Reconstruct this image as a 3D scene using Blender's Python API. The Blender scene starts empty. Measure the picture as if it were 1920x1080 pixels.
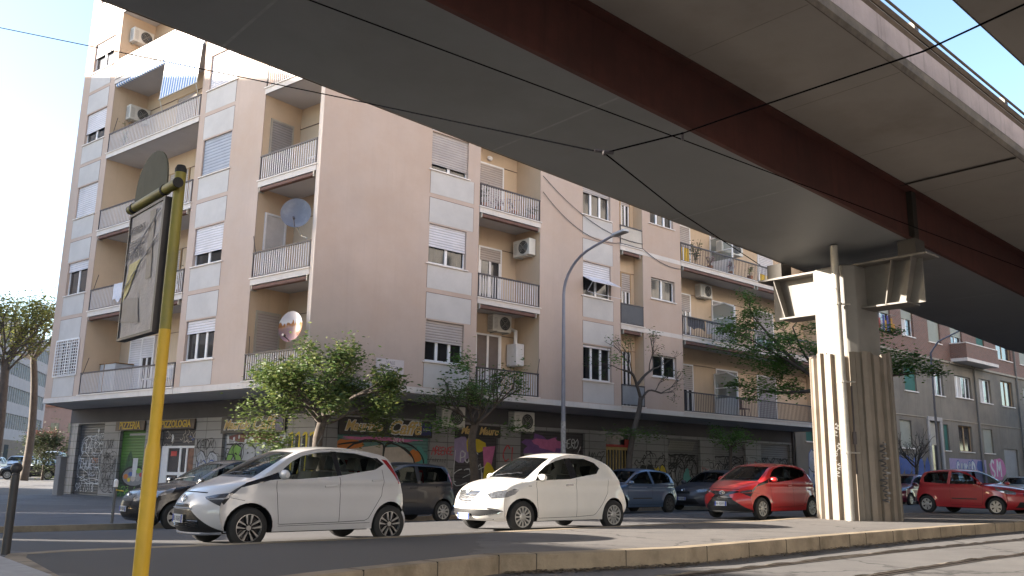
import bpy, bmesh, math, random
from mathutils import Vector, Matrix, Quaternion, noise
from mathutils.geometry import delaunay_2d_cdt
R_ = math.radians
SC = bpy.context.scene
COL = SC.collection
rnd = random.Random(7)

# ------------------------------------------------------------------ camera, sky, sun, exposure
def camera():
    cd = bpy.data.cameras.new('camera'); o = bpy.data.objects.new('camera', cd); COL.objects.link(o)
    p, r = R_(11.9988), R_(.92494)
    fw = Vector((0, math.cos(p), math.sin(p))); rt = Vector((1, 0, 0)); up = rt.cross(fw)
    rt2 = rt*math.cos(r)+up*math.sin(r); up2 = -rt*math.sin(r)+up*math.cos(r)
    m = Matrix((rt2, up2, -fw)).transposed().to_4x4(); m.translation = (0, 0, 1.11)
    o.matrix_world = m
    cd.sensor_width = 36; cd.lens = 1627.13/1920*36; cd.clip_end = 3000; cd.clip_start = .05
    SC.camera = o
camera()
SUN_AZ, SUN_EL = 178.0, 18.0          # direction towards the sun, degrees from +X
w = bpy.data.worlds.new('World'); SC.world = w; w.use_nodes = True
nt = w.node_tree; bg = nt.nodes['Background']
sky = nt.nodes.new('ShaderNodeTexSky'); sky.sky_type = 'NISHITA'; sky.sun_disc = False
sky.sun_elevation = R_(SUN_EL); sky.sun_rotation = R_(90-SUN_AZ)
sky.air_density = 1.0; sky.dust_density = 1.0; sky.ozone_density = 1.6
nt.links.new(sky.outputs[0], bg.inputs[0]); bg.inputs[1].default_value = .10
sl = bpy.data.lights.new('sun', 'SUN'); sl.energy = 5.0; sl.angle = R_(.5); sl.color = (1, .90, .77)
so = bpy.data.objects.new('sun', sl); COL.objects.link(so)
sdir = Vector((math.cos(R_(SUN_EL))*math.cos(R_(SUN_AZ)), math.cos(R_(SUN_EL))*math.sin(R_(SUN_AZ)), math.sin(R_(SUN_EL))))
so.rotation_euler = sdir.to_track_quat('Z', 'Y').to_euler()
SC.view_settings.view_transform = 'Standard'; SC.view_settings.look = 'None'
SC.view_settings.exposure = 2.38; SC.view_settings.gamma = 1
SC.render.engine = 'CYCLES'
try:
    SC.cycles.max_bounces = 6; SC.cycles.diffuse_bounces = 4; SC.cycles.transparent_max_bounces = 8
except Exception: pass

# ------------------------------------------------------------------ helpers
MW = {}                                     # world matrix of things, so that parts can be given in world coordinates
def world_of(o):
    while o is not None:
        if o.name in MW: return MW[o.name]
        o = o.parent
    return Matrix.Identity(4)
def tag(o, label=None, cat=None, group=None, kind=None):
    if label: o['label'] = label
    if cat: o['category'] = cat
    if group: o['group'] = group
    if kind: o['kind'] = kind
    return o
def thing(name, label, cat, loc=(0, 0, 0), rz=0, group=None):
    o = bpy.data.objects.new(name, None); COL.objects.link(o)
    o.location = loc; o.rotation_euler = (0, 0, rz); o.empty_display_size = .3
    MW[o.name] = Matrix.Translation(loc) @ Matrix.Rotation(rz, 4, 'Z')
    return tag(o, label, cat, group)
def copy_tree(o, parent=None):
    c = o.copy(); COL.objects.link(c); c.parent = parent
    for ch in list(o.children): copy_tree(ch, c)
    return c
IDM = Matrix.Identity(4)
class MB:
    """collects shapes; build() links them as one mesh object (given in world coordinates, or in the frame M)"""
    def __init__(s, M=None): s.v = []; s.f = []; s.mi = []; s.M = M; s.m = 0; s.uv = []
    def add(s, vs, fs, T=None):
        n = len(s.v)
        for p in vs:
            p = Vector(p)
            s.v.append(T @ p if T is not None else p)
        for f in fs: s.f.append([i+n for i in f]); s.mi.append(s.m)
        return s
    def quad(s, a, b, c, d): return s.add([a, b, c, d], [(0, 1, 2, 3)])
    def box(s, x0, x1, y0, y1, z0, z1, T=None):
        return s.add([(x0,y0,z0),(x1,y0,z0),(x1,y1,z0),(x0,y1,z0),(x0,y0,z1),(x1,y0,z1),(x1,y1,z1),(x0,y1,z1)],
            [(0,3,2,1),(4,5,6,7),(0,1,5,4),(1,2,6,5),(2,3,7,6),(3,0,4,7)], T)
    def prism(s, pts, z0, z1, T=None):
        n = len(pts)
        return s.add([(x,y,z0) for x,y in pts]+[(x,y,z1) for x,y in pts],
            [tuple(range(n))[::-1], tuple(range(n,2*n))]+[(i,(i+1)%n,(i+1)%n+n,i+n) for i in range(n)], T)
    def tube(s, pts, r, n=8, cap=True, T=None):
        pts = [Vector(p) for p in pts]; k = len(pts)
        rs = r if isinstance(r, (list, tuple)) else [r]*k
        vs = []; fs = []; ref = None
        for i, p in enumerate(pts):
            d = (pts[min(i+1,k-1)]-pts[max(i-1,0)])
            if d.length < 1e-9: d = Vector((0,0,1))
            d.normalize()
            if ref is None: ref = Vector((0,0,1)) if abs(d.z) < .9 else Vector((1,0,0))
            a = d.cross(ref)
            if a.length < 1e-4: a = d.orthogonal()
            a.normalize(); b = d.cross(a); ref = a.cross(d) if False else ref
            for j in range(n):
                t = 2*math.pi*j/n; vs.append(p+(a*math.cos(t)+b*math.sin(t))*rs[i])
        for i in range(k-1):
            for j in range(n): fs.append((i*n+j, i*n+(j+1)%n, (i+1)*n+(j+1)%n, (i+1)*n+j))
        if cap: fs.append(tuple(range(n))[::-1]); fs.append(tuple(range((k-1)*n, k*n)))
        return s.add(vs, fs, T)
    def lathe(s, prof, n=24, T=None, closed=False):
        """prof: list of (r, z) about the local Z axis"""
        k = len(prof); vs = []
        for r, z in prof:
            for j in range(n):
                t = 2*math.pi*j/n; vs.append((r*math.cos(t), r*math.sin(t), z))
        fs = []
        for i in range(k-1 if not closed else k):
            i2 = (i+1) % k
            for j in range(n): fs.append((i*n+j, i*n+(j+1)%n, i2*n+(j+1)%n, i2*n+j))
        return s.add(vs, fs, T)
    def ball(s, c, rx, ry=None, rz=None, n=10, m=7):
        ry = ry or rx; rz = rz or rx
        return s.lathe([(math.sin(math.pi*i/m)+1e-4, -math.cos(math.pi*i/m)) for i in range(m+1)], n, Matrix.Translation(c) @ Matrix.Diagonal((rx,ry,rz,1)))
    def build(s, name, mats, parent=None, smooth=False, bevel=0, local=False, recalc=True, weld=0, angle=35):
        me = bpy.data.meshes.new(name)
        M = s.M or IDM
        vs = [M @ p for p in s.v] if s.M is not None else s.v
        if parent is not None and not local:
            W = world_of(parent).inverted(); vs = [W @ p for p in vs]
        me.from_pydata([tuple(p) for p in vs], [], s.f)
        mats = mats if isinstance(mats, (list, tuple)) else [mats]
        for m in mats: me.materials.append(m)
        if len(mats) > 1: me.polygons.foreach_set('material_index', s.mi)
        # UV: frame coordinates in metres, along the dominant plane of each face
        uvl = me.uv_layers.new(name='UVMap'); src = s.v; data = uvl.data
        for p in me.polygons:
            idx = list(p.vertices); a, b, c = src[idx[0]], src[idx[1]], src[idx[2]]
            nn = (b-a).cross(c-a); ax = max(range(3), key=lambda q: abs(nn[q]))
            for li, vi in zip(p.loop_indices, idx):
                q = src[vi]
                data[li].uv = (q.x, q.z) if ax == 1 else ((q.y, q.z) if ax == 0 else (q.x, q.y))
        if recalc or weld:
            bm = bmesh.new(); bm.from_mesh(me)
            if weld: bmesh.ops.remove_doubles(bm, verts=bm.verts, dist=weld)
            if recalc: bmesh.ops.recalc_face_normals(bm, faces=bm.faces)
            bm.to_mesh(me); bm.free()
        if smooth:
            me.polygons.foreach_set('use_smooth', [True]*len(me.polygons))
            if angle: me.set_sharp_from_angle(angle=R_(angle))
        o = bpy.data.objects.new(name, me); COL.objects.link(o); o.parent = parent
        if bevel:
            md = o.modifiers.new('bevel', 'BEVEL'); md.width = bevel; md.segments = 2; md.limit_method = 'ANGLE'; md.angle_limit = R_(40)
        return o
def structure(o): o['kind'] = 'structure'; return o

# ------------------------------------------------------------------ materials
MATS = {}
def pm(name, col, rough=.8, var=.12, sc=3.0, metal=0, bump=0, bsc=60, streak=0, spec=.5, dirt=None, dsc=.6, uv=False, coat=0, detail=6, dlo=.5, dhi=.7, crack=0):
    """painted / mineral surface: base colour varied by noise, optional vertical rain streaks, dirt patches and bump"""
    m = bpy.data.materials.new(name); m.use_nodes = True; n = m.node_tree.nodes; L = m.node_tree.links
    b = n['Principled BSDF']; b.inputs['Roughness'].default_value = rough; b.inputs['Metallic'].default_value = metal
    b.inputs['Specular IOR Level'].default_value = spec
    if coat: b.inputs['Coat Weight'].default_value = coat; b.inputs['Coat Roughness'].default_value = .04
    tc = n.new('ShaderNodeTexCoord'); src = tc.outputs['UV'] if uv else tc.outputs['Object']
    def nz(scale, det=6, sx=None):
        v = src
        if sx:
            mp = n.new('ShaderNodeMapping'); mp.inputs['Scale'].default_value = sx; L.new(src, mp.inputs[0]); v = mp.outputs[0]
        t = n.new('ShaderNodeTexNoise'); t.inputs['Scale'].default_value = scale; t.inputs['Detail'].default_value = det
        t.inputs['Roughness'].default_value = .65
        L.new(v, t.inputs['Vector']); return t.outputs['Fac']
    def mix(fac, a, bcol, lo=.3, hi=.7, blend='MIX'):
        r = n.new('ShaderNodeMapRange'); r.inputs[1].default_value = lo; r.inputs[2].default_value = hi; L.new(fac, r.inputs[0])
        x = n.new('ShaderNodeMix'); x.data_type = 'RGBA'; x.blend_type = blend
        L.new(r.outputs[0], x.inputs[0])
        for i, c in ((6, a), (7, bcol)):
            if hasattr(c, 'links'): L.new(c, x.inputs[i])
            else: x.inputs[i].default_value = (*c, 1)
        return x.outputs[2]
    c0 = tuple(max(0, c*(1-var)) for c in col); c1 = tuple(min(1, c*(1+var)) for c in col)
    c = mix(nz(sc, detail), c0, c1)
    if streak:
        ds = tuple(x*(1-streak) for x in col)
        c = mix(nz(1.0, 5, (5, 5, .25) if not uv else (5, .25, 1)), c, ds, .52, .8)
    if dirt: c = mix(nz(dsc, 8), c, dirt, dlo, dhi)
    if crack:
        ns = n.new('ShaderNodeTexNoise'); ns.inputs['Scale'].default_value = 2.2; ns.inputs['Detail'].default_value = 6; L.new(src, ns.inputs['Vector'])
        av = n.new('ShaderNodeVectorMath'); av.operation = 'MULTIPLY_ADD'; av.inputs[1].default_value = (.7, .7, .7); L.new(ns.outputs['Color'], av.inputs[0]); L.new(src, av.inputs[2])
        vo = n.new('ShaderNodeTexVoronoi'); vo.feature = 'DISTANCE_TO_EDGE'; vo.inputs['Scale'].default_value = crack; L.new(av.outputs[0], vo.inputs['Vector'])
        c = mix(vo.outputs['Distance'], tuple(x*.35 for x in col), c, .002, .010)
        v2 = n.new('ShaderNodeTexVoronoi'); v2.inputs['Scale'].default_value = crack*.6; L.new(av.outputs[0], v2.inputs['Vector']); sx = n.new('ShaderNodeSeparateColor'); L.new(v2.outputs['Color'], sx.inputs[0])
        c = mix(sx.outputs[0], c, tuple(x*.72 for x in col), .80, .81)
    L.new(c, b.inputs['Base Color'])
    if bump:
        bp = n.new('ShaderNodeBump'); bp.inputs['Strength'].default_value = bump; bp.inputs['Distance'].default_value = .01
        L.new(nz(bsc, 4), bp.inputs['Height']); L.new(bp.outputs[0], b.inputs['Normal'])
    MATS[name] = m; return m
def nodes(m): return m.node_tree.nodes, m.node_tree.links, m.node_tree.nodes['Principled BSDF']
def glassmat(name, tint=(.02, .025, .03), alpha=.35, rough=.03):
    m = bpy.data.materials.new(name); m.use_nodes = True; n, L, b = nodes(m)
    b.inputs['Base Color'].default_value = (*tint, 1); b.inputs['Roughness'].default_value = rough
    b.inputs['Specular IOR Level'].default_value = .9
    tr = n.new('ShaderNodeBsdfTransparent'); tr.inputs[0].default_value = (.75, .8, .78, 1)
    mx = n.new('ShaderNodeMixShader'); fr = n.new('ShaderNodeFresnel'); fr.inputs[0].default_value = 1.5
    ad = n.new('ShaderNodeMath'); ad.operation = 'ADD'; ad.use_clamp = True; ad.inputs[1].default_value = alpha
    L.new(fr.outputs[0], ad.inputs[0]); L.new(ad.outputs[0], mx.inputs[0])
    L.new(tr.outputs[0], mx.inputs[1]); L.new(b.outputs[0], mx.inputs[2])
    L.new(mx.outputs[0], n['Material Output'].inputs[0]); return m
def brickmat(name, c1, c2, mortar, bw=.25, bh=.065, ms=.01, rough=.9, off=.5, bump=.4, streak=0):
    m = pm(name, c1, rough, .15, 2); n, L, b = nodes(m)
    tc = n.new('ShaderNodeTexCoord'); t = n.new('ShaderNodeTexBrick'); t.offset = off
    t.inputs['Scale'].default_value = 1; t.inputs['Mortar Size'].default_value = ms; t.inputs['Brick Width'].default_value = bw
    t.inputs['Row Height'].default_value = bh; t.inputs['Color2'].default_value = (*c2, 1); t.inputs['Mortar'].default_value = (*mortar, 1)
    t.inputs['Mortar Smooth'].default_value = .1
    old = b.inputs['Base Color'].links[0].from_socket
    L.new(old, t.inputs['Color1']); L.new(tc.outputs['UV'], t.inputs['Vector']); L.new(t.outputs['Color'], b.inputs['Base Color'])
    bp = n.new('ShaderNodeBump'); bp.inputs['Strength'].default_value = bump; bp.inputs['Distance'].default_value = .006; bp.invert = True
    L.new(t.outputs['Fac'], bp.inputs['Height']); L.new(bp.outputs[0], b.inputs['Normal']); return m
def slatmat(name, col, pitch=.045, rough=.6, metal=0, var=.1):
    """roller shutter: horizontal slats as bump and dark joints"""
    m = pm(name, col, rough, var, 1.5, metal); n, L, b = nodes(m)
    tc = n.new('ShaderNodeTexCoord'); sp = n.new('ShaderNodeSeparateXYZ'); L.new(tc.outputs['UV'], sp.inputs[0])
    d = n.new('ShaderNodeMath'); d.operation = 'DIVIDE'; d.inputs[1].default_value = pitch; L.new(sp.outputs[1], d.inputs[0])
    fr = n.new('ShaderNodeMath'); fr.operation = 'FRACT'; L.new(d.outputs[0], fr.inputs[0])
    cr = n.new('ShaderNodeValToRGB'); e = cr.color_ramp.elements
    e[0].position = 0; e[0].color = (.35, .35, .35, 1); e[1].position = .22; e[1].color = (1, 1, 1, 1)
    L.new(fr.outputs[0], cr.inputs[0])
    mx = n.new('ShaderNodeMix'); mx.data_type = 'RGBA'; mx.blend_type = 'MULTIPLY'; mx.inputs[0].default_value = 1
    L.new(b.inputs['Base Color'].links[0].from_socket, mx.inputs[6]); L.new(cr.outputs[0], mx.inputs[7]); L.new(mx.outputs[2], b.inputs['Base Color'])
    sn = n.new('ShaderNodeMath'); sn.operation = 'SINE'; ml = n.new('ShaderNodeMath'); ml.operation = 'MULTIPLY'; ml.inputs[1].default_value = math.pi
    L.new(fr.outputs[0], ml.inputs[0]); L.new(ml.outputs[0], sn.inputs[0])
    bp = n.new('ShaderNodeBump'); bp.inputs['Strength'].default_value = .8; bp.inputs['Distance'].default_value = .012
    L.new(sn.outputs[0], bp.inputs['Height']); L.new(bp.outputs[0], b.inputs['Normal']); return m
def flat(name, col, rough=.6, metal=0, spec=.4, var=.06, sc=8): return pm(name, col, rough, var, sc, metal, spec=spec)

PEACH = pm('peach_render', (.50, .395, .34), .9, .07, .7, bump=.12, bsc=90, streak=.08, dirt=(.47, .35, .28), dsc=.28, dlo=.42, dhi=.68)
PEACHL = pm('pale_render', (.66, .56, .49), .9, .05, .8, bump=.1)
YELLOW = pm('loggia_render', (.56, .43, .31), .9, .06, .8, bump=.1, streak=.08)
PANEL = pm('grey_infill', (.52, .495, .485), .85, .07, 1.2, bump=.1, dirt=(.465, .44, .435), dsc=.8)
GROOVE = flat('dark_groove', (.16, .11, .10), .9)
WHITEC = pm('white_concrete', (.62, .57, .54), .85, .07, 1.5, streak=.15)
SOFFIT = pm('soffit_plaster', (.50, .49, .50), .9, .05, .7, dirt=(.42, .41, .42), dsc=.5)
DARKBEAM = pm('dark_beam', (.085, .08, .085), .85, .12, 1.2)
MARBLE = pm('marble_lip', (.72, .66, .62), .6, .06, 4)
IRONW = flat('white_bars', (.60, .565, .575), .5)
IRON = flat('dark_iron', (.06, .05, .055), .5)
PVC = flat('white_pvc', (.75, .74, .76), .35)
WOOD = pm('door_wood', (.36, .24, .13), .6, .15, 6)
SHW = slatmat('white_roller_slats', (.62, .60, .64), .085)
SHT = slatmat('taupe_roller_slats', (.40, .35, .33), .085)
SHG = slatmat('grey_roller_slats', (.27, .255, .26), .085)
SHB = slatmat('bluegrey_roller_slats', (.30, .33, .40), .11)
PANE = glassmat('window_glass', (.02, .022, .026), .62, .04)
CURT = pm('net_curtain', (.52, .50, .50), .95, .12, 2)
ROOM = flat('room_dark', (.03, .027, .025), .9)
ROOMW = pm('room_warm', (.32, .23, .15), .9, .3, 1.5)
ASPH = pm('road_asphalt', (.105, .10, .10), .85, .14, 1.2, bump=.35, bsc=150, dirt=(.135, .128, .125), dsc=.35, crack=.22)
ASPHI = pm('island_asphalt', (.125, .115, .11), .9, .14, 2.5, bump=.45, bsc=130, dirt=(.085, .08, .08), dsc=.45, crack=.3)
CONC = pm('deck_concrete', (.30, .275, .245), .85, .1, .5, streak=0, bump=.1, bsc=30, dirt=(.22, .195, .17), dsc=.25)
STEELG = pm('grey_girder_paint', (.20, .205, .205), .55, .06, .35, bump=.05, bsc=8, dirt=(.165, .168, .165), dsc=.2, spec=.35)
RUST = pm('red_brown_girder_paint', (.075, .022, .016), .75, .25, .8, bump=.15, bsc=20, streak=.35, dirt=(.05, .018, .014), dsc=.5)
CONCF = pm('fascia_concrete', (.30, .255, .25), .85, .15, 2, streak=.55, bump=.2)
DRIP = pm('stained_drip_edge', (.13, .11, .085), .9, .25, 2.5, bump=.3, dirt=(.06, .05, .04), dsc=1.5)
GALV = pm('galvanised_steel', (.42, .40, .36), .5, .12, 3, metal=.4)
RUSTY = pm('weathered_rail_steel', (.062, .045, .03), .8, .3, 2.5)
COLC = pm('column_paint', (.19, .182, .172), .6, .08, 1.2, dirt=(.15, .143, .135), dsc=.7)
JACK = pm('corrugated_jacket', (.185, .155, .125), .65, .14, 1.5, streak=.3, dirt=(.14, .11, .08), dsc=.8)
KERB = pm('kerb_stone', (.27, .215, .15), .85, .25, 2.5, bump=.6, bsc=25, dirt=(.15, .115, .075), dsc=1.4)
STONEP = pm('pale_paving', (.36, .345, .34), .8, .14, 5, bump=.3)
PAVE = pm('pavement_asphalt', (.13, .125, .13), .9, .12, 1.6, bump=.3, bsc=120, dirt=(.10, .096, .10), dsc=.5, crack=.35)
RAILS = pm('tram_rail_steel', (.16, .13, .11), .4, .2, 10, metal=.7)
BLACK = flat('matt_black', (.015, .015, .016), .7)
TILE = brickmat('grey_stone_tiles', (.22, .215, .22), (.25, .245, .25), (.07, .07, .07), 1.2, .3, .012, .55, 0, .4)
CREAMW = pm('old_cream_render', (.19, .168, .14), .9, .14, .6, streak=.35, bump=.2, dirt=(.13, .115, .10), dsc=.4)
BRICK = brickmat('red_brick', (.20, .075, .052), (.13, .055, .042), (.22, .18, .155), .26, .08, .016)
PINKW = pm('pink_render', (.40, .32, .295), .9, .07, 1, streak=.12)

# ------------------------------------------------------------------ frames of the corner building
K = Vector((-5.63, 23.94, 0))
aA, aB = R_(141.915), R_(41.466)
dA = Vector((math.cos(aA), math.sin(aA), 0)); dB = Vector((math.cos(aB), math.sin(aB), 0))
nA = Vector((-.6169, -.7871, 0)); nA = Vector((-math.sin(aA), math.cos(aA), 0)); nA = -nA if nA.y > 0 else nA
nB = Vector((math.sin(aB), -math.cos(aB), 0))
def frame(o, d, n):
    m = Matrix((d, n, Vector((0, 0, 1)))).transposed().to_4x4(); m.translation = o; return m
FA = frame(K, dA, nA); FB = frame(K, dB, nB)
SETA, SETB = 2.477, 2.92
def gz(d, v=20):                             # road height: d in front of facade B, v along it
    zk = -.32+.12*max(0, min(1, (v-4)/6))
    if d < -12: return zk+min(1.3, (-12-d)*.0115)
    if d < .4: return zk
    if d < 5.5: return zk-zk*(d-.4)/5.1
    return 0 if d < 9.6 else max(-.10, -.10*(d-9.6)/1.4)
def onB(v, dist, z=0): return K+dB*v+nB*dist+Vector((0, 0, z))

# ------------------------------------------------------------------ ground
def ground():
    mb = MB(FB)
    ds = [-600, -120, -60, -12, .4, 5.5, 9.6, 11.0, 600]
    vs = [-600, -60, -20, 0, 4, 10, 20, 60, 600]
    for i in range(len(ds)-1):
        for j in range(len(vs)-1): mb.quad(*[(v, d, gz(d, v)) for v, d in ((vs[j], ds[i]), (vs[j+1], ds[i]), (vs[j+1], ds[i+1]), (vs[j], ds[i+1]))])
    structure(mb.build('road', ASPH, weld=.001))
    # traffic island: stone kerbs and asphalt top
    near = [(-5.45, 9.75), (-4.3, 8.2), (-3.2, 7.4), (-2.3, 7.9), (-1.75, 8.8), (-.08, 11.1), (1.15, 11.75), (2.5, 12.6), (6.25, 16.28), (10.16, 19.93), (12.77, 22.18), (19, 27.5), (27, 34)]
    far = [(24.5, 36), (17, 28.6), (14.6, 26.4), (11.6, 26.3), (9.2, 24.4), (7.06, 21.7+.5), (5.77, 20.6), (4.0, 19.4), (.45, 16.05), (-1.87, 13.85), (-3.58, 12.3), (-4.72, 11.35), (-5.34, 10.85), (-5.69, 10.3)]
    P = near+far; n = len(P)
    cx = [Vector((x, y)) for x, y in P]
    inn = []
    for i in range(n):
        a, b, c = cx[i-1], cx[i], cx[(i+1) % n]
        t = (c-a).normalized(); inn.append(b+Vector((-t.y, t.x))*.24)
    kb = MB()
    for i in range(n):
        j = (i+1) % n; a, b, c, d = cx[i], cx[j], inn[j], inn[i]
        kb.quad((a.x,a.y,-.25), (b.x,b.y,-.25), (b.x,b.y,.10), (a.x,a.y,.10))
        e, f = a.lerp(d, .08), b.lerp(c, .08)
        kb.quad((a.x,a.y,.10), (b.x,b.y,.10), (f.x,f.y,.12), (e.x,e.y,.12))
        kb.quad((e.x,e.y,.12), (f.x,f.y,.12), (c.x,c.y,.12), (d.x,d.y,.12))
        kb.quad((d.x,d.y,.12), (c.x,c.y,.12), (c.x,c.y,.05), (d.x,d.y,.05))
    # dark joints every metre or so along the near kerb
    kj = MB()
    for i in range(len(near)-1):
        a, b = cx[i], cx[i+1]; L = (b-a).length; t = (b-a)/L; nn = Vector((-t.y, t.x)); s = .5
        while s < L:
            p = a+t*s
            kj.box(-.006, .006, -.004, .24, -.2, .1215, Matrix.Translation((p.x, p.y, 0)) @ Matrix.Rotation(math.atan2(t.y, t.x), 4, 'Z'))
            s += 1.15
    is_ = MB(); is_.add([(p.x, p.y, .116) for p in inn], [tuple(range(n))])
    o = structure(is_.build('traffic_island', ASPHI)); k = structure(kb.build('island_kerb', KERB))
    structure(kj.build('kerb_joint', flat('joint_dirt', (.06, .05, .04), .9)))
    # pale paving at the island's left end
    pv = MB(); pv.prism([(-5.62, 10.0), (-4.15, 8.3), (-5.0, 7.4), (-7.4, 9.3)], .0, .128)
    structure(pv.build('paving_slab', STONEP))
    # far pavement with kerb, along facade B and round the corner
    ek = [(70, .35), (34, .35), (16, .35), (10, .3), (4, .25), (-1, .22), (-4, .2), (-7.5, .1), (-10.5, -.5), (-13.5, -2.5), (-16, -6), (-19, -14), (-22.5, -26), (-25, -38)]
    top = lambda v, d: gz(d, v)+.125
    pts = [onB(v, d, top(v, d)) for v, d in ek]; wallb = [FA @ Vector((15.0, -SETA, -.052)), FA @ Vector((2.6, -SETA-.4, -.052)), onB(2.0, -SETB-.4, -.052), onB(70, -SETB-.4, -.052)]
    mb = MB(); kerb_l = [(k, p) for k, p in zip(ek, pts)]
    a0, b0, c0, d0 = (onB(-10, -14, -.06), FA @ Vector((18.4, -SETA-.5, -.052)), onB(1.6, -SETB-.5, -.052), onB(70, -SETB-.5, -.052))
    vv = pts+[a0, b0, c0, d0]; n0 = len(pts)
    fs = [(i, i+1, n0+2) for i in range(4, 7)]+[(0, 1, n0+3), (1, n0+2, n0+3), (1, 2, n0+2), (2, 3, n0+2), (3, 4, n0+2)]+[(7, n0+1, n0+2), (7, 8, n0+1), (8, 9, n0+1), (9, n0, n0+1), (9, 10, n0), (10, 11, n0), (11, 12, n0), (12, 13, n0)]
    mb.add(vv, fs); structure(mb.build('pavement', PAVE))
    kb = MB()
    for i in range(len(pts)-1):
        a, b = pts[i], pts[i+1]; t = (b-a); t.z = 0; t.normalize(); nn = Vector((t.y, -t.x, 0)); nn = -nn if nn.dot(onB(2, -10)-a) < 0 else nn; u = Vector((0, 0, .004))
        kb.add([a-nn*.01-Vector((0,0,.25)), b-nn*.01-Vector((0,0,.25)), b+u, a+u, a+nn*.3+u, b+nn*.3+u], [(0,1,2,3), (3,2,5,4)])
    structure(kb.build('pavement_kerb', KERB))
    # tram rails: two grooved rails with ragged asphalt edges
    r1 = [(1.6, 10.75), (2.9, 11.91), (6.19, 15.0), (10.45, 18.63), (17, 24.2), (26, 31.5)]
    for k, off in enumerate((0, 1.445, 3.6, 5.05)):
        mb = MB(); mg = MB(); me = MB()
        for (x0, y0), (x1, y1) in zip(r1[:-1], r1[1:]):
            a, b = Vector((x0, y0, -.1)), Vector((x1, y1, -.1)); t = (b-a).normalized(); nn = Vector((t.y, -t.x, 0))
            a = a+nn*off; b = b+nn*off
            def strip(m, o0, o1, z): m.quad(a+nn*o0+Vector((0,0,z)), b+nn*o0+Vector((0,0,z)), b+nn*o1+Vector((0,0,z)), a+nn*o1+Vector((0,0,z)))
            strip(mb, 0, .06, .012); strip(mb, .105, .14, .010); strip(mg, .06, .105, .006)
            # broken asphalt lips
            N = max(4, int((b-a).length/.07)); prev = None
            for i in range(N+1):
                p = a.lerp(b, i/N); wv = .05+.10*noise.noise(p*1.7)+.06*noise.noise(p*7); wv = max(.015, wv); hz = .022+.02*noise.noise(p*3+Vector((9,0,0)))
                q = (p-nn*wv, p-nn*.004, hz)
                if prev:
                    me.quad(prev[0]+Vector((0,0,.0)), q[0]+Vector((0,0,.0)), q[1]+Vector((0,0,q[2])), prev[1]+Vector((0,0,prev[2])))
                    me.quad(prev[1]+Vector((0,0,prev[2])), q[1]+Vector((0,0,q[2])), q[1], prev[1])
                prev = q
        if k < 2:
            structure(me.build('rail_edge_asphalt', pm('broken_asphalt_%d' % k, (.17, .15, .125), .95, .3, 9, bump=.6, bsc=60)))
        structure(mb.build('tram_rail', RAILS)); structure(mg.build('rail_groove', BLACK))
    # dirt and leaf litter against the near kerb
    mb = MB(); rg = random.Random(3)
    for i in range(1500):
        s = rg.random(); L = [(-.08, 11.1), (1.15, 11.75), (2.5, 12.6), (6.25, 16.28), (10.16, 19.93)]
        f = s*(len(L)-1); k = int(f); a = Vector((*L[k], 0)).lerp(Vector((*L[min(k+1, len(L)-1)], 0)), f-k)
        p = a+Vector((.66, -.72, 0))*(.02+abs(rg.gauss(0, .13))); z = -.1+rg.random()*.03; r = rg.uniform(.008, .03)
        T = Matrix.Translation((p.x, p.y, z)) @ Matrix.Rotation(rg.random()*6, 4, 'Z') @ Matrix.Rotation(rg.uniform(-.6, .6), 4, 'X')
        mb.add([(-r,-r*.6,0),(r,-r*.5,0.003),(r*.8,r*.6,0),(-r*.7,r*.5,.004)], [(0,1,2,3)], T)
    o = mb.build('leaf_litter', pm('litter', (.13, .10, .07), .95, .4, 30)); o['kind'] = 'stuff'; tag(o, 'dry leaf litter and grit along the island kerb', 'litter')
ground()
# ------------------------------------------------------------------ corner apartment building
ZF = lambda n: 3.60+3.11*(n-1)
NA, NB = 6, 5
ROOF = ZF(7)+.5
bld = thing('apartment_building', 'tall peach corner apartment block with recessed balconies above graffiti covered shops', 'building', K)
def wall(mb, u0, u1, z0, z1, holes, dep=.16):
    us = sorted({u0, u1} | {h[0] for h in holes} | {h[1] for h in holes}); zs = sorted({z0, z1} | {h[2] for h in holes} | {h[3] for h in holes})
    us = [x for x in us if u0-1e-6 <= x <= u1+1e-6]; zs = [x for x in zs if z0-1e-6 <= x <= z1+1e-6]
    for a, b in zip(us[:-1], us[1:]):
        for c, d in zip(zs[:-1], zs[1:]):
            m, k = (a+b)/2, (c+d)/2
            if any(h[0] < m < h[1] and h[2] < k < h[3] for h in holes): continue
            mb.quad((a,0,c), (b,0,c), (b,0,d), (a,0,d))
    for h in holes:
        a, b, c, d = h[:4]; e = -(h[4] if len(h) > 4 else dep)
        mb.quad((a,0,c), (a,e,c), (a,e,d), (a,0,d)); mb.quad((b,0,c), (b,e,c), (b,e,d), (b,0,d))
        mb.quad((a,0,c), (b,0,c), (b,e,c), (a,e,c)); mb.quad((a,0,d), (b,0,d), (b,e,d), (a,e,d))
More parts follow.
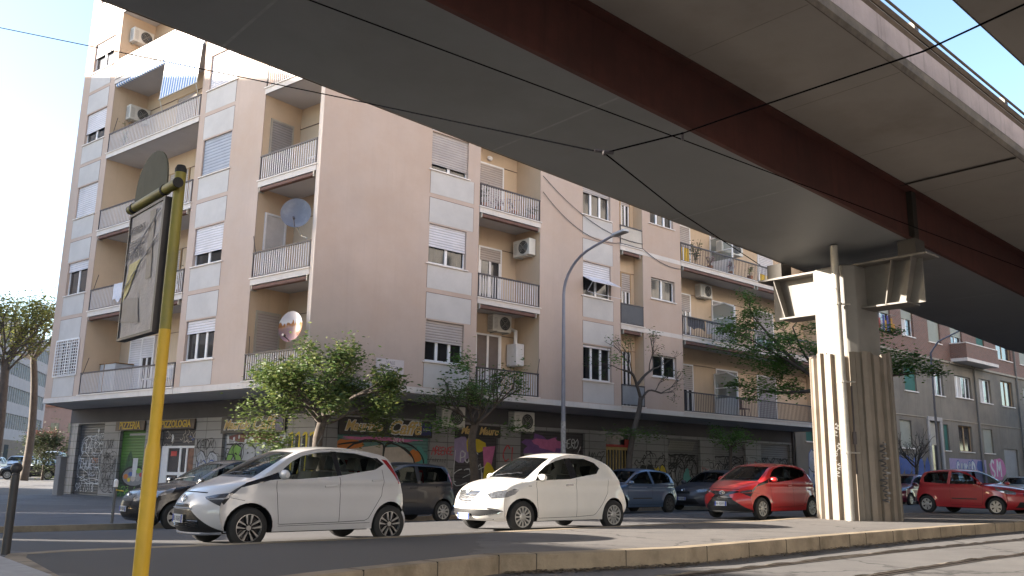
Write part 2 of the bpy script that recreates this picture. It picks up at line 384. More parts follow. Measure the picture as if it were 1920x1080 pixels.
def window(M, u0, u1, z0, z1, sh=0, smat=None, n=2, parent=bld, sill=True, glass=None, curtain=None, w=-.13, fmat=None, awn=0):
    g = MB(M); f = .05
    g.box(u0, u1, w-.03, w+.03, z0, z0+f+.02); g.box(u0, u1, w-.03, w+.03, z1-f, z1)
    g.box(u0, u0+f, w-.03, w+.03, z0+f+.02, z1-f); g.box(u1-f, u1, w-.03, w+.03, z0+f+.02, z1-f)
    for i in range(1, n):
        m = u0+(u1-u0)*i/n; g.box(m-.05, m+.05, w-.03, w+.035, z0+f+.02, z1-f)
    fr = g.build('window', fmat or PVC, parent)
    MB(M).quad((u0+f,w,z0+f), (u1-f,w,z0+f), (u1-f,w,z1-f), (u0+f,w,z1-f)).build('pane', glass or PANE, fr, recalc=False)
    if curtain:
        g = MB(M); N = 24
        for i in range(N):
            a, b = u0+(u1-u0)*i/N, u0+(u1-u0)*(i+1)/N
            g.quad((a,w-.16+.02*math.sin(i*1.9),z0), (b,w-.16+.02*math.sin(i*1.9+1.9),z0), (b,w-.16+.02*math.sin(i*1.9+1.9),z1), (a,w-.16+.02*math.sin(i*1.9),z1))
        g.build('curtain', curtain, fr, recalc=False)
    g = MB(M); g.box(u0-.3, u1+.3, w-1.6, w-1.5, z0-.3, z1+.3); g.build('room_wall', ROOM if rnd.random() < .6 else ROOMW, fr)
    if sh > 0:
        g = MB(M); zz = z1-(z1-z0)*sh
        g.box(u0+.01, u1-.01, w+.05, w+.075, zz, z1); g.box(u0+.01, u1-.01, w+.045, w+.082, zz-.03, zz)
        g.build('roller_shutter', smat or SHW, fr)
    if awn:                                   # shutter propped outwards
        g = MB(M); zz = z1-(z1-z0)*.42
        g.add([(u0,w+.08,zz), (u1,w+.08,zz), (u1,w+.62,zz-.30), (u0,w+.62,zz-.30), (u0,w+.07,zz-.015), (u1,w+.07,zz-.015), (u1,w+.61,zz-.32), (u0,w+.61,zz-.32)],
              [(0,1,2,3), (7,6,5,4), (0,3,7,4), (1,5,6,2), (3,2,6,7)])
        g.tube([(u0,w+.62,zz-.31), (u0+.05,w+.3,zz-.62), (u0+.05,w+.62,zz-.75), (u1,w+.62,zz-.75), (u1,w+.62,zz-.31)], .012, 5)
        g.build('propped_shutter', SHW, fr)
    if sill:
        g = MB(M); g.box(u0-.1, u1+.08, w+.03, .05, z0-.035, z0); g.build('sill', MARBLE, fr)
    return fr
def railing(M, u0, u1, zf, parent, w=0, pitch=.105, mat=IRONW, top=.82, rail=IRON, bw=.017, skip=None):
    g = MB(M); n = int((u1-u0)/pitch)
    for i in range(1, n):
        u = u0+(u1-u0)*i/n
        g.box(u-bw, u+bw, w-.008, w+.008, zf+.075, zf+top-.03)
    g.m = 1
    g.box(u0, u1, w-.028, w+.028, zf+top-.03, zf+top+.02); g.box(u0, u1, w-.02, w+.02, zf+.04, zf+.075)
    for u in (u0+.02, u1-.02): g.box(u-.018, u+.018, w-.018, w+.018, zf+.0, zf+top-.03)
    return g.build('railing', [mat, rail], parent)
def loggia(M, u0, u1, n, D, ymat=YELLOW, floor=True):
    zf = ZF(n); zt = zf+2.92
    g = MB(M)
    g.quad((u0,-.02,zf), (u0,-D,zf), (u0,-D,zt), (u0,-.02,zt)); g.quad((u1,-.02,zf), (u1,-D,zf), (u1,-D,zt), (u1,-.02,zt))
    g.quad((u0,-D,zf), (u1,-D,zf), (u1,-D,zt), (u0,-D,zt))
    lw = g.build('loggia_wall', ymat, bld)
    # plaster moulding under the ceiling
    g = MB(M); g.box(u0, u1, -D+.002, -D+.03, zf+2.2, zf+2.215); g.build('render_joint', GROOVE, lw)
    g = MB(M); z0 = zf-.19
    g.quad((u0,-D,zf-.004), (u1,-D,zf-.004), (u1,.03,zf-.004), (u0,.03,zf-.004))
    g.quad((u0,.03,z0), (u1,.03,z0), (u1,.03,zf-.004), (u0,.03,zf-.004))
    g.quad((u0,.03,z0), (u0,-.03,z0), (u0,-.03,zf-.004), (u0,.03,zf-.004)); g.quad((u1,.03,z0), (u1,-.03,z0), (u1,-.03,zf-.004), (u1,.03,zf-.004))
    if n > 1:
        g.m = 1; g.quad((u0,-D,z0), (u1,-D,z0), (u1,.03,z0), (u0,.03,z0))
    b = g.build('balcony', [WHITEC, SOFFIT], bld, recalc=False)
    g = MB(M); g.box(u0-.03, u1+.03, -.16, .065, zf-.004, zf+.03); g.build('marble_edge', MARBLE, b)
    return b
def door(M, u0, u1, w, n, sh=1, smat=None, parent=None, h=2.15, glass=True, curtain=None, fmat=None):
    zf = ZF(n); g = MB(M)
    g.box(u0-.06, u0, w, w+.05, zf, zf+h+.06); g.box(u1, u1+.06, w, w+.05, zf, zf+h+.06); g.box(u0, u1, w, w+.05, zf+h, zf+h+.06)
    o = g.build('balcony_door', fmat or PVC, bld)
    g = MB(M); g.quad((u0,w+.012,zf), (u1,w+.012,zf), (u1,w+.012,zf+h), (u0,w+.012,zf+h)); g.build('door_leaf', curtain or PANE2, o, recalc=False)
    if sh < 1:
        g = MB(M); m = (u0+u1)/2
        g.box(u0, u0+.06, w+.014, w+.04, zf, zf+h); g.box(u1-.06, u1, w+.014, w+.04, zf, zf+h); g.box(m-.045, m+.045, w+.014, w+.04, zf, zf+h); g.build('door_frame', PVC, o)
    if sh > 0:
        g = MB(M); g.box(u0, u1, w+.02, w+.045, zf+h*(1-sh)+.02, zf+h); g.build('roller_shutter', smat or SHT, o)
    return o
PANE2 = pm('door_glass', (.035, .035, .04), .08, .2, 2, spec=.8)
def side_door(M, u, w0, w1, n, sh, smat, sgn, curtain=None):
    """door in a loggia side wall standing in the plane u"""
    zf = ZF(n); g = MB(M); a, b = u, u+sgn*.04; h = 2.15
    x0, x1 = min(a, b), max(a, b)
    g.box(x0, x1, w0-.06, w0, zf, zf+h+.06); g.box(x0, x1, w1, w1+.06, zf, zf+h+.06); g.box(x0, x1, w0, w1, zf+h, zf+h+.06)
    o = g.build('balcony_door', GALV if not curtain else PVC, bld)
    g = MB(M); c = u+sgn*.012; g.quad((c,w0,zf), (c,w1,zf), (c,w1,zf+h), (c,w0,zf+h)); g.build('door_leaf', curtain or PANE2, o, recalc=False)
    if sh:
        g = MB(M); c = u+sgn*.03; g.box(min(c, u+sgn*.016), max(c, u+sgn*.016), w0, w1, zf+h*(1-sh), zf+h); g.build('roller_shutter', smat, o)
def panels(M, u0, u1, levels=6):
    for n in range(1, levels+1):
        zf = ZF(n)
        for z0, z1 in ((zf+.02, zf+.775), (zf+2.165, zf+2.98)):
            g = MB(M); g.box(u0, u1, -.01, .006, z0, z1); o = g.build('infill_panel', PANEL, bld)
            q = MB(M); q.box(u0-.012, u0, -.01, .005, z0, z1); q.box(u1, u1+.012, -.01, .005, z0, z1)
            if z1 > zf+2: q.box(u0-.012, u1+.012, -.01, .008, z1, z1+.015)
            q.build('panel_groove', GROOVE, o)
def building():
    # facade A (left), B (right)
    hA = []; hB = []
    for n in range(1, 7):
        zf = ZF(n)
        hA += [(13.34, 14.95, zf+.82, zf+2.12), (4.6, 6.22, zf+.82, zf+2.12), (6.62, 12.92, zf, zf+2.92, .03), (.15, 2.92, zf, zf+2.92, .03)]
        hB += [(3.97, 5.48, zf+.82, zf+2.12), (6.0, 8.81, zf, zf+2.92, .03), (11.0, 12.53, zf+.82, zf+2.12), (13.06, 14.42, zf, zf+2.92, .03),
               (14.92, 16.42, zf+1.27, zf+2.14), (16.86, 28.6, zf, zf+2.92, .03)]
    g = MB(FA); wall(g, .012, 15.63, 3.60, ROOF, hA); g.build('wall', PEACH, bld)
    g = MB(FA); g.box(-.002, .15, -.2, .012, 3.60, ROOF); g.build('corner_fin', PEACHL, bld)
    g = MB(FB); wall(g, .0, 30.0, 3.60, ROOF, hB); g.build('wall', PEACH, bld)
    # body behind: end walls, back and roof
    eA = FA @ Vector((15.63, 0, 0)); eB = FB @ Vector((30, 0, 0))
    d3 = Vector((math.cos(R_(100.6)), math.sin(R_(100.6)), 0)); fA = eA+d3*16; fB = eB-nB*13
    g = MB()
    for a, b in ((eA, fA), (fA, fB), (fB, eB)):
        g.quad(a+Vector((0,0,3.41)), b+Vector((0,0,3.41)), b+Vector((0,0,ROOF)), a+Vector((0,0,ROOF)))
    g.build('rear_wall', PEACH, bld)
    g = MB(); g.add([(p.x, p.y, ROOF) for p in (K, eB, fB, fA, eA)], [(0,1,2,3,4)]); g.build('roof', WHITEC, bld, recalc=False)
    # inner floor that keeps daylight out of the rooms
    g = MB(); g.add([(p.x, p.y, 3.43) for p in (K, eB, fB, fA, eA)], [(0,1,2,3,4)]); g.build('soffit', SOFFIT, bld, recalc=False)
    g = MB(FA); g.box(-.002, 15.65, -.3, .016, 3.41, 3.596); g.build('facade_band', WHITEC, bld)
    g = MB(FB); g.box(.0, 30.0, -.3, .016, 3.41, 3.596); g.build('facade_band', WHITEC, bld)
    for n in (2, 3, 4): g = MB(FB); g.box(14.43, 16.86, -.05, .006, ZF(n)-.17, ZF(n)); g.build('string_course', WHITEC, bld)
    panels(FA, 13.36, 15.02); panels(FA, 4.57, 6.28); panels(FB, 3.95, 5.74); panels(FB, 10.99, 12.64)
    # windows: column W1, W2 on A; W3, W4, W5 on B   (shutter fraction, material, leaves, curtain)
    W1 = {1: (0, None, 2, None), 2: (.25, SHW, 2, CURT), 3: (1, SHW, 2, None), 4: (.62, SHW, 2, None), 5: (.45, SHW, 2, None), 6: (.5, SHW, 2, None)}
    W2 = {1: (.22, SHW, 3, None), 2: (.0, SHW, 2, CURT), 3: (.62, SHW, 2, CURT), 4: (.9, SHB, 2, None), 5: (1, SHW, 2, None), 6: (1, SHW, 2, None)}
    W2[2], W2[3] = (.0, None, 2, None), (.68, SHW, 2, CURT)
    W2 = {1: (.3, SHW, 3, None), 2: (.66, SHW, 2, CURT), 3: (.92, SHB, 2, None), 4: (1, SHW, 2, None), 5: (1, SHW, 2, None), 6: (1, SHW, 2, None)}
    W3 = {1: (.5, SHT, 3, None), 2: (.55, SHW, 2, CURT), 3: (.82, SHT, 2, None), 4: (1, SHT, 2, None), 5: (1, SHT, 2, None)}
    W4 = {1: (.06, SHW, 3, None), 2: (.4, SHW, 2, None), 3: (.3, SHT, 3, None), 4: (1, SHT, 2, None), 5: (1, SHT, 2, None)}
    for n in range(1, 7):
        z0, z1 = ZF(n)+.82, ZF(n)+2.12
        s = W1[n]; window(FA, 13.34, 14.95, z0, z1, s[0], s[1], s[2], curtain=s[3])
        s = W2[n]; window(FA, 4.6, 6.22, z0, z1, s[0], s[1], s[2], curtain=s[3])
        if n < 6:
            s = W3[n]; window(FB, 3.97, 5.48, z0, z1, s[0], s[1], s[2], curtain=s[3])
            s = W4[n]; window(FB, 11.0, 12.53, z0, z1, s[0], s[1], s[2], awn=(n == 2), glass=None)
            window(FB, 14.92, 16.42, ZF(n)+1.27, ZF(n)+2.14, (0, 0, 0, .3, .4)[n-1], SHW, (2, 2, 3, 2, 2)[n-1], curtain=(CURT if n == 2 else None), fmat=(None, None, None, None, None)[n-1])
    # white security grille on the ground row's leftmost window
    g = MB(FA); z0, z1 = ZF(1)+.80, ZF(1)+2.16
    for i in range(11):
        u = 13.28+1.78*i/10; bw = .03 if i in (0, 5, 10) else .012; g.box(u-bw, u+bw, .02, .045, z0, z1)
    for i in range(13):
        z = z0+(z1-z0)*i/12; bw = .03 if i in (0, 12) else .012; g.box(13.28, 15.06, .024, .05, z-bw, z+bw)
    g.build('window_grille', PVC, bld)
    # loggias
    for n in range(1, 7):
        b = loggia(FA, 6.62, 12.92, n, 1.4); railing(FA, 6.64, 12.90, ZF(n), b)
        b = loggia(FA, .15, 2.92, n, 1.45); railing(FA, .17, 2.90, ZF(n), b)
        if n < 6:
            b = loggia(FB, 6.0, 8.81, n, 1.3); railing(FB, 6.02, 8.79, ZF(n), b)
            b = loggia(FB, 13.06, 14.42, n, .47)
            if n <= 3:
                g = MB(FB); zf = ZF(n); g.box(13.10, 14.38, -.012, .012, zf+.09, zf+.78); g.build('balcony_panel', (MATS['panel_grey'], MATS['panel_dark'], MATS['panel_frost'])[n-1], b)
            g = MB(FB); zf = ZF(n); g.box(13.08, 14.40, -.03, .03, zf+.79, zf+.83); g.box(13.08, 14.40, -.02, .02, zf+.05, zf+.08); g.box(13.08, 13.11, -.02, .02, zf, zf+.79); g.box(14.37, 14.40, -.02, .02, zf, zf+.79); g.build('railing', IRON, b)
            b = loggia(FB, 16.86, 28.6, n, 1.3); railing(FB, 16.88, 28.58, ZF(n), b, mat=IRON, bw=.009, pitch=.115)
    # doors
    side_door(FA, 2.92, -1.12, -.33, 1, 1, SHT, -1); side_door(FA, 2.92, -1.08, -.38, 2, 0, None, -1, CURT); side_door(FA, 2.92, -1.1, -.33, 3, 1, SHG, -1); side_door(FA, 2.92, -1.1, -.33, 4, 1, SHG, -1)
    door(FA, 11.35, 12.1, -1.4, 1, 1, SHW); door(FA, 10.5, 11.25, -1.4, 1, .35, SHW)
    for n in range(1, 6):
        door(FA, 6.95, 8.0, -1.4, n, .5 if n % 2 else 1, SHT, fmat=WOOD)
        if n > 1: door(FA, 9.3, 10.5, -1.4, n, .6, SHT, fmat=WOOD)
    door(FB, 7.0, 8.08, -1.3, 3, 1, SHT); door(FB, 7.1, 8.05, -1.3, 2, .22, SHT); door(FB, 7.0, 8.1, -1.3, 1, 0, None, curtain=MATS['fly_screen']); door(FB, 7.0, 8.0, -1.3, 4, 1, SHT); door(FB, 7.0, 8.0, -1.3, 5, 1, SHT)
    for n in (1, 2, 3, 4): door(FB, 13.62, 14.12, -.47, n, (0, .35, .15, 1)[n-1], SHT, fmat=WOOD)
    door(FB, 18.45, 19.15, -1.3, 1, .5, SHT); door(FB, 20.95, 22.5, -1.3, 1, .3, SHG); door(FB, 24.2, 25.7, -1.3, 1, 1, SHG)
    door(FB, 18.45, 19.1, -1.3, 2, .35, SHT); door(FB, 20.8, 22.4, -1.3, 2, .3, SHG); door(FB, 24.2, 25.7, -1.3, 2, .6, SHG)
    door(FB, 18.3, 19.2, -1.3, 3, .45, SHT, curtain=MATS['yellow_curtain']); door(FB, 24.7, 25.9, -1.3, 3, .55, SHW, curtain=MATS['yellow_curtain']); door(FB, 20.8, 22.4, -1.3, 3, 1, SHG)
    # frosted wind screens across the long balcony
    for n in (1, 2, 3):
        zf = ZF(n); v = 20.75; g = MB(FB); g.box(v-.02, v+.02, -1.28, -.06, zf+.1, zf+.85); g.box(v-.03, v+.03, -1.28, -1.22, zf+.85, zf+1.95); g.box(v-.03, v+.03, -.12, -.06, zf+.05, zf+1.75)
        g.box(v-.025, v+.025, -1.22, -.12, zf+1.28, zf+1.32)
        g.add([(v-.025,-1.28,zf+1.95), (v+.025,-1.28,zf+1.95), (v+.025,-.6,zf+2.0), (v-.025,-.6,zf+2.0), (v-.025,-.06,zf+1.75), (v+.025,-.06,zf+1.75),
               (v-.025,-1.28,zf+1.9), (v+.025,-1.28,zf+1.9), (v+.025,-.6,zf+1.95), (v-.025,-.6,zf+1.95), (v-.025,-.06,zf+1.7), (v+.025,-.06,zf+1.7)],
              [(0,1,2,3), (3,2,5,4), (6,9,8,7), (9,10,11,8), (0,3,9,6), (3,4,10,9), (1,7,8,2), (2,8,11,5)])
        o = g.build('wind_screen', PVC, bld)
        g = MB(FB); g.add([(v,-1.25,zf+.85), (v,-.1,zf+.85), (v,-.1,zf+1.72), (v,-.6,zf+1.96), (v,-1.25,zf+1.92)], [(0,1,2,3,4)]); g.build('screen_pane', MATS['frosted_glass'], o, recalc=False)
for nm, c, r in (('panel_grey', (.25, .26, .28), .6), ('panel_dark', (.07, .07, .08), .6), ('panel_frost', (.42, .37, .32), .4), ('fly_screen', (.16, .13, .12), .8), ('yellow_curtain', (.75, .48, .04), .8)):
    pm(nm, c, r, .15, 2)
MATS['frosted_glass'] = glassmat('frosted_glass', (.30, .31, .28), .55, .3)
building()

# ------------------------------------------------------------------ shop fronts under the overhang
FSA = frame(K-nA*SETA, dA, nA); FSB = frame(K-nB*SETB, dB, nB)
CU, CV = 2.507+.0, 1.98
def shopfront():
    A = [(15.55, 17.75, -.05, 2.8, .22), (12.4, 14.27, -.05, 2.5, .22), (9.05, 11.35, -.05, 2.5, .22), (3.95, 7.4, -.05, 2.3, .22)]
    B = [(2.8, 6.43, -.05, 2.25, .2), (7.5, 9.55, -.05, 2.35, .2), (10.65, 14.15, -.05, 2.7, .2), (15.4, 17.04, -.05, 2.75, .35), (19.45, 21.8, -.05, 2.7, .25), (22.9, 25.45, -.05, 2.65, .3), (26.8, 29.5, -.05, 2.75, .3)]
    # setback corner: solve where both setback planes meet
    d = (K-nB*SETB)-(K-nA*SETA); det = dA.x*(-dB.y)+dB.x*dA.y
    cu = (d.x*(-dB.y)+dB.x*d.y)/det; cv = (dA.x*d.y-dA.y*d.x)/det
    g = MB(FSA); wall(g, cu, 18.45, -.05, 2.84, A); g.build('shopfront_wall', TILE, bld)
    g = MB(FSB); wall(g, cv, 29.9, -.05, 2.84, B); g.build('shopfront_wall', TILE, bld)
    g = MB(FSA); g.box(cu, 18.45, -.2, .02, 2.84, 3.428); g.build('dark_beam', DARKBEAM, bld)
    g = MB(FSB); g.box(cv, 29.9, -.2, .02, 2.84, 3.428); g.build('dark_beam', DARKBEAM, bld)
    # closing walls behind
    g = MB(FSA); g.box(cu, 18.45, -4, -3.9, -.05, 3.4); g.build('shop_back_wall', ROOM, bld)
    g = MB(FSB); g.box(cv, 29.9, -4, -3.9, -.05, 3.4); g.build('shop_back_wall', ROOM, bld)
    g = MB(FSA); g.box(18.2, 18.45, -4, -.0, -.05, 3.4); g.build('shop_end_wall', TILE, bld)
    # roller shutters
    def shut(M, h, mat, z1=None):
        g = MB(M); g.box(h[0], h[1], -.17, -.12, h[2], z1 or h[3]); return g.build('shop_shutter', mat, bld)
    SH = []
    dk = slatmat('charcoal_shutter', (.045, .05, .06), .11, .5); gr = MATS['green_shutter']; pl = slatmat('pale_shutter', (.30, .31, .33), .11, .6)
    tq = slatmat('teal_shutter', (.10, .20, .19), .11, .6); bk = slatmat('dark_shutter', (.06, .055, .06), .11, .6); gy = slatmat('grey_shutter', (.17, .165, .17), .11, .6)
    SH = [shut(FSA, A[0], dk), shut(FSA, A[1], gr), shut(FSA, (9.05, 11.35, 1.87, 2.5), bk), shut(FSA, A[3], pl),
          shut(FSB, B[0], tq), shut(FSB, B[1], bk), shut(FSB, B[2], bk), shut(FSB, B[4], gy), shut(FSB, B[5], gy), shut(FSB, B[6], gy)]
    # glazed pizzeria door
    g = MB(FSA); u0, u1, z1 = 9.05, 11.35, 1.87
    for a, b in ((u0, u0+.09), (9.62, 9.72), (10.02, 10.14), (10.88, u1)): g.box(a, b, -.16, -.1, -.05, z1)
    for a, b in ((-.05, .12), (.82, .93), (z1-.08, z1)): g.box(u0, u1, -.155, -.105, a, b)
    o = g.build('glazed_door', PVC, bld); MB(FSA).quad((u0,-.13,0), (u1,-.13,0), (u1,-.13,z1), (u0,-.13,z1)).build('pane', PANE2, o, recalc=False)
    g = MB(FSA); g.box(10.25, 10.6, -.1, -.085, .70, .76); g.build('door_handle', IRON, o)
    g = MB(FSA); g.box(10.35, 10.72, -.128, -.118, 1.5, 1.68); g.build('red_sticker', flat('red_sticker', (.45, .03, .03), .5), o)
    g = MB(FSA); g.box(9.12, 9.6, -.128, -.118, .2, .8); g.build('menu_board', flat('pale_board', (.45, .47, .36), .6), o)
    g = MB(FSA); g.box(9.12, 9.6, -.128, -.12, .95, 1.78); g.build('poster', pm('poster_orange', (.16, .07, .045), .6, .6, 6), o)
    # house entrance with golden bars
    g = MB(FSB)
    for i in range(9):
        v = 15.46+i*.19; g.box(v-.03, v+.03, -.2, -.16, .0, 2.1)
    g.box(15.4, 17.04, -.21, -.15, 2.1, 2.22); g.box(15.4, 17.04, -.21, -.15, -.02, .1)
    gate = g.build('entrance_gate', pm('brass_bars', (.30, .22, .09), .45, .2, 6, metal=.5), bld)
    g = MB(FSB); g.quad((15.4,-.24,0), (17.04,-.24,0), (17.04,-.24,2.75), (15.4,-.24,2.75)); g.build('gate_backing', PANE2, gate, recalc=False)
    g = MB(FSB); g.box(15.4, 17.04, -.2, -.14, 2.22, 2.32); g.box(16.7, 17.0, -.13, -.1, 2.3, 2.55); g.build('entrance_light', flat('red_plate', (.35, .03, .03), .5), gate)
    # lattice panel above one shutter
    g = MB(FSB); 
    for i in range(26):
        v = 19.55+i*.07; g.add([(v,-.1,2.2), (v+.02,-.1,2.2), (v+.27,-.1,2.62), (v+.25,-.1,2.62)], [(0,1,2,3)])
    g.build('lattice', flat('lattice_pale', (.40, .38, .30), .6), bld, recalc=False)
    # downpipe at the right end
    g = MB(FSB); g.tube([(29.7,.06,-.05), (29.7,.06,3.4)], .06, 8); g.build('downpipe', IRON, bld)
    return A, B, SH, cu, cv
def green_shutter():
    m = slatmat('green_shutter', (.06, .20, .03), .11, .5); n, L, b = nodes(m)
    tc = n.new('ShaderNodeTexCoord'); sp = n.new('ShaderNodeSeparateXYZ'); L.new(tc.outputs['UV'], sp.inputs[0])
    r = n.new('ShaderNodeValToRGB'); e = r.color_ramp.elements; e[0].position = 0; e[0].color = (.022, .07, .035, 1); e[1].position = 1; e[1].color = (.045, .14, .02, 1)
    x = e.new(.62); x.color = (.06, .17, .025, 1); y = e.new(.25); y.color = (.02, .035, .027, 1)
    mr = n.new('ShaderNodeMapRange'); mr.inputs[1].default_value = 0; mr.inputs[2].default_value = 2.5; L.new(sp.outputs[1], mr.inputs[0]); L.new(mr.outputs[0], r.inputs[0])
    # the painted background of the mural replaces the plain base below the slat shading
    mul = [q for q in n if q.bl_idname == 'ShaderNodeMix' and q.blend_type == 'MULTIPLY'][0]
    L.new(r.outputs[0], mul.inputs[6]); return m
green_shutter()
HA, HB, SHUT, cu, cv = shopfront()
# ------------------------------------------------------------------ lettering and spray paint
def text(name, body, size, M, mat, parent=None, shear=0, bold=0, sx=1.0, ext=.004, align='CENTER'):
    """M maps text x (right), y (up), z (out of the wall) to world"""
    cu_ = bpy.data.curves.new('lettering', 'FONT'); cu_.body = body; cu_.size = size; cu_.shear = shear; cu_.offset = bold; cu_.extrude = ext
    cu_.align_x = align; cu_.align_y = 'CENTER'; cu_.resolution_u = 3
    to = bpy.data.objects.new('lettering', cu_); COL.objects.link(to)
    dg = bpy.context.evaluated_depsgraph_get(); dg.update()
    me = bpy.data.meshes.new_from_object(to.evaluated_get(dg)); bpy.data.objects.remove(to); bpy.data.curves.remove(cu_)
    T = M @ Matrix.Diagonal((sx, 1, 1, 1))
    if parent is not None: T = world_of(parent).inverted() @ T
    me.transform(T); me.materials.clear(); me.materials.append(mat)
    o = bpy.data.objects.new(name, me); COL.objects.link(o); o.parent = parent; return o
def wallM(F, u, z, w=.01, flip=False):
    """text frame on a facade frame F at (u, z); flip when the frame's u runs right to left in view"""
    o = F @ Vector((u, w, z)); x = (F.to_3x3() @ Vector((1, 0, 0)))*(-1 if flip else 1); n = F.to_3x3() @ Vector((0, 1, 0))
    m = Matrix((x, Vector((0, 0, 1)), n)).transposed().to_4x4(); m.translation = o; return m
LET = {'A': [[(0,0),(.4,1),(.8,0)],[(.15,.4),(.65,.4)]], 'C': [[(.8,.85),(.4,1),(.05,.6),(.1,.2),(.45,0),(.8,.15)]], 'D': [[(.1,0),(.1,1),(.6,.85),(.75,.5),(.6,.1),(.1,0)]],
 'E': [[(.75,1),(.1,.95),(.15,.5),(.1,0),(.75,.05)],[(.15,.5),(.6,.52)]], 'G': [[(.8,.85),(.4,1),(.05,.5),(.35,0),(.8,.2),(.8,.5),(.45,.48)]], 'H': [[(.1,0),(.12,1)],[(.75,0),(.72,1)],[(.1,.5),(.75,.55)]],
 'I': [[(.4,0),(.42,1)]], 'K': [[(.1,0),(.1,1)],[(.75,1),(.12,.45),(.8,0)]], 'L': [[(.1,1),(.12,0),(.75,.08)]], 'M': [[(0,0),(.12,1),(.42,.35),(.72,1),(.85,0)]], 'N': [[(.1,0),(.1,1),(.7,0),(.75,1)]],
 'O': [[(.4,1),(.05,.6),(.15,.1),(.5,0),(.8,.4),(.7,.9),(.4,1)]], 'P': [[(.1,0),(.12,1),(.65,.9),(.7,.6),(.12,.45)]], 'R': [[(.1,0),(.12,1),(.65,.9),(.65,.6),(.15,.45),(.8,0)]],
 'S': [[(.75,.85),(.4,1),(.1,.8),(.35,.55),(.75,.35),(.5,.02),(.05,.12)]], 'T': [[(.4,0),(.42,1)],[(0,1),(.85,.97)]], 'U': [[(.08,1),(.12,.2),(.4,0),(.7,.2),(.75,1)]], 'V': [[(0,1),(.4,0),(.8,1)]], 'W': [[(0,1),(.2,0),(.42,.6),(.65,0),(.85,1)]],
 'Y': [[(.05,1),(.4,.5),(.75,1)],[(.4,.5),(.35,0)]], 'Z': [[(.05,1),(.75,.95),(.05,.05),(.8,.0)]], '1': [[(.2,.75),(.45,1),(.42,0)]], '8': [[(.4,.52),(.1,.75),(.4,1),(.7,.75),(.4,.52),(.08,.25),(.4,0),(.72,.25),(.4,.52)]], 'B': [[(.1,0),(.1,1),(.6,.85),(.15,.55),(.7,.3),(.1,0)]], 'F': [[(.1,0),(.1,1),(.75,.98)],[(.1,.52),(.6,.52)]]}
def smooth_line(pts, k=4):
    out = []
    for i in range(len(pts)-1):
        p0, p1, p2, p3 = pts[max(i-1, 0)], pts[i], pts[i+1], pts[min(i+2, len(pts)-1)]
        for j in range(k):
            t = j/k; out.append(tuple(.5*((2*b)+(-a+c)*t+(2*a-5*b+4*c-d)*t*t+(-a+3*b-3*c+d)*t**3) for a, b, c, d in zip(p0, p1, p2, p3)))
    return out+[tuple(pts[-1])]
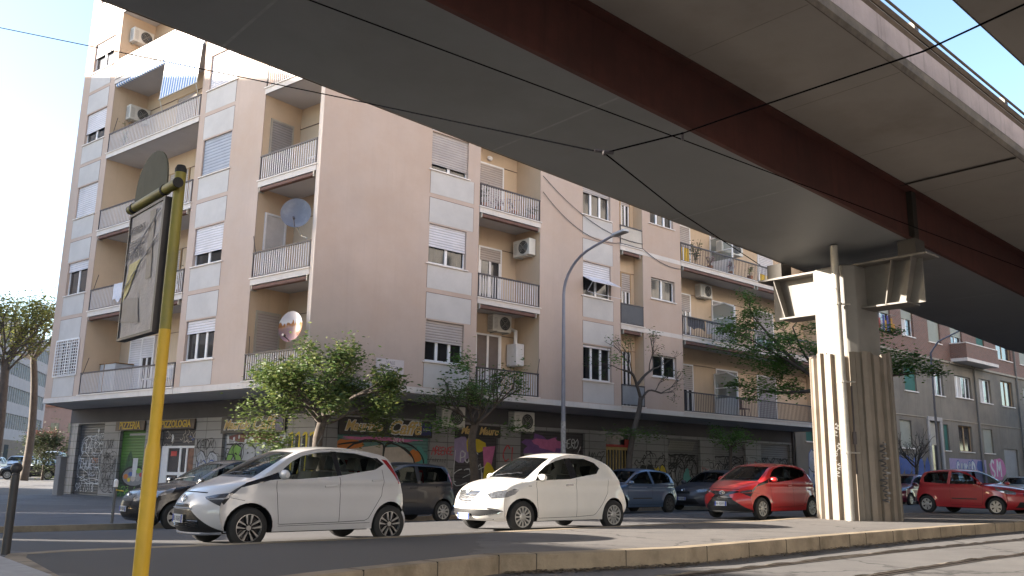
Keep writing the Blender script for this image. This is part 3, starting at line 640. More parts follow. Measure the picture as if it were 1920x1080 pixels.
class Spray:
    """flat ribbons and fills of paint lying on a wall or shutter, in (u, z)"""
    def __init__(s, F, w, seed, flip=False): s.F = F; s.w = w; s.r = random.Random(seed); s.flip = flip; s.mb = {}; s.k = 0
    def g(s, m):
        if m.name not in s.mb: s.mb[m.name] = (m, MB(s.F))
        return s.mb[m.name][1]
    def off(s): s.k += 1; return s.w+.0003*(s.k % 60)
    def stroke(s, pts, wd, m):
        pts = smooth_line(pts) if len(pts) > 2 else pts; w = s.off(); L = []
        for i, p in enumerate(pts):
            a, b = pts[max(i-1, 0)], pts[min(i+1, len(pts)-1)]; dx, dz = b[0]-a[0], b[1]-a[1]; l = math.hypot(dx, dz) or 1
            h = wd*.5*(1+(.3 if wd < .08 else .1)*math.sin(i*1.3+s.k)); L.append(((p[0]-dz/l*h, w, p[1]+dx/l*h), (p[0]+dz/l*h, w, p[1]-dx/l*h)))
        g = s.g(m)
        for (a, b), (c, d) in zip(L[:-1], L[1:]): g.quad(a, b, d, c)
    def word(s, body, u, z, size, wd, m, slant=.15, rot=0, gap=1.0):
        sg = -1 if s.flip else 1; x = 0; j = lambda: s.r.uniform(-.09, .09)
        for ch in body:
            for st in LET.get(ch, LET['S']):
                pts = [(x+(px+j()+slant*py), py+j()) for px, py in st]
                s.stroke([(u+sg*(px*math.cos(rot)-py*math.sin(rot))*size*.8, z+(py*math.cos(rot)+px*math.sin(rot))*size) for px, py in pts], wd, m)
            x += gap
    def scribble(s, u0, u1, z0, z1, n, wd, m, loops=6):
        for i in range(n):
            p = [s.r.uniform(u0, u1), s.r.uniform(z0, z1)]; pts = [tuple(p)]; a = s.r.random()*6.3; st = min(u1-u0, z1-z0)*.22
            for k in range(loops):
                a += s.r.uniform(-1.7, 1.7); p = [min(u1, max(u0, p[0]+st*math.cos(a))), min(z1, max(z0, p[1]+st*math.sin(a)))]; pts.append(tuple(p))
            s.stroke(pts, wd, m)
    def blob(s, u, z, ru, rz, m, n=14, jag=.22):
        w = s.off(); pts = []
        for i in range(n):
            t = 2*math.pi*i/n; q = 1+s.r.uniform(-jag, jag); pts.append((u+ru*q*math.cos(t), w, z+rz*q*math.sin(t)))
        s.g(m).add(pts+[(u, w, z)], [(i, (i+1) % n, n) for i in range(n)])
    def poly(s, pts, m): w = s.off(); s.g(m).add([(p[0], w, p[1]) for p in pts], [tuple(range(len(pts)))])
    def bubble(s, u0, u1, z0, z1, n, fill, line, wd=.05, body=None):
        """a throw-up: fat rounded letters, dark outline beneath, fill on top, thin inner lines"""
        sg = -1 if s.flip else 1; body = body or ''.join(s.r.choice('SREOAGBCPKD') for _ in range(n)); cw = (u1-u0)/len(body); h = z1-z0; fat = min(cw, h)*.36
        a = u1 if s.flip else u0; jobs = []
        for i, ch in enumerate(body):
            j = lambda: s.r.uniform(-.07, .07)
            for st in LET[ch]:
                jobs.append((i, [(a+sg*(i+.12+.85*min(1, max(0, px+j()+.1*py)))*cw, z0+h*(.1+.8*(py+j()))) for px, py in st]))
        for i, pts in jobs: s.stroke(pts, fat+wd*1.7, line)
        for i, pts in jobs: s.stroke(pts, fat, fill[i % len(fill)])
        for i, pts in jobs:
            if s.r.random() < .5: s.stroke([(x+.02, z+fat*.12) for x, z in pts], wd*.3, line)
    def done(s, parent, name='graffiti'):
        for m, g in s.mb.values(): g.build(name, m, parent, recalc=False)
SP = {k: pm('spray_'+k, c, .7, .12, 5) for k, c in dict(white=(.55,.56,.58), black=(.02,.02,.022), red=(.40,.05,.06), pink=(.48,.14,.30), purple=(.17,.08,.24), yellow=(.55,.42,.03), green=(.16,.32,.07),
      teal=(.08,.26,.24), orange=(.50,.17,.04), blue=(.06,.10,.30), silver=(.36,.37,.41), lilac=(.30,.24,.40), cream=(.46,.40,.35), dkgreen=(.03,.09,.04), grey=(.2,.2,.21), faint=(.32,.31,.30)).items()}
def graffiti():
    w = SP
    s = Spray(FSA, -.118, 1, True)                      # leftmost charcoal shutter, white tags
    s.word('COUER', 16.45, 2.22, .17, .022, w['white']); s.word('CHAS', 17.5, 1.62, .42, .035, w['white'], gap=.95); s.word('THUR', 17.55, .98, .40, .04, w['white'], gap=.9); s.word('OMS', 16.5, 1.22, .2, .02, w['orange'])
    s.word('SPLID18', 17.68, .08, .30, .03, w['white'], gap=.92); s.scribble(15.7, 17.6, .4, 2.3, 14, .025, w['white'], 7); s.stroke([(17.4,.62),(16.9,.72),(17.3,.5),(16.4,.6),(15.8,.55)], .025, w['white']); s.blob(16.2, 2.52, .06, .09, w['white']); s.scribble(15.8, 16.6, .7, 1.6, 7, .02, w['silver'], 8)
    s.done(SHUT[0])
    s = Spray(FSA, .004, 2, True)                       # piers of facade A
    for a, b, n in ((14.4, 15.45, 22), (11.45, 12.3, 10), (7.5, 8.95, 10)): s.scribble(a, b, .1, 2.1, n, .018, w['black'], 7)
    s.word('NY', 15.2, 1.8, .35, .03, w['black']); s.word('AR', 15.3, 1.3, .3, .03, w['black']); s.word('MM', 15.4, .3, .5, .025, w['black']); s.word('REAS', 15.35, .85, .3, .025, w['black'])
    s.word('KADM', 8.9, 1.75, .32, .035, w['black']); s.bubble(7.55, 8.9, .2, 1.65, 2, [w['silver']], w['black'], .035); s.bubble(7.6, 8.85, .5, 1.3, 2, [w['silver']], w['blue'], .03); s.blob(12.0, 1.4, .1, .14, w['red'])
    for i in range(4):
        u = 3.78-i*.35; s.poly([(u,.9),(u-.26,.9),(u-.26,2.2-.1*(i % 2)),(u,2.2)], w['black']); s.stroke([(u,2.15),(u-.12,2.22),(u-.2,2.1),(u-.18,.9)], .07, w['yellow'])
    s.done(bld)
    s = Spray(FSA, -.118, 3, True)                      # mural on the green shutter
    s.poly([(13.9,.85),(13.75,1.5),(13.55,1.72),(13.4,1.5),(13.3,1.0)], w['dkgreen']); s.stroke([(13.75,.9),(13.6,1.6)], .02, w['black']); s.scribble(13.35, 13.8, .9, 1.5, 6, .015, w['black'])
    el = lambda u, z, a, b, m: s.poly([(u+a*math.cos(t*.35), z+b*math.sin(t*.35)) for t in range(18)], m)
    el(13.15, .72, .92, .42, w['black']); el(13.15, .72, .84, .34, w['grey']); el(13.75, .72, .16, .1, w['orange']); el(13.4, .82, .16, .08, w['blue']); el(13.2, .66, .17, .12, w['cream']); el(12.85, .68, .17, .13, w['faint']); el(12.65, .8, .12, .08, w['red']); el(13.5, .6, .12, .08, w['yellow']); el(12.85, .95, .2, .1, w['green'])
    s.stroke([(12.25,.75),(12.5,.4),(13.1,.28),(13.7,.36),(14.05,.7)], .05, w['black']); s.scribble(12.5, 14.2, 0, .35, 18, .02, w['green'], 5); s.poly([(13.3,.98),(12.95,.98),(12.95,1.42),(13.3,1.42)], w['white']); s.poly([(13.27,.72),(13.0,.72),(13.0,1.0),(13.27,1.0)], w['white']); s.poly([(13.75,2.28),(12.4,2.28),(12.4,2.36),(13.75,2.36)], w['faint'])
    s.done(SHUT[1])
    s = Spray(FSA, -.118, 4, True); s.scribble(9.1, 11.3, 1.9, 2.45, 12, .02, w['cream'], 5); s.blob(10.7, 2.15, .07, .16, w['white']); s.scribble(9.2, 10, 1.9, 2.2, 3, .03, w['blue'], 4); s.done(SHUT[2])
    s = Spray(FSA, -.118, 5, True)                      # cafe shutter, green and white throw-up
    s.blob(5.6, 2.1, 1.6, .16, pm('spray_maroon', (.17, .06, .055), .7)); 
    for i in range(26): s.blob(s.r.uniform(4.1, 7.3), s.r.uniform(1.85, 2.2), .05, .07, w['white'])
    s.bubble(4.1, 7.2, .9, 1.9, 4, [w['green'], w['silver'], w['silver'], w['green']], w['black'], .05); s.bubble(4.3, 7.3, .2, 1.2, 4, [w['silver'], w['white'], w['silver'], w['green']], w['black'], .05); s.scribble(4.1, 7.3, .2, 1.9, 14, .03, w['black'], 8); s.done(SHUT[3])
    s = Spray(FSB, -.118, 6)                            # second cafe shutter, large white letters
    s.blob(3.3, 1.9, .5, .2, w['orange']); s.blob(6.1, 1.4, .35, .5, w['teal']); s.blob(5.9, 1.6, .3, .2, w['orange']); s.blob(4.5, 2.12, 1.5, .07, w['pink'], 20)
    s.poly([(3.3,.2),(3.2,1.75),(4.6,1.95),(4.55,.2)], w['cream']); s.stroke([(3.3,.2),(3.2,1.75),(4.6,1.95),(4.55,.2)], .07, w['black'])
    s.poly([(4.7,.2),(4.65,1.85),(5.3,1.9),(5.85,1.5),(5.9,.8),(5.6,.2)], w['cream']); s.stroke([(4.7,.2),(4.65,1.85),(5.3,1.9),(5.85,1.5),(5.9,.8),(5.6,.2)], .07, w['black']); s.blob(5.2, .95, .13, .22, w['black']); s.blob(5.2, .98, .06, .1, w['cream'])
    s.stroke([(2.9,1.9),(3.6,2.0),(4.4,2.05),(5.6,2.0),(6.2,1.6),(6.3,1.1)], .05, w['black']); s.word('DEKA', 5.0, 2.05, .14, .018, w['white']); s.scribble(2.9, 3.3, .3, 1.8, 6, .03, w['green']); s.done(SHUT[4])
    s = Spray(FSB, .004, 7)                             # piers of facade B
    s.word('MRBENSE', 6.52, 1.68, .26, .03, w['red'], gap=.62); s.word('ARKADE', 6.55, 1.42, .1, .012, w['black'], gap=1.3); s.blob(6.75, .95, .22, .3, w['faint']); s.blob(7.2, .95, .2, .3, w['faint']); s.scribble(6.55, 7.4, .1, 1.2, 10, .025, w['red'], 5); s.scribble(6.55, 7.4, .1, 1.2, 12, .015, w['black'], 5)
    s.word('CL', 9.75, 1.55, .5, .05, w['red']); s.word('SAYN', 9.65, 1.0, .3, .03, w['black'], gap=.75); s.word('MAGZ', 14.3, 1.55, .42, .03, w['black'], gap=.7); s.stroke([(14.6,1.5),(14.5,1.0),(14.9,.85),(14.75,1.2)], .04, w['black'])
    s.bubble(17.5, 19.3, .7, 1.5, 4, [w['yellow']], w['black'], .06); s.scribble(17.2, 19.2, 1.5, 2.1, 8, .04, w['black'], 6); s.scribble(17.2, 19.2, .1, .8, 8, .03, w['black'], 6)
    for a, b in ((21.9, 22.8), (25.5, 26.7), (17.1, 19.4)): s.scribble(a, b, .2, 2.0, 10, .025, w['black'], 6); s.scribble(a, b, .2, 1.8, 4, .02, w['red'], 5)
    s.blob(22.4, 1.3, .12, .08, w['white']); s.done(bld)
    s = Spray(FSB, -.118, 8)                            # narrow shop shutter
    s.blob(7.9, 1.9, .5, .5, w['lilac']); s.blob(8.6, 2.05, .55, .25, w['yellow']); s.poly([(8.9,2.0),(9.5,2.05),(9.3,1.2),(9.0,1.0)], w['pink']); s.blob(9.2, .9, .3, .5, w['yellow']); s.blob(9.1, .4, .3, .3, w['purple']); s.word('PUNS', 7.85, 1.45, .34, .04, w['white'], gap=.75)
    s.stroke([(7.65,1.85),(7.62,.7),(8.2,.72)], .035, w['white']); s.stroke([(8.0,.9),(9.0,1.3)], .03, w['white']); s.stroke([(8.3,1.2),(8.5,.8),(8.8,1.4),(8.9,.5)], .03, w['white']); s.scribble(7.6, 8.9, .1, 1.2, 5, .03, w['white'], 4); s.done(SHUT[5])
    s = Spray(FSB, -.118, 9)
    s.blob(11.9, 2.1, 1.1, .42, w['purple'], 20, .3); s.blob(12.2, 2.2, .8, .25, w['pink'], 16, .4); s.blob(11.6, 1.4, .8, .5, w['faint'], 16); s.word('HERO', 13.0, 2.1, .34, .035, w['white'], gap=.8); s.bubble(10.8, 13.9, .3, 1.5, 5, [w['grey'], w['faint']], w['black'], .06); s.scribble(10.8, 13.9, .3, 1.7, 16, .035, w['black'], 8); s.scribble(12.8, 14, 1.5, 2.0, 6, .03, w['black'], 7); s.done(SHUT[6])
    for k, (a, b) in ((7, (19.5, 21.7)), (8, (23, 25.4)), (9, (26.9, 29.4))):
        s = Spray(FSB, -.118, 20+k); s.bubble(a, b, .2, 1.6, 4, [w['faint'], w['grey']], w['black'], .05); s.scribble(a, b, .1, 2.0, 22, .045, w['black'], 8)
        if k == 7: s.blob(20.9, 1.0, .25, .4, w['teal']); s.blob(20.5, .4, .5, .25, w['yellow'])
        s.done(SHUT[k])
graffiti()

# ------------------------------------------------------------------ shop signs and the street plaque
def sign(F, u0, u1, z0, z1, body, col, size, label, flip, board, w=.02, d=.06, shear=0, sx=1, bold=0, parts=None, outline=None, extra=None):
    t = thing('shop_sign', label, 'sign', F @ Vector(((u0+u1)/2, w, z0)))
    g = MB(F); g.box(u0, u1, w, w+d, z0, z1); g.build('sign_board', board, t, bevel=.006)
    for (bd, u, z, sz, sxx) in (parts or [(body, (u0+u1)/2, (z0+z1)/2, size, sx)]):
        if outline: text('lettering', bd, sz, wallM(F, u, z, w+d+.002, flip), outline, t, shear, bold+.018*sz/.35, sxx, .002)
        text('lettering', bd, sz, wallM(F, u, z, w+d+.008, flip), col, t, shear, bold, sxx, .004)
    if extra: extra(t)
    return t
GOLD = pm('gold_letters', (.52, .36, .13), .45, .15, 8); YELL = pm('yellow_letters', (.58, .38, .02), .5, .12, 6); BLKS = pm('black_sign_board', (.014, .014, .016), .35, .2, 3); BROWNB = pm('brown_sign_board', (.075, .05, .04), .5, .2, 3)
NAVY = pm('navy_sign_square', (.02, .025, .12), .4, .1, 3); PALEL = flat('pale_letters', (.6, .6, .62), .5)
def navy(F, u, z, flip):
    def f(t):
        g = MB(F); g.box(u-.2, u+.2, .082, .095, z-.2, z+.2); g.build('logo_square', NAVY, t)
        text('lettering', 'lavazza', .1, wallM(F, u, z, .097, flip), PALEL, t)
    return f
sign(FSA, 12.42, 14.55, 2.47, 2.82, 'PIZZERIA', YELL, .40, 'brown pizzeria sign with yellow capitals above the green shutter', True, BROWNB, bold=.006, sx=.95)
sign(FSA, 9.06, 11.45, 2.47, 2.82, 'PIZZOLOGIA', YELL, .36, 'brown sign with yellow capitals above the glazed pizzeria door', True, BROWNB, bold=.006, sx=.92)
sign(FSA, 3.92, 7.42, 2.26, 2.82, '', GOLD, .4, 'black cafe sign with gold script left of the leafy tree', True, BLKS, shear=.35, outline=PALEL, bold=.012,
     parts=[('Maurizio', 6.5, 2.54, .44, .95), ('Caffè', 5.0, 2.56, .62, 1.0)], extra=navy(FSA, 4.2, 2.54, True))
sign(FSB, 2.78, 6.46, 2.22, 2.78, '', GOLD, .4, 'black cafe sign with gold script right of the leafy tree', False, BLKS, shear=.35, outline=PALEL, bold=.012,
     parts=[('Maurizio', 3.7, 2.5, .44, .9), ('Caffè', 5.3, 2.5, .62, 1.0)], extra=navy(FSB, 6.2, 2.5, False))
sign(FSB, 7.5, 9.58, 2.34, 2.76, '', GOLD, .36, 'narrow black shop sign with gold script behind the second tree', False, BLKS, shear=.35, bold=.012, parts=[('Maff', 8.0, 2.55, .38, .9), ('Mauro', 9.0, 2.55, .38, .9)])
def plaque():
    t = thing('street_plaque', 'pale stone street name plaque on the blank peach wall', 'plaque', FB @ Vector((2.7, 0, 3.84)))
    g = MB(FB); g.box(2.22, 3.2, .0, .03, 3.84, 4.35); g.build('stone_slab', pm('plaque_marble', (.58, .52, .52), .6, .06, 5), t, bevel=.006)
    ink = flat('engraved_grey', (.22, .20, .22), .8)
    for b, z in (('VIALE', 4.24), ('DELLO SCALO', 4.10), ('S. LORENZO', 3.96)): text('lettering', b, .135, wallM(FB, 2.72, z, .032), ink, t, sx=.95, ext=.001)
plaque()
# ------------------------------------------------------------------ things on and in front of the facade
ACW = pm('ac_casing', (.60, .58, .54), .5, .06, 3); ACD = flat('ac_fan_dark', (.05, .05, .055), .6)
def make_ac(name='air_conditioner', w=.85, h=.6, d=.32):
    t = thing(name, '', 'air conditioner'); MW[t.name] = IDM.copy()
    g = MB(); g.box(-w/2, w/2, 0, d, 0, h); g.build('casing', ACW, t, bevel=.02)
    g = MB(); T = Matrix.Translation((-w*.13, d+.004, h*.5)) @ Matrix.Rotation(R_(-90), 4, 'X')
    g.lathe([(.001, 0), (.24, 0), (.24, .006), (.001, .006)], 24, T); f = g.build('fan_recess', ACD, t)
    g = MB()
    for r in (.06, .12, .18, .235): g.tube([(-w*.13+r*math.cos(a*.4), d+.016, h*.5+r*math.sin(a*.4)) for a in range(17)], .005, 4)
    for a in range(4): g.tube([(-w*.13, d+.016, h*.5), (-w*.13+.24*math.cos(a*1.57+.78), d+.016, h*.5+.24*math.sin(a*1.57+.78))], .005, 4)
    g.build('fan_guard', GALV, t)
    g = MB()
    for i in range(9): g.box(w/2-.002, w/2+.004, .05, d-.05, .08+i*.05, .1+i*.05); g.box(w*.26, w*.44, d-.002, d+.003, .1+i*.045, .115+i*.045)
    g.build('louvre', flat('ac_louvre', (.32, .31, .30), .6), t)
    g = MB(); g.box(-w*.35, -w*.31, -.02, d+.05, -.05, 0); g.box(w*.31, w*.35, -.02, d+.05, -.05, 0); g.build('bracket', GALV, t)
    return t
def place(o, F, u, w, z, turn=0, label=None, group=None):
    o.matrix_world = F @ Matrix.Translation((u, w, z)) @ Matrix.Rotation(turn, 4, 'Z')
    m = o.matrix_world.copy(); r = m.to_3x3()
    if r.determinant() < 0:                     # mirrored frame: rebuild as a proper rotation facing the same way
        y = (r @ Vector((0, 1, 0))).normalized(); z_ = Vector((0, 0, 1)); x = y.cross(z_); r = Matrix((x, y, z_)).transposed(); mm = r.to_4x4(); mm.translation = m.translation; o.matrix_world = mm
    MW[o.name] = o.matrix_world.copy()
    if label: o['label'] = label
    if group: o['group'] = group
AC0 = make_ac(); GAC = 'air conditioners on the facade'
acs = [(FA, 12.86, -.95, ZF(4)+1.6, R_(90), 'weathered air conditioner on the balcony wall beside the blue striped awning'),
       (FA, 12.86, -.75, ZF(5)+1.75, R_(90), 'white air conditioner on the topmost visible balcony wall'),
       (FB, 8.78, -.62, ZF(2)+1.95, R_(90), 'white air conditioner high on the side wall above the open balcony door'),
       (FB, 7.95, -1.28, ZF(1)+2.3, 0, 'white air conditioner above the screened balcony door and boiler'),
       (FB, 19.95, -1.28, ZF(2)+2.15, 0, 'small white air conditioner on the long balcony beside the frosted screen')]
for i, (F, u, w, z, a, lab) in enumerate(acs):
    o = AC0 if i == 0 else copy_tree(AC0)
    place(o, F, u, w, z, a, lab, GAC)
for v, lab in ((7.15, 'beige shop air conditioner above the red scrawled pier'), (10.5, 'beige shop air conditioner right of the second tree')):
    o = copy_tree(AC0); place(o, FSB, v, .0, 2.62, 0, lab, 'shop air conditioners'); o.scale = (1.2, 1.2, 1.2)
o = copy_tree(AC0); place(o, FB, 21.5, -.9, ZF(3)+1.25, 0, 'large beige air conditioner standing on the upper long balcony', GAC); o.scale = (1.9, 1.1, .9)

def dish(u, z, r, face, mirror, label, aim):
    t = thing('satellite_dish', label, 'satellite dish', FA @ Vector((u, .25, z-r*.9)), group='satellite dishes on the balconies')
    c = FA @ Vector((u, .28, z)); n = (FA.to_3x3() @ Vector(aim)).normalized(); T = Matrix.Translation(c) @ n.to_track_quat('Z', 'Y').to_matrix().to_4x4()
    g = MB(); prof = [(.002, 0)]+[(r*i/8, .16*r*(i/8)**2*1.6) for i in range(1, 9)]
    g.lathe(prof, 32, T @ Matrix.Diagonal((.92, 1.05, 1, 1))); g.build('reflector', face, t, smooth=True)
    g = MB(); arm = T @ Vector((0, -r*.95, .2*r)); lnb = T @ Vector((0, -r*.75, r*.95))
    g.tube([arm, lnb], .014, 6); g.tube([lnb-n*.0, lnb-n*.1], .035, 8); g.build('receiver_arm', IRON, t)
    g = MB(); foot = FA @ Vector((u-.25, .02, z-r*1.45)); g.tube([c-n*.03, T @ Vector((0, -r*.5, -.1)), FA @ Vector((u, .05, z-r*1.2)), foot], .022, 6); g.build('mount', GALV, t)
dish(.58, 8.28, .47, pm('dish_grey', (.13, .135, .16), .55, .08, 4, dirt=(.2, .2, .22), dsc=3), False, 'grey satellite dish clamped to the second floor balcony rail', (-.75, .75, .30))
def two_tone_dish():
    # lacquered dish, pale above and orange brown below a ragged edge
    m = pm('pale_brown_dish', (.5, .48, .5), .18, .04, 2, coat=.6); n, L, b = nodes(m)
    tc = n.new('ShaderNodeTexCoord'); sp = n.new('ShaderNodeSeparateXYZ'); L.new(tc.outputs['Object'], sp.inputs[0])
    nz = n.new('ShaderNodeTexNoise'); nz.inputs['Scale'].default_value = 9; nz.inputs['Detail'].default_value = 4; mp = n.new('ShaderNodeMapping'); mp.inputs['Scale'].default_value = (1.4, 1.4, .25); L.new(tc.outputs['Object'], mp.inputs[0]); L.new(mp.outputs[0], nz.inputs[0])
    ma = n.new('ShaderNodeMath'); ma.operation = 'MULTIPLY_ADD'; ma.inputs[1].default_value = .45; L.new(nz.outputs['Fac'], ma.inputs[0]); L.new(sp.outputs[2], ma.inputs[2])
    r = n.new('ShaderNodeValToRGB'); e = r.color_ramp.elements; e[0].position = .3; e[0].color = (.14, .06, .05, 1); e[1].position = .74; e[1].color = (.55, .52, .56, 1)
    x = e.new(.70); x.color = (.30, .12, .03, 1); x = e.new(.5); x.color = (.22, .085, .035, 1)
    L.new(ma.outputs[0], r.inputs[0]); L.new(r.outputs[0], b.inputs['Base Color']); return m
dish(.40, 4.98, .42, two_tone_dish(), True, 'pale and orange brown satellite dish on the first floor balcony rail', (-.30, .95, .10))

def boiler():
    t = thing('wall_boiler', 'white wall hung gas boiler with flue on the balcony', 'boiler', FB @ Vector((8.62, -1.1, ZF(1)+1.2)))
    g = MB(FB); z = ZF(1)+1.15; g.box(8.4, 8.78, -1.25, -.72, z, z+.78); g.build('casing', PVC, t, bevel=.03)
    g = MB(FB); g.tube([(8.6,-1.0,z+.78), (8.6,-1.0,z+1.25), (8.6,-1.28,z+1.35)], .07, 10); g.build('flue', PVC, t)
    g = MB(FB); g.tube([(8.5,-1.1,z), (8.5,-1.22,z-.3)], .015, 5); g.tube([(8.65,-1.1,z), (8.65,-1.22,z-.35)], .015, 5); g.build('pipe', GALV, t)
boiler()

def awnings():
    brown = pm('brown_awning_roll', (.13, .065, .05), .8, .2, 3)
    for F, u0, u1, n, lab in ((FA, .25, 2.8, 1, 'rolled brown awning under the grey dish balcony'), (FA, .25, 2.8, 2, 'rolled brown awning above the grey dish balcony'), (FA, 6.8, 12.75, 1, 'long rolled brown awning above the white cabinet balcony'), (FA, 6.8, 12.75, 2, 'long rolled brown awning behind the yellow sign post'),
                        (FB, 6.1, 8.6, 1, 'rolled brown awning above the boiler balcony'), (FB, 6.1, 8.7, 2, 'rolled brown awning under the flowered balcony'), (FB, 17.0, 22.0, 1, 'rolled dark awning left part under the middle long balcony'), (FB, 22.4, 28.2, 1, 'rolled dark awning right part under the middle long balcony'),
                        (FB, 17.0, 22.2, 2, 'rolled dark awning left part under the upper long balcony'), (FB, 22.5, 28.2, 2, 'rolled dark awning right part under the upper long balcony'), (FB, 13.2, 14.2, 2, 'short rolled awning under the frosted glass balcony'), (FB, 13.2, 14.2, 1, 'short rolled awning under the dark panelled balcony')):
        z = ZF(n)+2.92-.085; t = thing('rolled_awning', lab, 'awning', F @ Vector(((u0+u1)/2, 0, z)), group='rolled awnings under the balconies')
        g = MB(F); g.tube([(u0,-.06,z), (u1,-.06,z)], .07, 10); g.box(u0, u1, -.02, .03, z-.05, z+.05); g.build('roll', brown, t)
        g = MB(F); g.box(u0-.03, u0, -.14, .04, z-.09, z+.09); g.box(u1, u1+.03, -.14, .04, z-.09, z+.09); g.build('end_bracket', GALV, t)
    # the extended blue and white one
    m = bpy.data.materials.new('striped_awning_cloth'); m.use_nodes = True; n, L, b = nodes(m); MATS['stripe'] = m
    tc = n.new('ShaderNodeTexCoord'); sp = n.new('ShaderNodeSeparateXYZ'); L.new(tc.outputs['UV'], sp.inputs[0])
    a = n.new('ShaderNodeMath'); a.operation = 'MULTIPLY'; a.inputs[1].default_value = 6.0; L.new(sp.outputs[0], a.inputs[0]); f = n.new('ShaderNodeMath'); f.operation = 'FRACT'; L.new(a.outputs[0], f.inputs[0])
    c = n.new('ShaderNodeMath'); c.operation = 'GREATER_THAN'; c.inputs[1].default_value = .5; L.new(f.outputs[0], c.inputs[0])
    x = n.new('ShaderNodeMix'); x.data_type = 'RGBA'; x.inputs[6].default_value = (.12, .25, .55, 1); x.inputs[7].default_value = (.75, .77, .78, 1); L.new(c.outputs[0], x.inputs[0]); L.new(x.outputs[2], b.inputs['Base Color']); b.inputs['Roughness'].default_value = .8
    t = thing('striped_awning', 'blue and white striped drop awning pulled down over the upper balcony', 'awning', FA @ Vector((9.8, .1, 15.5)))
    z = ZF(5)-.26; g = MB(FA); g.tube([(6.75,-.05,z), (12.8,-.05,z)], .075, 10); g.build('roll', m, t)
    g = MB(FA); N = 8
    for i in range(N):
        a, b_ = i/N, (i+1)/N; p = lambda q: (.06+.10*q, z-1.62*q)
        (w0, z0), (w1, z1) = p(a), p(b_); g.quad((6.75,w0,z0), (9.15,w0,z0), (9.15,w1,z1), (6.75,w1,z1))
    g.build('cloth', m, t, recalc=False)
    g = MB(FA); g.tube([(6.72,.165,z-1.63), (9.18,.165,z-1.63)], .022, 6)
    for u in (6.8, 9.1): g.tube([(u,.165,z-1.63), (u,.02,ZF(4)+.8)], .018, 6)
    g.build('front_bar', GALV, t)
awnings()
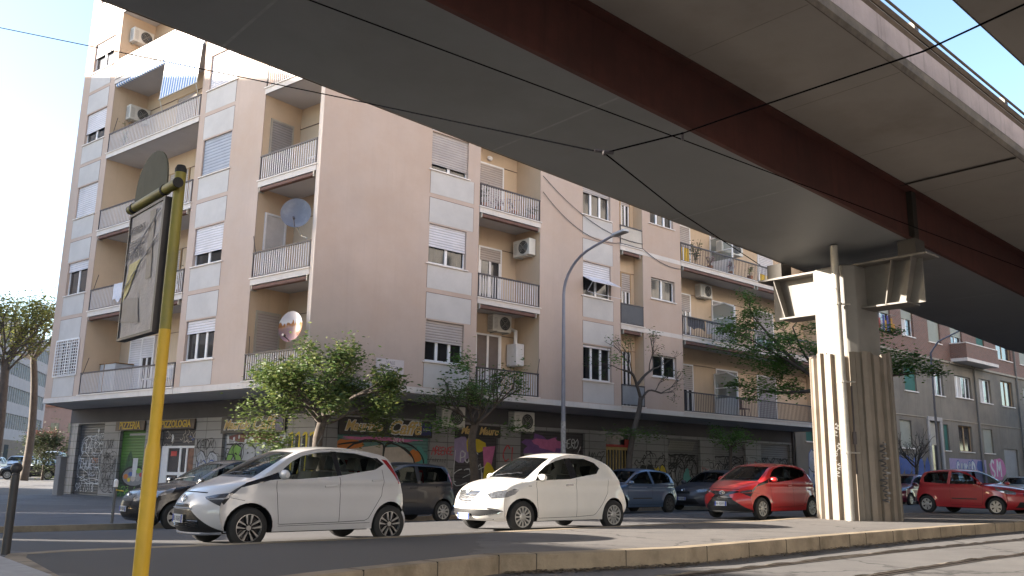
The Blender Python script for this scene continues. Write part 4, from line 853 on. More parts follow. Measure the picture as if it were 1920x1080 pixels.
def balcony_things():
    rg = random.Random(5)
    # white cabinet and grey cupboard, first floor left
    t = thing('balcony_cupboard', 'old grey cupboard with rusty edges on the lowest left balcony', 'cupboard', FA @ Vector((12.2, -.9, ZF(1))))
    g = MB(FA); g.box(11.75, 12.85, -1.35, -.65, ZF(1), ZF(1)+1.2); g.build('carcass', pm('cupboard_grey', (.42, .43, .46), .6, .06, 2), t, bevel=.03)
    g = MB(FA); g.box(11.72, 12.88, -1.37, -.63, ZF(1)+1.2, ZF(1)+1.23); g.box(12.5, 12.53, -.65, -.63, ZF(1), ZF(1)+1.2); g.build('top', pm('rusty_edge', (.26, .15, .07), .9, .3, 4), t)
    # white plastic chair / lace, laundry
    def cloth(F, u0, u1, n, label, col, w=.045, drop=.72):
        o = thing('laundry', label, 'laundry', F @ Vector(((u0+u1)/2, w, ZF(n)+.83-drop))); g = MB(F); N = 14
        for i in range(N):
            a, b = i/N, (i+1)/N; ww = lambda q: w+.018*math.sin(q*19+u0); zz = lambda q: ZF(n)+.83-drop*(1-.22*abs(math.sin(q*5+u0)))
            ua, ub = u0+(u1-u0)*a, u0+(u1-u0)*b; g.quad((ua,ww(a),ZF(n)+.84), (ub,ww(b),ZF(n)+.84), (ub,ww(b)+.02,zz(b)), (ua,ww(a)+.02,zz(a)))
        g.build('cloth', pm('laundry_cloth_'+label[:9].replace(' ', '_'), col, .9, .12, 6), o, recalc=False)
    cloth(FA, 10.35, 11.15, 2, 'white lacy cloth draped over the second balcony rail left of the sign', (.62, .62, .68))
    cloth(FB, 17.3, 18.5, 2, 'dark trousers drying on the middle long balcony', (.12, .12, .14), -.05, .5); cloth(FB, 18.6, 20.2, 2, 'pale linen drying on the middle long balcony', (.55, .55, .58), -.06, .6)
    def chair(F, u, w, n, label, col=PVC):
        o = thing('plastic_chair', label, 'chair', F @ Vector((u, w, ZF(n)))); z = ZF(n)
        g = MB(F); g.box(u-.22, u+.22, w-.22, w+.22, z+.42, z+.46); g.build('seat', col, o, bevel=.01)
        g = MB(F)
        for i in range(5): g.box(u-.22+i*.1, u-.18+i*.1, w-.23, w-.2, z+.46, z+.85)
        g.box(u-.24, u+.24, w-.235, w-.2, z+.82, z+.9); g.build('backrest', col, o)
        for a in (-.2, .2):
            for b in (-.2, .2): g = MB(F); g.tube([(u+a,w+b,z+.42), (u+a*1.15,w+b*1.15,z)], .02, 6); g.build('leg', col, o)
    chair(FA, 9.0, -.55, 1, 'white plastic chair behind the lowest left balcony rail'); chair(FA, 8.2, -.55, 1, 'white plastic chair nearest the sign post on the lowest balcony'); chair(FA, .75, -.5, 3, 'white bench like chair on the third floor corner balcony'); chair(FB, 21.9, -.6, 1, 'round backed chair behind the lowest long balcony rail', flat('brown_plastic', (.2, .12, .1), .6))
    # plants
    def plant(F, u, w, n, h, label, col, leaves=70, spread=.3, lift=0, kind='potted_plant', pot=True):
        o = thing(kind, label, 'plant', F @ Vector((u, w, ZF(n)))); z = ZF(n)+lift
        if pot: g = MB(F); g.lathe([(.001,z),(.1,z),(.14,z+.24),(.12,z+.24),(.001,z+.2)], 12, Matrix.Translation((u,w,0))); g.build('pot', pm('terracotta', (.30, .13, .07), .8, .15, 6) if 'terracotta' not in MATS else MATS['terracotta'], o)
        g = MB(F); lf = MB(F)
        for i in range(9):
            a = rg.random()*6.3; tip = Vector((u+spread*.7*math.cos(a), w+spread*.5*math.sin(a), z+.24+h*rg.uniform(.5, 1)))
            g.tube([(u,w,z+.22), (u+(tip.x-u)*.3, w+(tip.y-w)*.3, z+.24+h*.4), tip], .008, 4)
            for k in range(leaves//9):
                p = tip.lerp(Vector((u,w,z+.3)), rg.random()*.7)+Vector((rg.gauss(0,.07), rg.gauss(0,.07), rg.gauss(0,.07))); r = rg.uniform(.03, .07)
                T = Matrix.Translation(p) @ Matrix.Rotation(rg.random()*6, 4, 'Z') @ Matrix.Rotation(rg.uniform(-1, 1), 4, 'X'); lf.add([(-r,0,0),(0,-r*.5,.01),(r,0,0),(0,r*.5,.01)], [(0,1,2,3)], T)
        g.build('stem', flat('plant_stem', (.08, .07, .03), .8) if 'plant_stem' not in MATS else MATS['plant_stem'], o); lf.build('foliage', col, o, recalc=False)
    gd = pm('plant_green', (.06, .10, .03), .7, .4, 12); gy = pm('plant_yellow_green', (.20, .24, .05), .7, .3, 12); pk = pm('plant_blossom', (.45, .30, .36), .7, .4, 14)
    plant(FB, 6.35, -.2, 3, .6, 'leafy plant at the left end of the flowered balcony', gd, 90); plant(FB, 7.0, -.2, 3, .35, 'small pink flowers behind the balcony rail', pk, 70); plant(FB, 7.7, -.2, 3, .45, 'mixed flowers in the middle of the balcony rail', pk, 80); plant(FB, 8.5, -.15, 3, .3, 'trailing plant at the right end of the flowered balcony', gd, 80)
    plant(FB, 18.6, -.5, 3, 1.3, 'tall bushy plant on the upper long balcony', gd, 200, .45); plant(FB, 20.8, -.2, 3, .5, 'dry flower pots on the upper long balcony', pk, 70); plant(FB, 22.1, -.1, 3, .45, 'yellow green succulent on the upper long balcony edge', gy, 70, .15); plant(FB, 19.2, -.2, 3, .4, 'white flowers low on the upper long balcony', pk, 60)
    plant(FA, 12.4, -.35, 4, 1.25, 'palm like plant under the weathered air conditioner', gy, 90, .35); plant(FA, 7.3, -.3, 2, .9, 'plant at the right end of the second left balcony', gd, 90)
    # hanging lamps
    for u, n, lab in ((23.6, 2, 'black wall lantern above the middle long balcony'), (17.6, 1, 'black wall lantern at the left end of the lowest long balcony')):
        o = thing('wall_lantern', lab, 'lantern', FB @ Vector((u, -1.2, ZF(n)+1.8))); g = MB(FB); z = ZF(n)+1.75
        g.lathe([(.001,z),(.06,z),(.1,z+.22),(.12,z+.24),(.02,z+.34),(.001,z+.36)], 8, Matrix.Translation((u,-1.08,0))); g.build('lantern_head', IRON, o); g = MB(FB); g.tube([(u,-1.28,z+.1), (u,-1.2,z+.42), (u,-1.08,z+.36)], .012, 5); g.build('arm', IRON, o)
    o = thing('globe_lamp', 'oval bulkhead lamp above the flowered balcony door', 'lamp', FB @ Vector((7.45, -1.28, ZF(3)+2.4))); g = MB(FB); g.ball((7.45,-1.25,ZF(3)+2.42), .13, .07, .09); g.build('glass_cover', PVC, o); g = MB(FB); g.box(7.38, 7.52, -1.299, -1.26, ZF(3)+2.36, ZF(3)+2.48); g.build('base', IRON, o)
    # stick antennas / canes on rails
    for F, u, n, dx in ((FA, 12.7, 2, -.35), (FA, 12.75, 1, -.4), (FA, 12.6, 4, -.3), (FA, 2.75, 2, .15), (FA, 2.7, 1, 0), (FB, 8.7, 1, .1)):
        o = tag(MB(F).tube([(u,.02,ZF(n)+.75), (u+dx,.04,ZF(n)+1.35)], .012, 5).build('clothes_prop', IRON), 'thin dark prop standing at the balcony rail of storey %s' % ('one', 'two', 'three', 'four')[n-1] + (' beside the corner' if u < 9 and F is FA else (' on the right facade' if F is FB else ' at the far left')), 'pole')
balcony_things()
def facade_cables():
    m = flat('cable_grey', (.12, .10, .10), .7)
    def sag(a, b, s, k=14): return [a.lerp(b, i/k)-Vector((0, 0, s*4*(i/k)*(1-i/k))) for i in range(k+1)]
    for (v0, z0, v1, z1, s, lab) in ((8.9, 11.6, 14.4, 10.1, .5, 'upper loose cable sagging across the pier between balconies'), (8.9, 11.0, 13.1, 9.9, .55, 'lower loose cable looping over the grey infill'), (14.4, 9.9, 17.0, 9.5, .2, 'loose cable running to the long balcony')):
        g = MB(FB); g.tube(sag(Vector((v0, .04, z0)), Vector((v1, .04, z1)), s), .012, 5); tag(g.build('facade_cable', m), lab, 'cable')
    g = MB(FA); g.tube(sag(Vector((6.3, .05, 14.5)), Vector((4.5, .05, 14.6)), .35), .012, 5); tag(g.build('facade_cable', m), 'loose cable hanging beside the striped awning', 'cable')
facade_cables()
# ------------------------------------------------------------------ flyovers and pier
FO = Vector((8.75, 22.0, 0)); FD = Vector((.7618, .6477, 0)).normalized(); FN = Vector((FD.y, -FD.x, 0))
STN = [(-70, 3.85), (15, -.825), (160, -.825)]
def sweep(mb, prof, closed=True, stn=STN):
    """sweep a cross-section (offset to the right, height) along the deck"""
    k = len(prof); base = len(mb.v); vs = []
    for s, dz in stn:
        for n, z in prof: vs.append(FO+FD*s+FN*n+Vector((0, 0, z+dz)))
    fs = []
    for i in range(len(stn)-1):
        for j in range(k if closed else k-1): fs.append((i*k+j, i*k+(j+1) % k, (i+1)*k+(j+1) % k, (i+1)*k+j))
    fs.append(tuple(range(k))[::-1]); fs.append(tuple(range((len(stn)-1)*k, len(stn)*k))); mb.add(vs, fs)
def deck(off, label, rails=True, wide=4.44):
    t = thing('flyover', label, 'flyover', FO+FN*off)
    L, R, zs, zt, e0, e1, zf = off-1.74, off+1.70, 6.85, 8.14, off-4.2, off+wide, 8.93
    g = MB(); sweep(g, [(L, zs), (R, zs), (R, zs+.04), (L, zs+.04)]); g.build('girder_soffit', STEELG, t)
    g = MB(); sweep(g, [(R-.03, zs+.041), (R, zs+.041), (R, zt-.002), (R-.03, zt-.002)]); sweep(g, [(L, zs+.041), (L+.03, zs+.041), (L+.03, zt-.002), (L, zt-.002)]); sweep(g, [(R, zs+.0), (R+.10, zs+.0), (R+.10, zs+.035), (R, zs+.035)])
    sweep(g, [(R+.001, zt-.04), (R+.22, zt-.04), (R+.22, zt-.003), (R+.001, zt-.003)]); g.build('girder_web', RUST, t)
    g = MB(); sweep(g, [(e0+.02, zt), (e1-.02, zt), (e1-.02, zt+.28), (e0+.02, zt+.28)]); g.build('deck_slab', CONC, t)
    g = MB()
    for a, s in ((e1, 1), (e0, -1)): sweep(g, [(a-.019*s, zt+.26), (a+.055*s, zt+.26), (a+.055*s, zf-.05), (a-.22*s, zf-.05), (a-.22*s, zt+.281), (a-.019*s, zt+.281)])
    g.build('edge_beam', CONCF, t)
    g = MB()
    for a, s in ((e1, 1), (e0, -1)): sweep(g, [(a-.018*s, zt-.010), (a+.0*s, zt-.010), (a+.05*s, zt+.08), (a+.05*s, zt+.259), (a-.018*s, zt+.259)])
    g.build('drip_edge', DRIP, t)
    B0 = Matrix.Translation(FO) @ Matrix((FD, FN, Vector((0,0,1)))).transposed().to_4x4()
    ws, fj = pm('weld_seam_%d' % int(off), (.24, .245, .24), .6, .2, 3), pm('formwork_joint_%d' % int(off), (.19, .17, .15), .9, .2, 3)
    for s in [-33+i*5.6 for i in range(9)]:
        dz = 3.85-.055*(s+70); g = MB(); g.add([(s,L+.02,zs+dz-.004),(s+.05,L+.02,zs+dz-.007),(s+.05,R-.02,zs+dz-.007),(s,R-.02,zs+dz-.004)], [(0,1,2,3)], B0); g.build('weld_seam', ws, t, recalc=False)
    for s in [-40+i*3.1 for i in range(18)]:
        dz = 3.85-.055*(s+70); g = MB(); g.add([(s,R+.24,zt+dz-.003),(s+.022,R+.24,zt+dz-.004),(s+.022,e1-.05,zt+dz-.004),(s,e1-.05,zt+dz-.003)], [(0,1,2,3)], B0); g.build('formwork_joint', fj, t, recalc=False)
    # web stiffeners
    g = MB()
    for s in [-60+i*4.2 for i in range(45)]:
        dz = (3.85-.055*(s+70)) if s < 15 else -.825; g.box(s-.008, s+.008, R, R+.09, zs+.04+dz, zt-.05+dz, T=Matrix.Translation(FO) @ Matrix((FD, FN, Vector((0,0,1)))).transposed().to_4x4())
    # transverse joint of the cantilever near the pier
    B = Matrix.Translation(FO) @ Matrix((FD, FN, Vector((0,0,1)))).transposed().to_4x4()
    g = MB(); g.box(-.6, -.55, R+.1, e1-.02, zt-.012, zt+.01, B); g.box(-.1, .12, R-.0, R+.14, zs+.0, zt-.0, B); g.build('deck_joint', flat('joint_black_%d' % int(off*10), (.03, .025, .02), .9), t)
    if rails:
        g = MB(); a = e1-.10
        for z, r in ((9.04, .10), (9.25, .085), (9.50, .03)):
            for (s0, d0), (s1, d1) in zip(STN[:-1], STN[1:]): g.tube([FO+FD*s0+FN*(a+.03)+Vector((0,0,z+d0)), FO+FD*s1+FN*(a+.03)+Vector((0,0,z+d1))], r, 6)
        g.build('guard_rail', RUSTY, t)
        s = -44
        while s < 60:
            dz = (3.85-.055*(s+70)) if s < 15 else -.825; g = MB(); g.box(s-.09, s+.09, a-.16, a-.02, zf+dz, zf+.68+dz, B); g.build('rail_post', MATS.get('post_grey_steel') or pm('post_grey_steel', (.20, .185, .165), .6, .2, 3), t); s += 4.35
    return t
deck(0, 'flyover with red brown steel girder resting on the corrugated pier'); deck(10.25, 'second flyover deck at the top right corner of the view', False, 4.6)
def pier():
    t = thing('flyover_pier', 'steel flyover pier with corrugated jacket and downpipe on the island', 'pier', (FO.x-.1, FO.y+.1, .12))
    c = FO-FN*.12; B = Matrix.Translation((c.x, c.y, 0)) @ Matrix((FD, FN, Vector((0,0,1)))).transposed().to_4x4()
    a, b, ch = .74, .58, .20
    g = MB(); g.prism([(-a+ch,-b), (a-ch,-b), (a,-b+ch), (a,b-ch), (a-ch,b), (-a+ch,b), (-a,b-ch), (-a,-b+ch)], .12, 6.40, B); g.build('column', COLC, t, bevel=.05)
    def plate(m, x0, x1, y0, y1, z0, z1): m.box(x0, x1, y0, y1, z0, z1, B)
    cap = MB(); plate(cap, -.36, .36, -2.35, 2.3, 6.40, 6.45)
    for s in (-1, 1):
        y0, y1 = (b*s, 2.05*s) if s > 0 else (2.1*s, b*s)
        plate(cap, -.012, .012, y0, y1, 5.30, 6.40); plate(cap, -.34, .34, (b+.0)*s if s > 0 else -1.75, 1.75 if s > 0 else -b, 5.28, 5.32)
        for yy in (1.80*s, 1.30*s) if s > 0 else (1.80*s,): cap.add([(-.30,yy+.10*s,6.40),(.30,yy+.10*s,6.40),(.22,yy-.16*s,5.32),(-.22,yy-.16*s,5.32),(-.30,yy+.125*s,6.40),(.30,yy+.125*s,6.40),(.22,yy-.135*s,5.32),(-.22,yy-.135*s,5.32)], [(0,1,2,3),(7,6,5,4),(0,4,5,1),(1,5,6,2),(2,6,7,3),(3,7,4,0)], B)
    cp = cap.build('cap_beam', pm('cap_paint', (.15, .14, .127), .6, .1, 1.5, dirt=(.11, .10, .092), dsc=.9), t)
    bm_ = flat('bearing_dark', (.06, .055, .05), .8)
    for y in (-1.9, 1.8): bear = MB(); plate(bear, -.25, .25, y-.22, y+.22, 6.45, 6.86); bear.build('bearing', bm_, t)
    # corrugated jacket, open sheets with a gap
    g = MB(); N = 21; R1, R0 = .985, .90; pts = []
    for i in range(N):
        for f, r in ((0, R0), (.42, R0), (.5, R1), (.92, R1)): t_ = 2*math.pi*(i+f)/N; pts.append((r*math.cos(t_)*.97, r*math.sin(t_)*1.02))
    k = len(pts); hs = [4.12+.05*math.sin(i*2.1) for i in range(k)]
    vs = [(x*1.0, y*1.0, .115) for x, y in pts]+[(x*.99, y*.99, 4.12+.06*math.sin((i//4)*1.9)) for i, (x, y) in enumerate(pts)]
    vs += [(x*.975, y*.975, .115) for x, y in pts]+[(x*.965, y*.965, vs[k+i][2]) for i, (x, y) in enumerate(pts)]
    fs = []
    for i in range(k):
        j = (i+1) % k; fs += [(i, j, k+j, k+i), (2*k+j, 2*k+i, 3*k+i, 3*k+j), (k+i, k+j, 3*k+j, 3*k+i)]
    g.add(vs, fs, B); jk = g.build('corrugated_jacket', JACK, t)
    # downpipe on the camera side
    toc = Vector((-c.x, -c.y, 0)).normalized(); lf = Vector((-toc.y, toc.x, 0)); lf = -lf if lf.x > 0 else lf
    p = c+toc*1.10+lf*.20
    g = MB(); g.tube([p+Vector((0,0,.12)), p+Vector((0,0,4.2)), p-toc*.12+Vector((0,0,4.6)), p-toc*.12+Vector((0,0,6.85))], .095, 12); dp = g.build('downpipe', GALV, t, smooth=True)
    for z in (.9+.8, 3.4, 5.35):
        g = MB(); q = p if z < 4.3 else p-toc*.12; g.tube([q+Vector((0,0,z-.025)), q+Vector((0,0,z+.025))], .118, 12); g.tube([q+Vector((0,0,z)), q-lf*.3-toc*.12+Vector((0,0,z))], .02, 5); g.build('pipe_clip', GALV, dp)
    g = MB(); q = p-lf*.2-toc*.12; g.tube([q+Vector((0,0,1.2)), q+Vector((0,0,3.3))], .02, 6); g.box(-.04, .04, -.03, .03, 1.9, 2.2, Matrix.Translation((q.x, q.y, 0))); g.build('cable_conduit', IRON, t)
    # sprayed scrawls on the jacket
    ink = SP['black']; g = MB(); rg = random.Random(11); rt = -lf; base = c+toc*.80+rt*.62
    pts = []
    for i in range(34): pts.append(base+rt*(.10*math.sin(i*2.3)+rg.uniform(-.03,.03))+toc*.10+Vector((0,0,1.95-i*.042)))
    dirv = (toc*.8+rt*.5).normalized()
    for a_, b_ in zip(pts[:-1], pts[1:]):
        d = (b_-a_).normalized(); sd = d.cross(dirv).normalized()*.017; g.quad(a_+sd, a_-sd, b_-sd, b_+sd)
    g.build('graffiti', ink, jk, recalc=False)
    g = MB()
    for k_ in range(9):
        q = c+toc*1.0+lf*(.38+.05*(k_ % 3)); z = 2.4-k_*.16; prev = None
        for i in range(6):
            r_ = q+lf*.05*math.sin(i*2+k_)+Vector((0,0,z-.03*i))
            if prev: g.add([prev, r_, r_+Vector((0,0,.018)), prev+Vector((0,0,.018))], [(0,1,2,3)])
            prev = r_
    g.build('graffiti', SP['faint'], jk, recalc=False)
pier()
# ------------------------------------------------------------------ overhead wires
def wires():
    m = pm('wire_black', (.004, .004, .005), 1, 0, 2, spec=0)
    def P(x, y, z): return Vector((x, y, z))
    def w(label, pts, r, name='overhead_wire'):
        g = MB(); g.tube(pts, r, 6); return tag(g.build(name, m), label, 'wire')
    # contact wire along the track under the flyover
    w('tram contact wire running under the grey girder', [P(-1.94-3.75, 7.38-2.75, 5.4+.0), P(-1.94, 7.38, 5.4), P(-.38, 8.63, 5.4), P(2.2, 10.69, 5.4), P(4.75, 12.73, 5.4), P(14, 20.2, 5.4)], .007)
    J = P(1.14, 10.4, 5.09); H = P(2.11, 10.25, 5.31)
    w('span wire coming from the left edge to the joint', [P(-18.72, 21.81, 13.91), P(-12.49, 19.27, 11.44), P(-2.9, 13.53, 7.19), J], .010)
    w('short span wire between the joint and the wire hanger', [J, H], .010)
    w('span wire rising from the hanger to the upper right corner', [H, P(2.45, 8.79, 4.96), P(3.38, 6.62, 4.58), P(3.74, 5.72, 4.52)], .008)
    w('stay wire dropping from the joint towards the pier', [J, P(2.65, 13.43, 5.28), P(6.28, 21.38, 6.35)], .010)
    g = MB(); g.tube([H, Vector((2.2, 10.69, 5.4))], .02, 6); g.ball(J, .035); g.tube([J+Vector((-.12,0,.03)), J+Vector((.12,0,.0))], .022, 6); tag(g.build('wire_hanger', IRON), 'dark wire hanger and joint clamp on the tram wires', 'hanger')
wires()
# ------------------------------------------------------------------ street furniture
def sign_post():
    bx, by = -2.42, 6.0; t = thing('advert_sign_post', 'yellow steel post carrying a weathered framed advert panel, in the foreground', 'sign post', (bx, by, .116))
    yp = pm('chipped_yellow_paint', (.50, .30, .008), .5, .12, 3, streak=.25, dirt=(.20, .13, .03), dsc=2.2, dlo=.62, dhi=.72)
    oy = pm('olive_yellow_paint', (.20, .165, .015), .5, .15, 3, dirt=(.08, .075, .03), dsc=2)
    d = Vector((-.67, .742, 0)).normalized(); fn = Vector((-d.y, d.x, 0)); fn = -fn if fn.y > 0 else fn
    g = MB(); g.tube([(bx,by,.1), (bx,by,1.22), (bx,by,1.27)], [.051, .051, .040], 20); g.build('post_sleeve', yp, t, smooth=True)
    g = MB(); g.tube([(bx,by,1.25), (bx,by,2.05)], .0395, 20); g.build('post', yp, t, smooth=True)
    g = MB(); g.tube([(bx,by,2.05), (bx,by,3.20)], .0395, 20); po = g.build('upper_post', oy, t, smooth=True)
    g = MB(); g.lathe([(.041,3.2),(.041,3.23),(.03,3.255),(.001,3.265)], 16, Matrix.Translation((bx,by,0))); g.build('post_cap', BLACK, po)
    b0 = Vector((bx, by, 3.09))-d*.10+fn*.05; b1 = Vector((bx, by, 3.09))+d*.84+fn*.05
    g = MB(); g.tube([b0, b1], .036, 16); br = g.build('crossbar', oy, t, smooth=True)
    g = MB(); g.tube([b0-d*.012, b0], .038, 16); g.tube([b1, b1+d*.012], .037, 16); g.tube([b1-d*.10, b1-d*.06], .041, 16); g.tube([b0+d*.22, b0+d*.25], .041, 16); g.build('bar_cap', BLACK, br)
    # half round plate above the bar
    g = MB(); c = Vector((bx, by, 3.10))+d*.43+fn*.05; N = 20; pts = []
    for i in range(N+1): a = math.pi*i/N; pts.append(c+d*(-.33*math.cos(a))+Vector((0, 0, .36*math.sin(a)**.75)))
    off = fn*.006; n = len(pts)
    g.add([p+off for p in pts]+[p-off for p in pts], [tuple(range(n)), tuple(range(n, 2*n))[::-1]]+[(i, (i+1) % n, n+(i+1) % n, n+i) for i in range(n)])
    g.build('half_round_plate', pm('plate_grey_green', (.085, .083, .062), .7, .15, 6, dirt=(.06, .06, .045), dsc=3, spec=.25), t)
    # panel: frame, board, torn poster
    T = Matrix((-d, fn, Vector((0, 0, 1)))).transposed().to_4x4(); T.translation = Vector((bx, by, 0))+fn*.05     # x to the right in view
    x0, x1, z0, z1 = -.80, -.075, 2.035, 3.03
    g = MB(); 
    for a in ((x0, x1, -.05, .012, z0, z0+.022), (x0, x1, -.05, .012, z1-.022, z1), (x0, x0+.022, -.05, .012, z0+.022, z1-.022), (x1-.035, x1, -.05, .012, z0+.022, z1-.022)): g.box(*a)
    fr = g.build('panel_frame', BLACK, t) if False else None
    g2 = MB(T)
    for a in ((x0, x1, -.05, .014, z0, z0+.02), (x0, x1, -.05, .014, z1-.02, z1), (x0, x0+.02, -.05, .014, z0+.02, z1-.02), (x1-.035, x1, -.05, .014, z0+.02, z1-.02)): g2.box(*a)
    for o_ in [o for o in t.children if o.name.startswith('panel_frame')]: bpy.data.objects.remove(o_)
    fr = g2.build('panel_frame', pm('frame_dark', (.035, .03, .032), .5, .2, 4), t)
    g = MB(T); N, Mz = 26, 34
    W = lambda x, z: .004+.006*noise.noise(Vector((x*3, z*5, 1)))+.004*noise.noise(Vector((x*16, z*11, 4)))+.006*max(0, 1-abs((z-2.42)-(x-x0)*.55)/.03)+.008*max(0, 1-abs((z-2.62)-(x-x0)*.5)/.02)
    X = [x0+.02+(x1-.035-x0-.02)*i/N for i in range(N+1)]; Z = [z0+.02+(z1-z0-.04)*j/Mz for j in range(Mz+1)]
    g.add([(x, W(x, z), z) for z in Z for x in X], [(j*(N+1)+i, j*(N+1)+i+1, (j+1)*(N+1)+i+1, (j+1)*(N+1)+i) for j in range(Mz) for i in range(N)])
    post = g.build('poster', pm('silver_lilac_poster', (.195, .18, .215), .42, .16, 7, bump=.6, bsc=45, dirt=(.155, .14, .155), dsc=3, spec=.5), t, smooth=True, angle=0, recalc=False)
    fl = lambda pts, m, y: MB(T).add([(x, W(x, z)+y, z) for x, z in pts], [tuple(range(len(pts)))]).build('printed_patch', m, post, recalc=False)
    def patch(pts, m, y=.006):                  # cut the patch into strips so that it follows the creases
        (ax, az), (bx_, bz), (cx, cz), (dx, dz) = pts; g = MB(T); k = 12
        P = lambda s, q: ((ax*(1-s)+bx_*s)*(1-q)+(dx*(1-s)+cx*s)*q, (az*(1-s)+bz*s)*(1-q)+(dz*(1-s)+cz*s)*q)
        pts_ = [P(i/k, j/k) for j in range(k+1) for i in range(k+1)]
        g.add([(x, W(x, z)+y, z) for x, z in pts_], [(j*(k+1)+i, j*(k+1)+i+1, (j+1)*(k+1)+i+1, (j+1)*(k+1)+i) for j in range(k) for i in range(k)]); g.build('printed_patch', m, post, recalc=False)
    patch([(x0+.03, 2.33), (x0+.12, 2.40), (x0+.33, 2.63), (x0+.1, 2.62)], pm('poster_yellow', (.30, .25, .05), .45, .2, 9))
    patch([(x0+.03, 2.18), (x0+.42, 2.14), (x0+.36, 2.33), (x0+.05, 2.36)], pm('poster_dark_patch', (.11, .10, .125), .5, .12, 9))
    patch([(x1-.26, 2.45), (x1-.15, 2.45), (x1-.18, 2.98), (x1-.30, 2.98)], pm('poster_brown_stain', (.14, .115, .11), .5, .2, 9), .005)
    ink = pm('poster_ink', (.10, .09, .11), .6, .1, 9)
    def tx(body, x, z, s): 
        m = T @ Matrix(((1,0,0,x),(0,0,1,.018),(0,1,0,z),(0,0,0,1))); text('lettering', body, s, m, ink, post, ext=.001, align='LEFT')
    tx('DIFFERENT', x0+.05, 2.88, .066); tx('FUTURE', x0+.05, 2.68, .088)
    g = MB(T)
    for i in range(4): g.box(x0+.06, x0+.38-.05*(i % 2), .0165, .018, 2.79-.022*i, 2.797-.022*i)
    g.build('small_print', ink, post)
    # crease highlights put in as thin raised strips of paler colour
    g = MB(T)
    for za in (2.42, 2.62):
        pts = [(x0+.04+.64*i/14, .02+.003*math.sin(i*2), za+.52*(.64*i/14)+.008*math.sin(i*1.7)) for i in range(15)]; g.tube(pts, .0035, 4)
    g.build('crease_highlight', pm('pale_highlight', (.36, .34, .38), .35, .1, 8), post)
sign_post()
def bollards():
    t = thing('bollard', 'dark iron bollard with ball top at the left end of the island', 'bollard', (-5.69, 10.26, .12))
    g = MB(); T = Matrix.Translation((-5.69, 10.26, 0)); m = pm('bollard_paint', (.03, .028, .032), .5, .2, 4)
    g.lathe([(.001,.11),(.048,.11),(.047,.4),(.045,.99),(.036,1.0),(.034,1.03)], 20, T); g.build('shaft', m, t, smooth=True)
    g = MB(); g.ball((-5.69, 10.26, 1.07), .064, n=20, m=12); g.build('ball_top', m, t, smooth=True, angle=0)
    t = thing('short_post', 'thin grey post with a white cap on the far pavement', 'post', (-8.3, 18.82, -.05))
    g = MB(); g.tube([(-8.3,18.82,-.06), (-8.3,18.82,.68)], .03, 10); g.build('shaft', flat('post_grey', (.12, .12, .12), .6), t)
    g = MB(); g.tube([(-8.3,18.82,.68), (-8.3,18.82,.80)], .045, 12); g.ball((-8.3,18.82,.80), .045); g.build('cap', PVC, t); g = MB(); g.tube([(-8.3,18.82,.62), (-8.1,18.75,.60)], .012, 5); g.build('yellow_strap', YELL, t)
    c = FSA @ Vector((16.97, .8, -.06)); t = thing('utility_cabinet', 'grey utility cabinet standing at the left end of the shops', 'cabinet', c)
    g = MB(FSA); g.box(16.85, 17.25, .72, .98, -.2, 1.42); g.build('cabinet_body', pm('cabinet_grey', (.20, .195, .20), .7, .1, 2), t, bevel=.02)
    g = MB(FSA); g.box(16.82, 17.28, .69, 1.01, 1.42, 1.46); g.build('lid', flat('lid_grey', (.24, .235, .24), .7), t)
bollards()
def lamp_post():
    b = onB(9.6, .4, -.05); t = thing('street_lamp', 'tall grey street lamp with a curved arm reaching over the road', 'street lamp', b)
    m = pm('lamp_grey', (.23, .23, .27), .5, .1, 3, metal=.2)
    g = MB(); pts = [b+Vector((0,0,z)) for z in (0, 2, 4, 6.0, 7.3)]; 
    for i in range(1, 9):
        a = i/8*1.30; pts.append(b+Vector((0,0,7.3))+nB*(1.9*(1-math.cos(a))+.0)+Vector((0,0,1.55*math.sin(a))))
    e = pts[-1]; pts.append(e+nB*.9+Vector((0,0,.22)))
    rs = [.085, .078, .07, .062, .055]+[.052-.001*i for i in range(9)]
    g.tube(pts, rs[:len(pts)], 12); g.build('pole', m, t, smooth=True)
    g = MB(); z0 = pts[-1]; d = (nB+Vector((0,0,.10))).normalized(); sd = Vector((-nB.y, nB.x, 0)); T = Matrix((d, sd, d.cross(sd))).transposed().to_4x4(); T.translation = z0
    g.prism([(0,-.06),(.12,-.13),(.62,-.15),(.68,-.08),(.68,.08),(.62,.15),(.12,.13),(0,.06)], -.035, .045, T); h = g.build('lamp_head', pm('lamp_head_grey', (.42, .43, .46), .5, .06, 3), t, bevel=.015)
    g = MB(); g.box(.16, .6, -.11, .11, -.046, -.0355, T); g.build('lens', flat('lamp_lens', (.25, .25, .26), .3), h)
    g = MB(); g.tube([b+Vector((0,0,1.6)), b+Vector((0,0,2.9))], .084, 12); g.build('sticker_band', pm('sticker_band', (.32, .31, .31), .7, .5, 9), t)
lamp_post()
